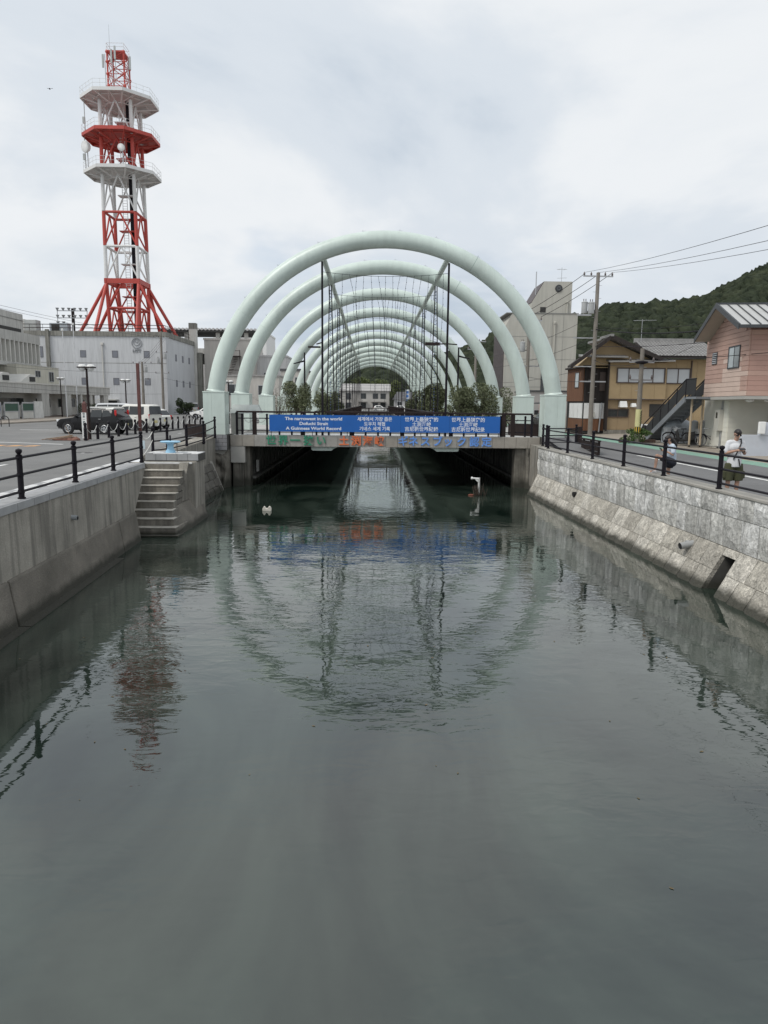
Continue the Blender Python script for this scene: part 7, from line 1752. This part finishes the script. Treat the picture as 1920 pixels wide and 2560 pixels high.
for k in range(70):
    x, y = rg.uniform(-6, 6.5), rg.choice([rg.uniform(5, 14), rg.uniform(14, 31)]); a = rg.uniform(0, 6.28); q = rg.uniform(0.012, 0.035)
    mb.add([(x+q*math.cos(a+w_)*(1 if i_ % 2 else 0.5), y+q*math.sin(a+w_)*(1 if i_ % 2 else 0.5), 0.004+0.004*(i_ % 2)) for i_, w_ in enumerate((0, 1.57, 3.14, 4.71))], [(0, 1, 2, 3)])
o = mb.build('floating_litter', mat('floating leaf', (0.12, 0.09, 0.045), 0.8, 0.5, 30), None, loc=(0, 15, 0)); tag(o, 'scattered specks of leaf litter floating on the canal water', 'litter', kind='stuff')

# ================================================================ people
skin = mat('skin', (0.42, 0.255, 0.185), 0.6, 0.06, 8); hair = mat('black hair', (0.014, 0.011, 0.010), 0.5, 0.3, 20)
tee_w = mat('white cotton', (0.62, 0.63, 0.65), 0.9, 0.05, 6, 0.002, 40); tee_b = mat('pale blue cotton', (0.48, 0.55, 0.63), 0.9, 0.05, 6, 0.002, 40)
olive_c = mat('olive cotton', (0.055, 0.058, 0.028), 0.9, 0.15, 6, 0.002, 40); navy_c = mat('navy cotton', (0.018, 0.020, 0.032), 0.9, 0.12, 6)
shoe_m = mat('pale trainer', (0.55, 0.53, 0.53), 0.7, 0.1, 8); glass_b = mat('sunglass lens', (0.012, 0.012, 0.014), 0.1); strap_m = mat('black strap', (0.018, 0.018, 0.02), 0.7)
def capsule(mb, a, b, ra, rb, n=14):
    a, b = Vector(a), Vector(b); d = (b-a); L_ = d.length; d.normalize()
    pts = [a-d*ra, a-d*ra*0.7, a-d*ra*0.3]+[a.lerp(b, k/4) for k in range(5)]+[b+d*rb*0.3, b+d*rb*0.7, b+d*rb]
    rad = [0.001, ra*0.71, ra*0.95]+[ra+(rb-ra)*k/4 for k in range(5)]+[rb*0.95, rb*0.71, 0.001]
    mb.tube(pts, rad, n)
def fuse(mb, name, m_, parent, voxel=0.012, it=4):
    """join overlapping volumes into one continuous skin"""
    o = mb.build(name, m_, parent)
    r_ = o.modifiers.new('fuse', 'REMESH'); r_.mode = 'VOXEL'; r_.voxel_size = voxel; r_.use_smooth_shade = True
    s_ = o.modifiers.new('relax', 'SMOOTH'); s_.factor = 0.5; s_.iterations = it
    bpy.context.view_layer.update()
    me = bpy.data.meshes.new_from_object(o.evaluated_get(bpy.context.evaluated_depsgraph_get()))
    o.modifiers.clear(); o.data = me
    me.materials.clear(); me.materials.append(m_)
    me.polygons.foreach_set('use_smooth', [True]*len(me.polygons))
    return o
def hand(mb, wrist, palm_dir, side_dir, up_dir, curl=0.6, s=1.0):
    w_, f, sd, u = Vector(wrist), Vector(palm_dir).normalized(), Vector(side_dir).normalized(), Vector(up_dir).normalized()
    c = w_+f*0.045*s; capsule(mb, w_+f*0.01, w_+f*0.075*s, 0.026*s, 0.03*s, 10)
    capsule(mb, c-sd*0.022*s, c+sd*0.022*s, 0.022*s, 0.022*s, 8)
    for k, ln in enumerate((0.068, 0.078, 0.074, 0.058)):
        b = w_+f*0.085*s+sd*(-0.033+0.022*k)*s; m_ = b+(f*math.cos(curl*0.6)+u*math.sin(curl*0.6))*ln*0.5*s
        e = m_+(f*math.cos(curl*1.6)+u*math.sin(curl*1.6))*ln*0.5*s
        mb.tube([b-f*0.02*s, b, m_, e], [0.010*s, 0.010*s, 0.009*s, 0.007*s], 7)
    t0 = w_+f*0.03*s-sd*0.03*s; t1 = t0+(f*0.7-sd*0.6+u*0.35).normalized()*0.035*s; t2 = t1+(f*0.9+u*0.5).normalized()*0.03*s
    mb.tube([t0+sd*0.015*s, t0, t1, t2], [0.012*s, 0.012*s, 0.010*s, 0.008*s], 7)
def head(mb, c, fwd, upv, s=1.0):
    c, f, u = Vector(c), Vector(fwd).normalized(), Vector(upv).normalized(); sd = f.cross(u).normalized()
    capsule(mb, c-f*0.012*s+u*0.035*s, c+f*0.012*s+u*0.03*s, 0.082*s, 0.078*s, 16)
    capsule(mb, c+f*0.02*s-u*0.02*s, c+f*0.038*s-u*0.075*s, 0.066*s, 0.036*s, 14)
    capsule(mb, c+f*0.088*s+u*0.012*s, c+f*0.105*s-u*0.02*s, 0.010*s, 0.015*s, 8)
    capsule(mb, c+f*0.074*s-u*0.052*s-sd*0.018*s, c+f*0.074*s-u*0.052*s+sd*0.018*s, 0.009*s, 0.009*s, 8)
    for q in (-1, 1): capsule(mb, c+sd*0.078*q*s+u*0.012*s-f*0.01*s, c+sd*0.078*q*s-u*0.02*s-f*0.005*s, 0.014*s, 0.010*s, 8)
    return sd
# ---- man
mx_, my_, mz_ = 8.86, 17.2, 1.862
man = thing('person', 'man in white t-shirt and olive shorts looking down at the phone he holds', 'person', (mx_, my_, mz_))
def MP(x, y, z): return (mx_+x, my_+y, mz_+z)
B = MB()
for q in (-1, 1):
    capsule(B, MP(q*0.08, 0, 0.86), MP(q*0.115, -0.01, 0.48), 0.072, 0.058); capsule(B, MP(q*0.115, -0.01, 0.48), MP(q*0.115, 0.02, 0.09), 0.058, 0.036)
    capsule(B, MP(q*0.115, 0.005, 0.36), MP(q*0.115, 0.02, 0.28), 0.055, 0.046); capsule(B, MP(q*0.115, 0.03, 0.045), MP(q*0.135, -0.15, 0.035), 0.04, 0.034)
    capsule(B, MP(q*0.175, 0.0, 1.345), MP(q*0.235, -0.01, 1.12), 0.046, 0.040); capsule(B, MP(q*0.235, -0.01, 1.12), MP(q*0.075, -0.25, 1.205), 0.042, 0.028)
capsule(B, MP(0, 0, 0.92), MP(0, 0.01, 1.12), 0.115, 0.105); capsule(B, MP(-0.05, 0.0, 1.25), MP(0.05, 0.0, 1.25), 0.095, 0.095); capsule(B, MP(-0.12, 0.0, 1.365), MP(0.12, 0.0, 1.365), 0.045, 0.045)
capsule(B, MP(0, 0.0, 1.40), MP(0, -0.035, 1.50), 0.055, 0.05)
hf, hu = Vector((0.0, -0.92, -0.38)), Vector((0.0, -0.38, 0.92))
hc = Vector(MP(0, -0.065, 1.575)); sd_ = head(B, hc, hf, hu)
hand(B, MP(0.075, -0.25, 1.205), (-0.75, -0.55, 0.15), (0.3, -0.5, -0.6), (-0.2, 0.5, 0.8), 0.9); hand(B, MP(-0.075, -0.25, 1.205), (0.75, -0.55, 0.15), (-0.3, -0.5, -0.6), (0.2, 0.5, 0.8), 0.9)
fuse(B, 'body', skin, man, 0.0075, 3)
T = MB(); capsule(T, MP(-0.03, 0, 0.90), MP(0.03, 0.0, 0.90), 0.145, 0.145); capsule(T, MP(0, 0, 0.92), MP(0, 0.01, 1.15), 0.15, 0.14); capsule(T, MP(-0.075, 0, 1.26), MP(0.075, 0, 1.26), 0.127, 0.127); capsule(T, MP(-0.13, 0.0, 1.38), MP(0.13, 0.0, 1.38), 0.07, 0.07)
for q in (-1, 1): capsule(T, MP(q*0.165, 0.0, 1.375), MP(q*0.228, -0.008, 1.17), 0.066, 0.070)
T.tube([MP(0, 0, 0.79), MP(0, 0, 0.93), MP(0, 0.0, 1.1)], [0.168, 0.165, 0.15], 18)
fuse(T, 't_shirt', tee_w, man, 0.012, 5)
S = MB(); capsule(S, MP(-0.05, 0, 0.84), MP(0.05, 0, 0.84), 0.135, 0.135)
for q in (-1, 1):
    S.tube([MP(q*0.085, 0, 0.86), MP(q*0.115, 0, 0.66), MP(q*0.125, -0.005, 0.45)], [0.125, 0.125, 0.115], 16); S.box(*MP(q*0.235, -0.01, 0.60), 0.05, 0.15, 0.17)
fuse(S, 'cargo_shorts', olive_c, man, 0.011, 4)
H = MB(); capsule(H, hc+hu*0.055-hf*0.02, hc+hu*0.06+hf*0.022, 0.084, 0.074, 16); capsule(H, hc-hf*0.035+hu*0.0, hc-hf*0.04+hu*0.04, 0.07, 0.078, 14)
fuse(H, 'hair', hair, man, 0.008, 3)
G_ = MB()
for q in (-1, 1): G_.ell(hc+hf*0.078+hu*0.012+sd_*0.033*q, 0.03, 0.017, 0.022, 10, 6); G_.cyl(hc+hf*0.075+hu*0.016+sd_*0.06*q, hc-hf*0.0+hu*0.016+sd_*0.083*q, 0.005, n=5)
G_.cyl(hc+hf*0.088+hu*0.018-sd_*0.02, hc+hf*0.088+hu*0.018+sd_*0.02, 0.005, n=5); G_.build('sunglasses', glass_b, man)
MB().tube([MP(0.13, 0.09, 1.45), MP(0.12, -0.02, 1.47), MP(0.085, -0.115, 1.38), MP(0.0, -0.158, 1.2), MP(-0.10, -0.155, 0.98)], 0.016, 6).build('shoulder_strap', strap_m, man)
MB().tube([MP(0.02, -0.172, 0.99), MP(0.07, -0.178, 0.80)], 0.014, 6).build('hanging_strap', strap_m, man)
for q in (-1, 1): MB().hexa([MP(q*0.125-0.05, -0.21, 0), MP(q*0.125+0.05, -0.21, 0), MP(q*0.12+0.045, 0.08, 0), MP(q*0.12-0.045, 0.08, 0), MP(q*0.125-0.04, -0.19, 0.06), MP(q*0.125+0.04, -0.19, 0.06), MP(q*0.12+0.04, 0.07, 0.10), MP(q*0.12-0.04, 0.07, 0.10)]).build('shoe', strap_m, man, bevel=0.015)
MB().cyl(MP(0.115, -0.20, 1.185), MP(0.09, -0.232, 1.197), 0.036, n=12).build('wristwatch', strap_m, man, smooth=True)
o = MB().box(*MP(0.0, -0.335, 1.245), 0.15, 0.075, 0.012, 0, rx=R(28)).build('mobile_phone', glass_b, None, loc=MP(0, -0.335, 1.245), bevel=0.004); tag(o, 'dark phone held sideways in both hands by the standing man', 'phone')
# ---- girl with one foot on the kerb
gx_, gy_ = 8.64, 20.45
girl = thing('person', 'girl in pale blue t-shirt and dark shorts resting one foot on the kerb', 'person', (gx_, gy_, 1.862))
B = MB(); s_ = 0.85
capsule(B, (8.66, 20.32, 2.50), (8.20, 20.28, 2.69), 0.075, 0.055); capsule(B, (8.20, 20.28, 2.69), (8.16, 20.27, 2.30), 0.052, 0.034); capsule(B, (8.17, 20.27, 2.25), (8.02, 20.25, 2.235), 0.034, 0.03)
capsule(B, (8.67, 20.52, 2.50), (8.66, 20.53, 2.22), 0.075, 0.052); capsule(B, (8.66, 20.53, 2.22), (8.69, 20.54, 1.93), 0.052, 0.034); capsule(B, (8.69, 20.54, 1.90), (8.54, 20.54, 1.89), 0.032, 0.028)
capsule(B, (8.67, 20.38, 2.52), (8.67, 20.47, 2.52), 0.11, 0.11); capsule(B, (8.68, 20.42, 2.56), (8.68, 20.42, 2.75), 0.105, 0.1); capsule(B, (8.66, 20.38, 2.88), (8.66, 20.46, 2.88), 0.10, 0.10); capsule(B, (8.65, 20.31, 2.98), (8.65, 20.53, 2.98), 0.05, 0.05)
capsule(B, (8.64, 20.42, 2.99), (8.60, 20.42, 3.07), 0.042, 0.04)
capsule(B, (8.64, 20.27, 2.96), (8.63, 20.22, 2.73), 0.042, 0.034); capsule(B, (8.63, 20.22, 2.73), (8.44, 20.30, 2.83), 0.034, 0.023)
capsule(B, (8.64, 20.57, 2.96), (8.61, 20.60, 2.74), 0.042, 0.034); capsule(B, (8.61, 20.60, 2.74), (8.45, 20.48, 2.83), 0.034, 0.023)
gf_, gu_ = Vector((-0.90, -0.12, -0.42)), Vector((-0.42, 0, 0.90)); gc = Vector((8.56, 20.415, 3.15)); sdg = head(B, gc, gf_, gu_, 0.92)
hand(B, (8.44, 20.30, 2.83), (-0.9, 0.35, 0.2), (0.2, -0.4, -0.8), (0.3, 0.6, 0.6), 0.9, 0.85); hand(B, (8.45, 20.48, 2.83), (-0.9, -0.35, 0.2), (0.2, 0.4, -0.8), (0.3, -0.6, 0.6), 0.9, 0.85)
fuse(B, 'body', skin, girl, 0.0075, 3)
T = MB(); T.tube([(8.68, 20.42, 2.46), (8.68, 20.42, 2.7), (8.665, 20.42, 2.88), (8.655, 20.42, 3.01)], [0.135, 0.13, 0.125, 0.06], 18); capsule(T, (8.66, 20.36, 2.90), (8.66, 20.48, 2.90), 0.115, 0.115); capsule(T, (8.65, 20.31, 2.98), (8.65, 20.53, 2.98), 0.06, 0.06)
for y, y2 in ((20.28, 20.225), (20.56, 20.60)): capsule(T, (8.645, y, 2.965), (8.635, y2, 2.80), 0.062, 0.066)
fuse(T, 't_shirt', tee_b, girl, 0.011, 4)
S = MB(); capsule(S, (8.68, 20.37, 2.49), (8.68, 20.48, 2.49), 0.135, 0.135); S.tube([(8.68, 20.33, 2.50), (8.50, 20.31, 2.57), (8.33, 20.295, 2.64)], [0.12, 0.105, 0.088], 16); S.tube([(8.68, 20.51, 2.50), (8.67, 20.52, 2.33)], [0.12, 0.11], 16)
fuse(S, 'shorts', navy_c, girl, 0.011, 4)
H = MB(); capsule(H, gc-gf_*0.02+gu_*0.05, gc+gf_*0.02+gu_*0.055, 0.083, 0.073, 16); capsule(H, gc-gf_*0.04, gc-gf_*0.045+gu_*0.03, 0.07, 0.074, 14)
H.tube([gc-gf_*0.09+gu_*0.01, Vector((8.72, 20.42, 3.10)), Vector((8.79, 20.42, 3.0)), Vector((8.80, 20.42, 2.86))], [0.04, 0.05, 0.045, 0.012], 10)
fuse(H, 'hair', hair, girl, 0.009, 3)
MB().ell(gc+gf_*0.075+gu_*0.005, 0.035, 0.085, 0.035, 12, 8).build('sunglasses', glass_b, girl, smooth=True)
for (x, y, z) in ((8.09, 20.26, 2.202), (8.61, 20.54, 1.862)):
    MB().hexa([(x-0.11, y-0.04, z), (x+0.11, y-0.035, z), (x+0.11, y+0.035, z), (x-0.11, y+0.04, z), (x-0.10, y-0.03, z+0.045), (x+0.10, y-0.03, z+0.085), (x+0.10, y+0.03, z+0.085), (x-0.10, y+0.03, z+0.045)]).build('shoe', shoe_m, girl, bevel=0.012)
o = MB().box(8.335, 20.39, 2.885, 0.012, 0.14, 0.075, 0, ry=R(-35)).build('mobile_phone', glass_b, None, loc=(8.335, 20.39, 2.885), bevel=0.004); tag(o, 'dark phone held in front of her by the girl at the fence', 'phone')
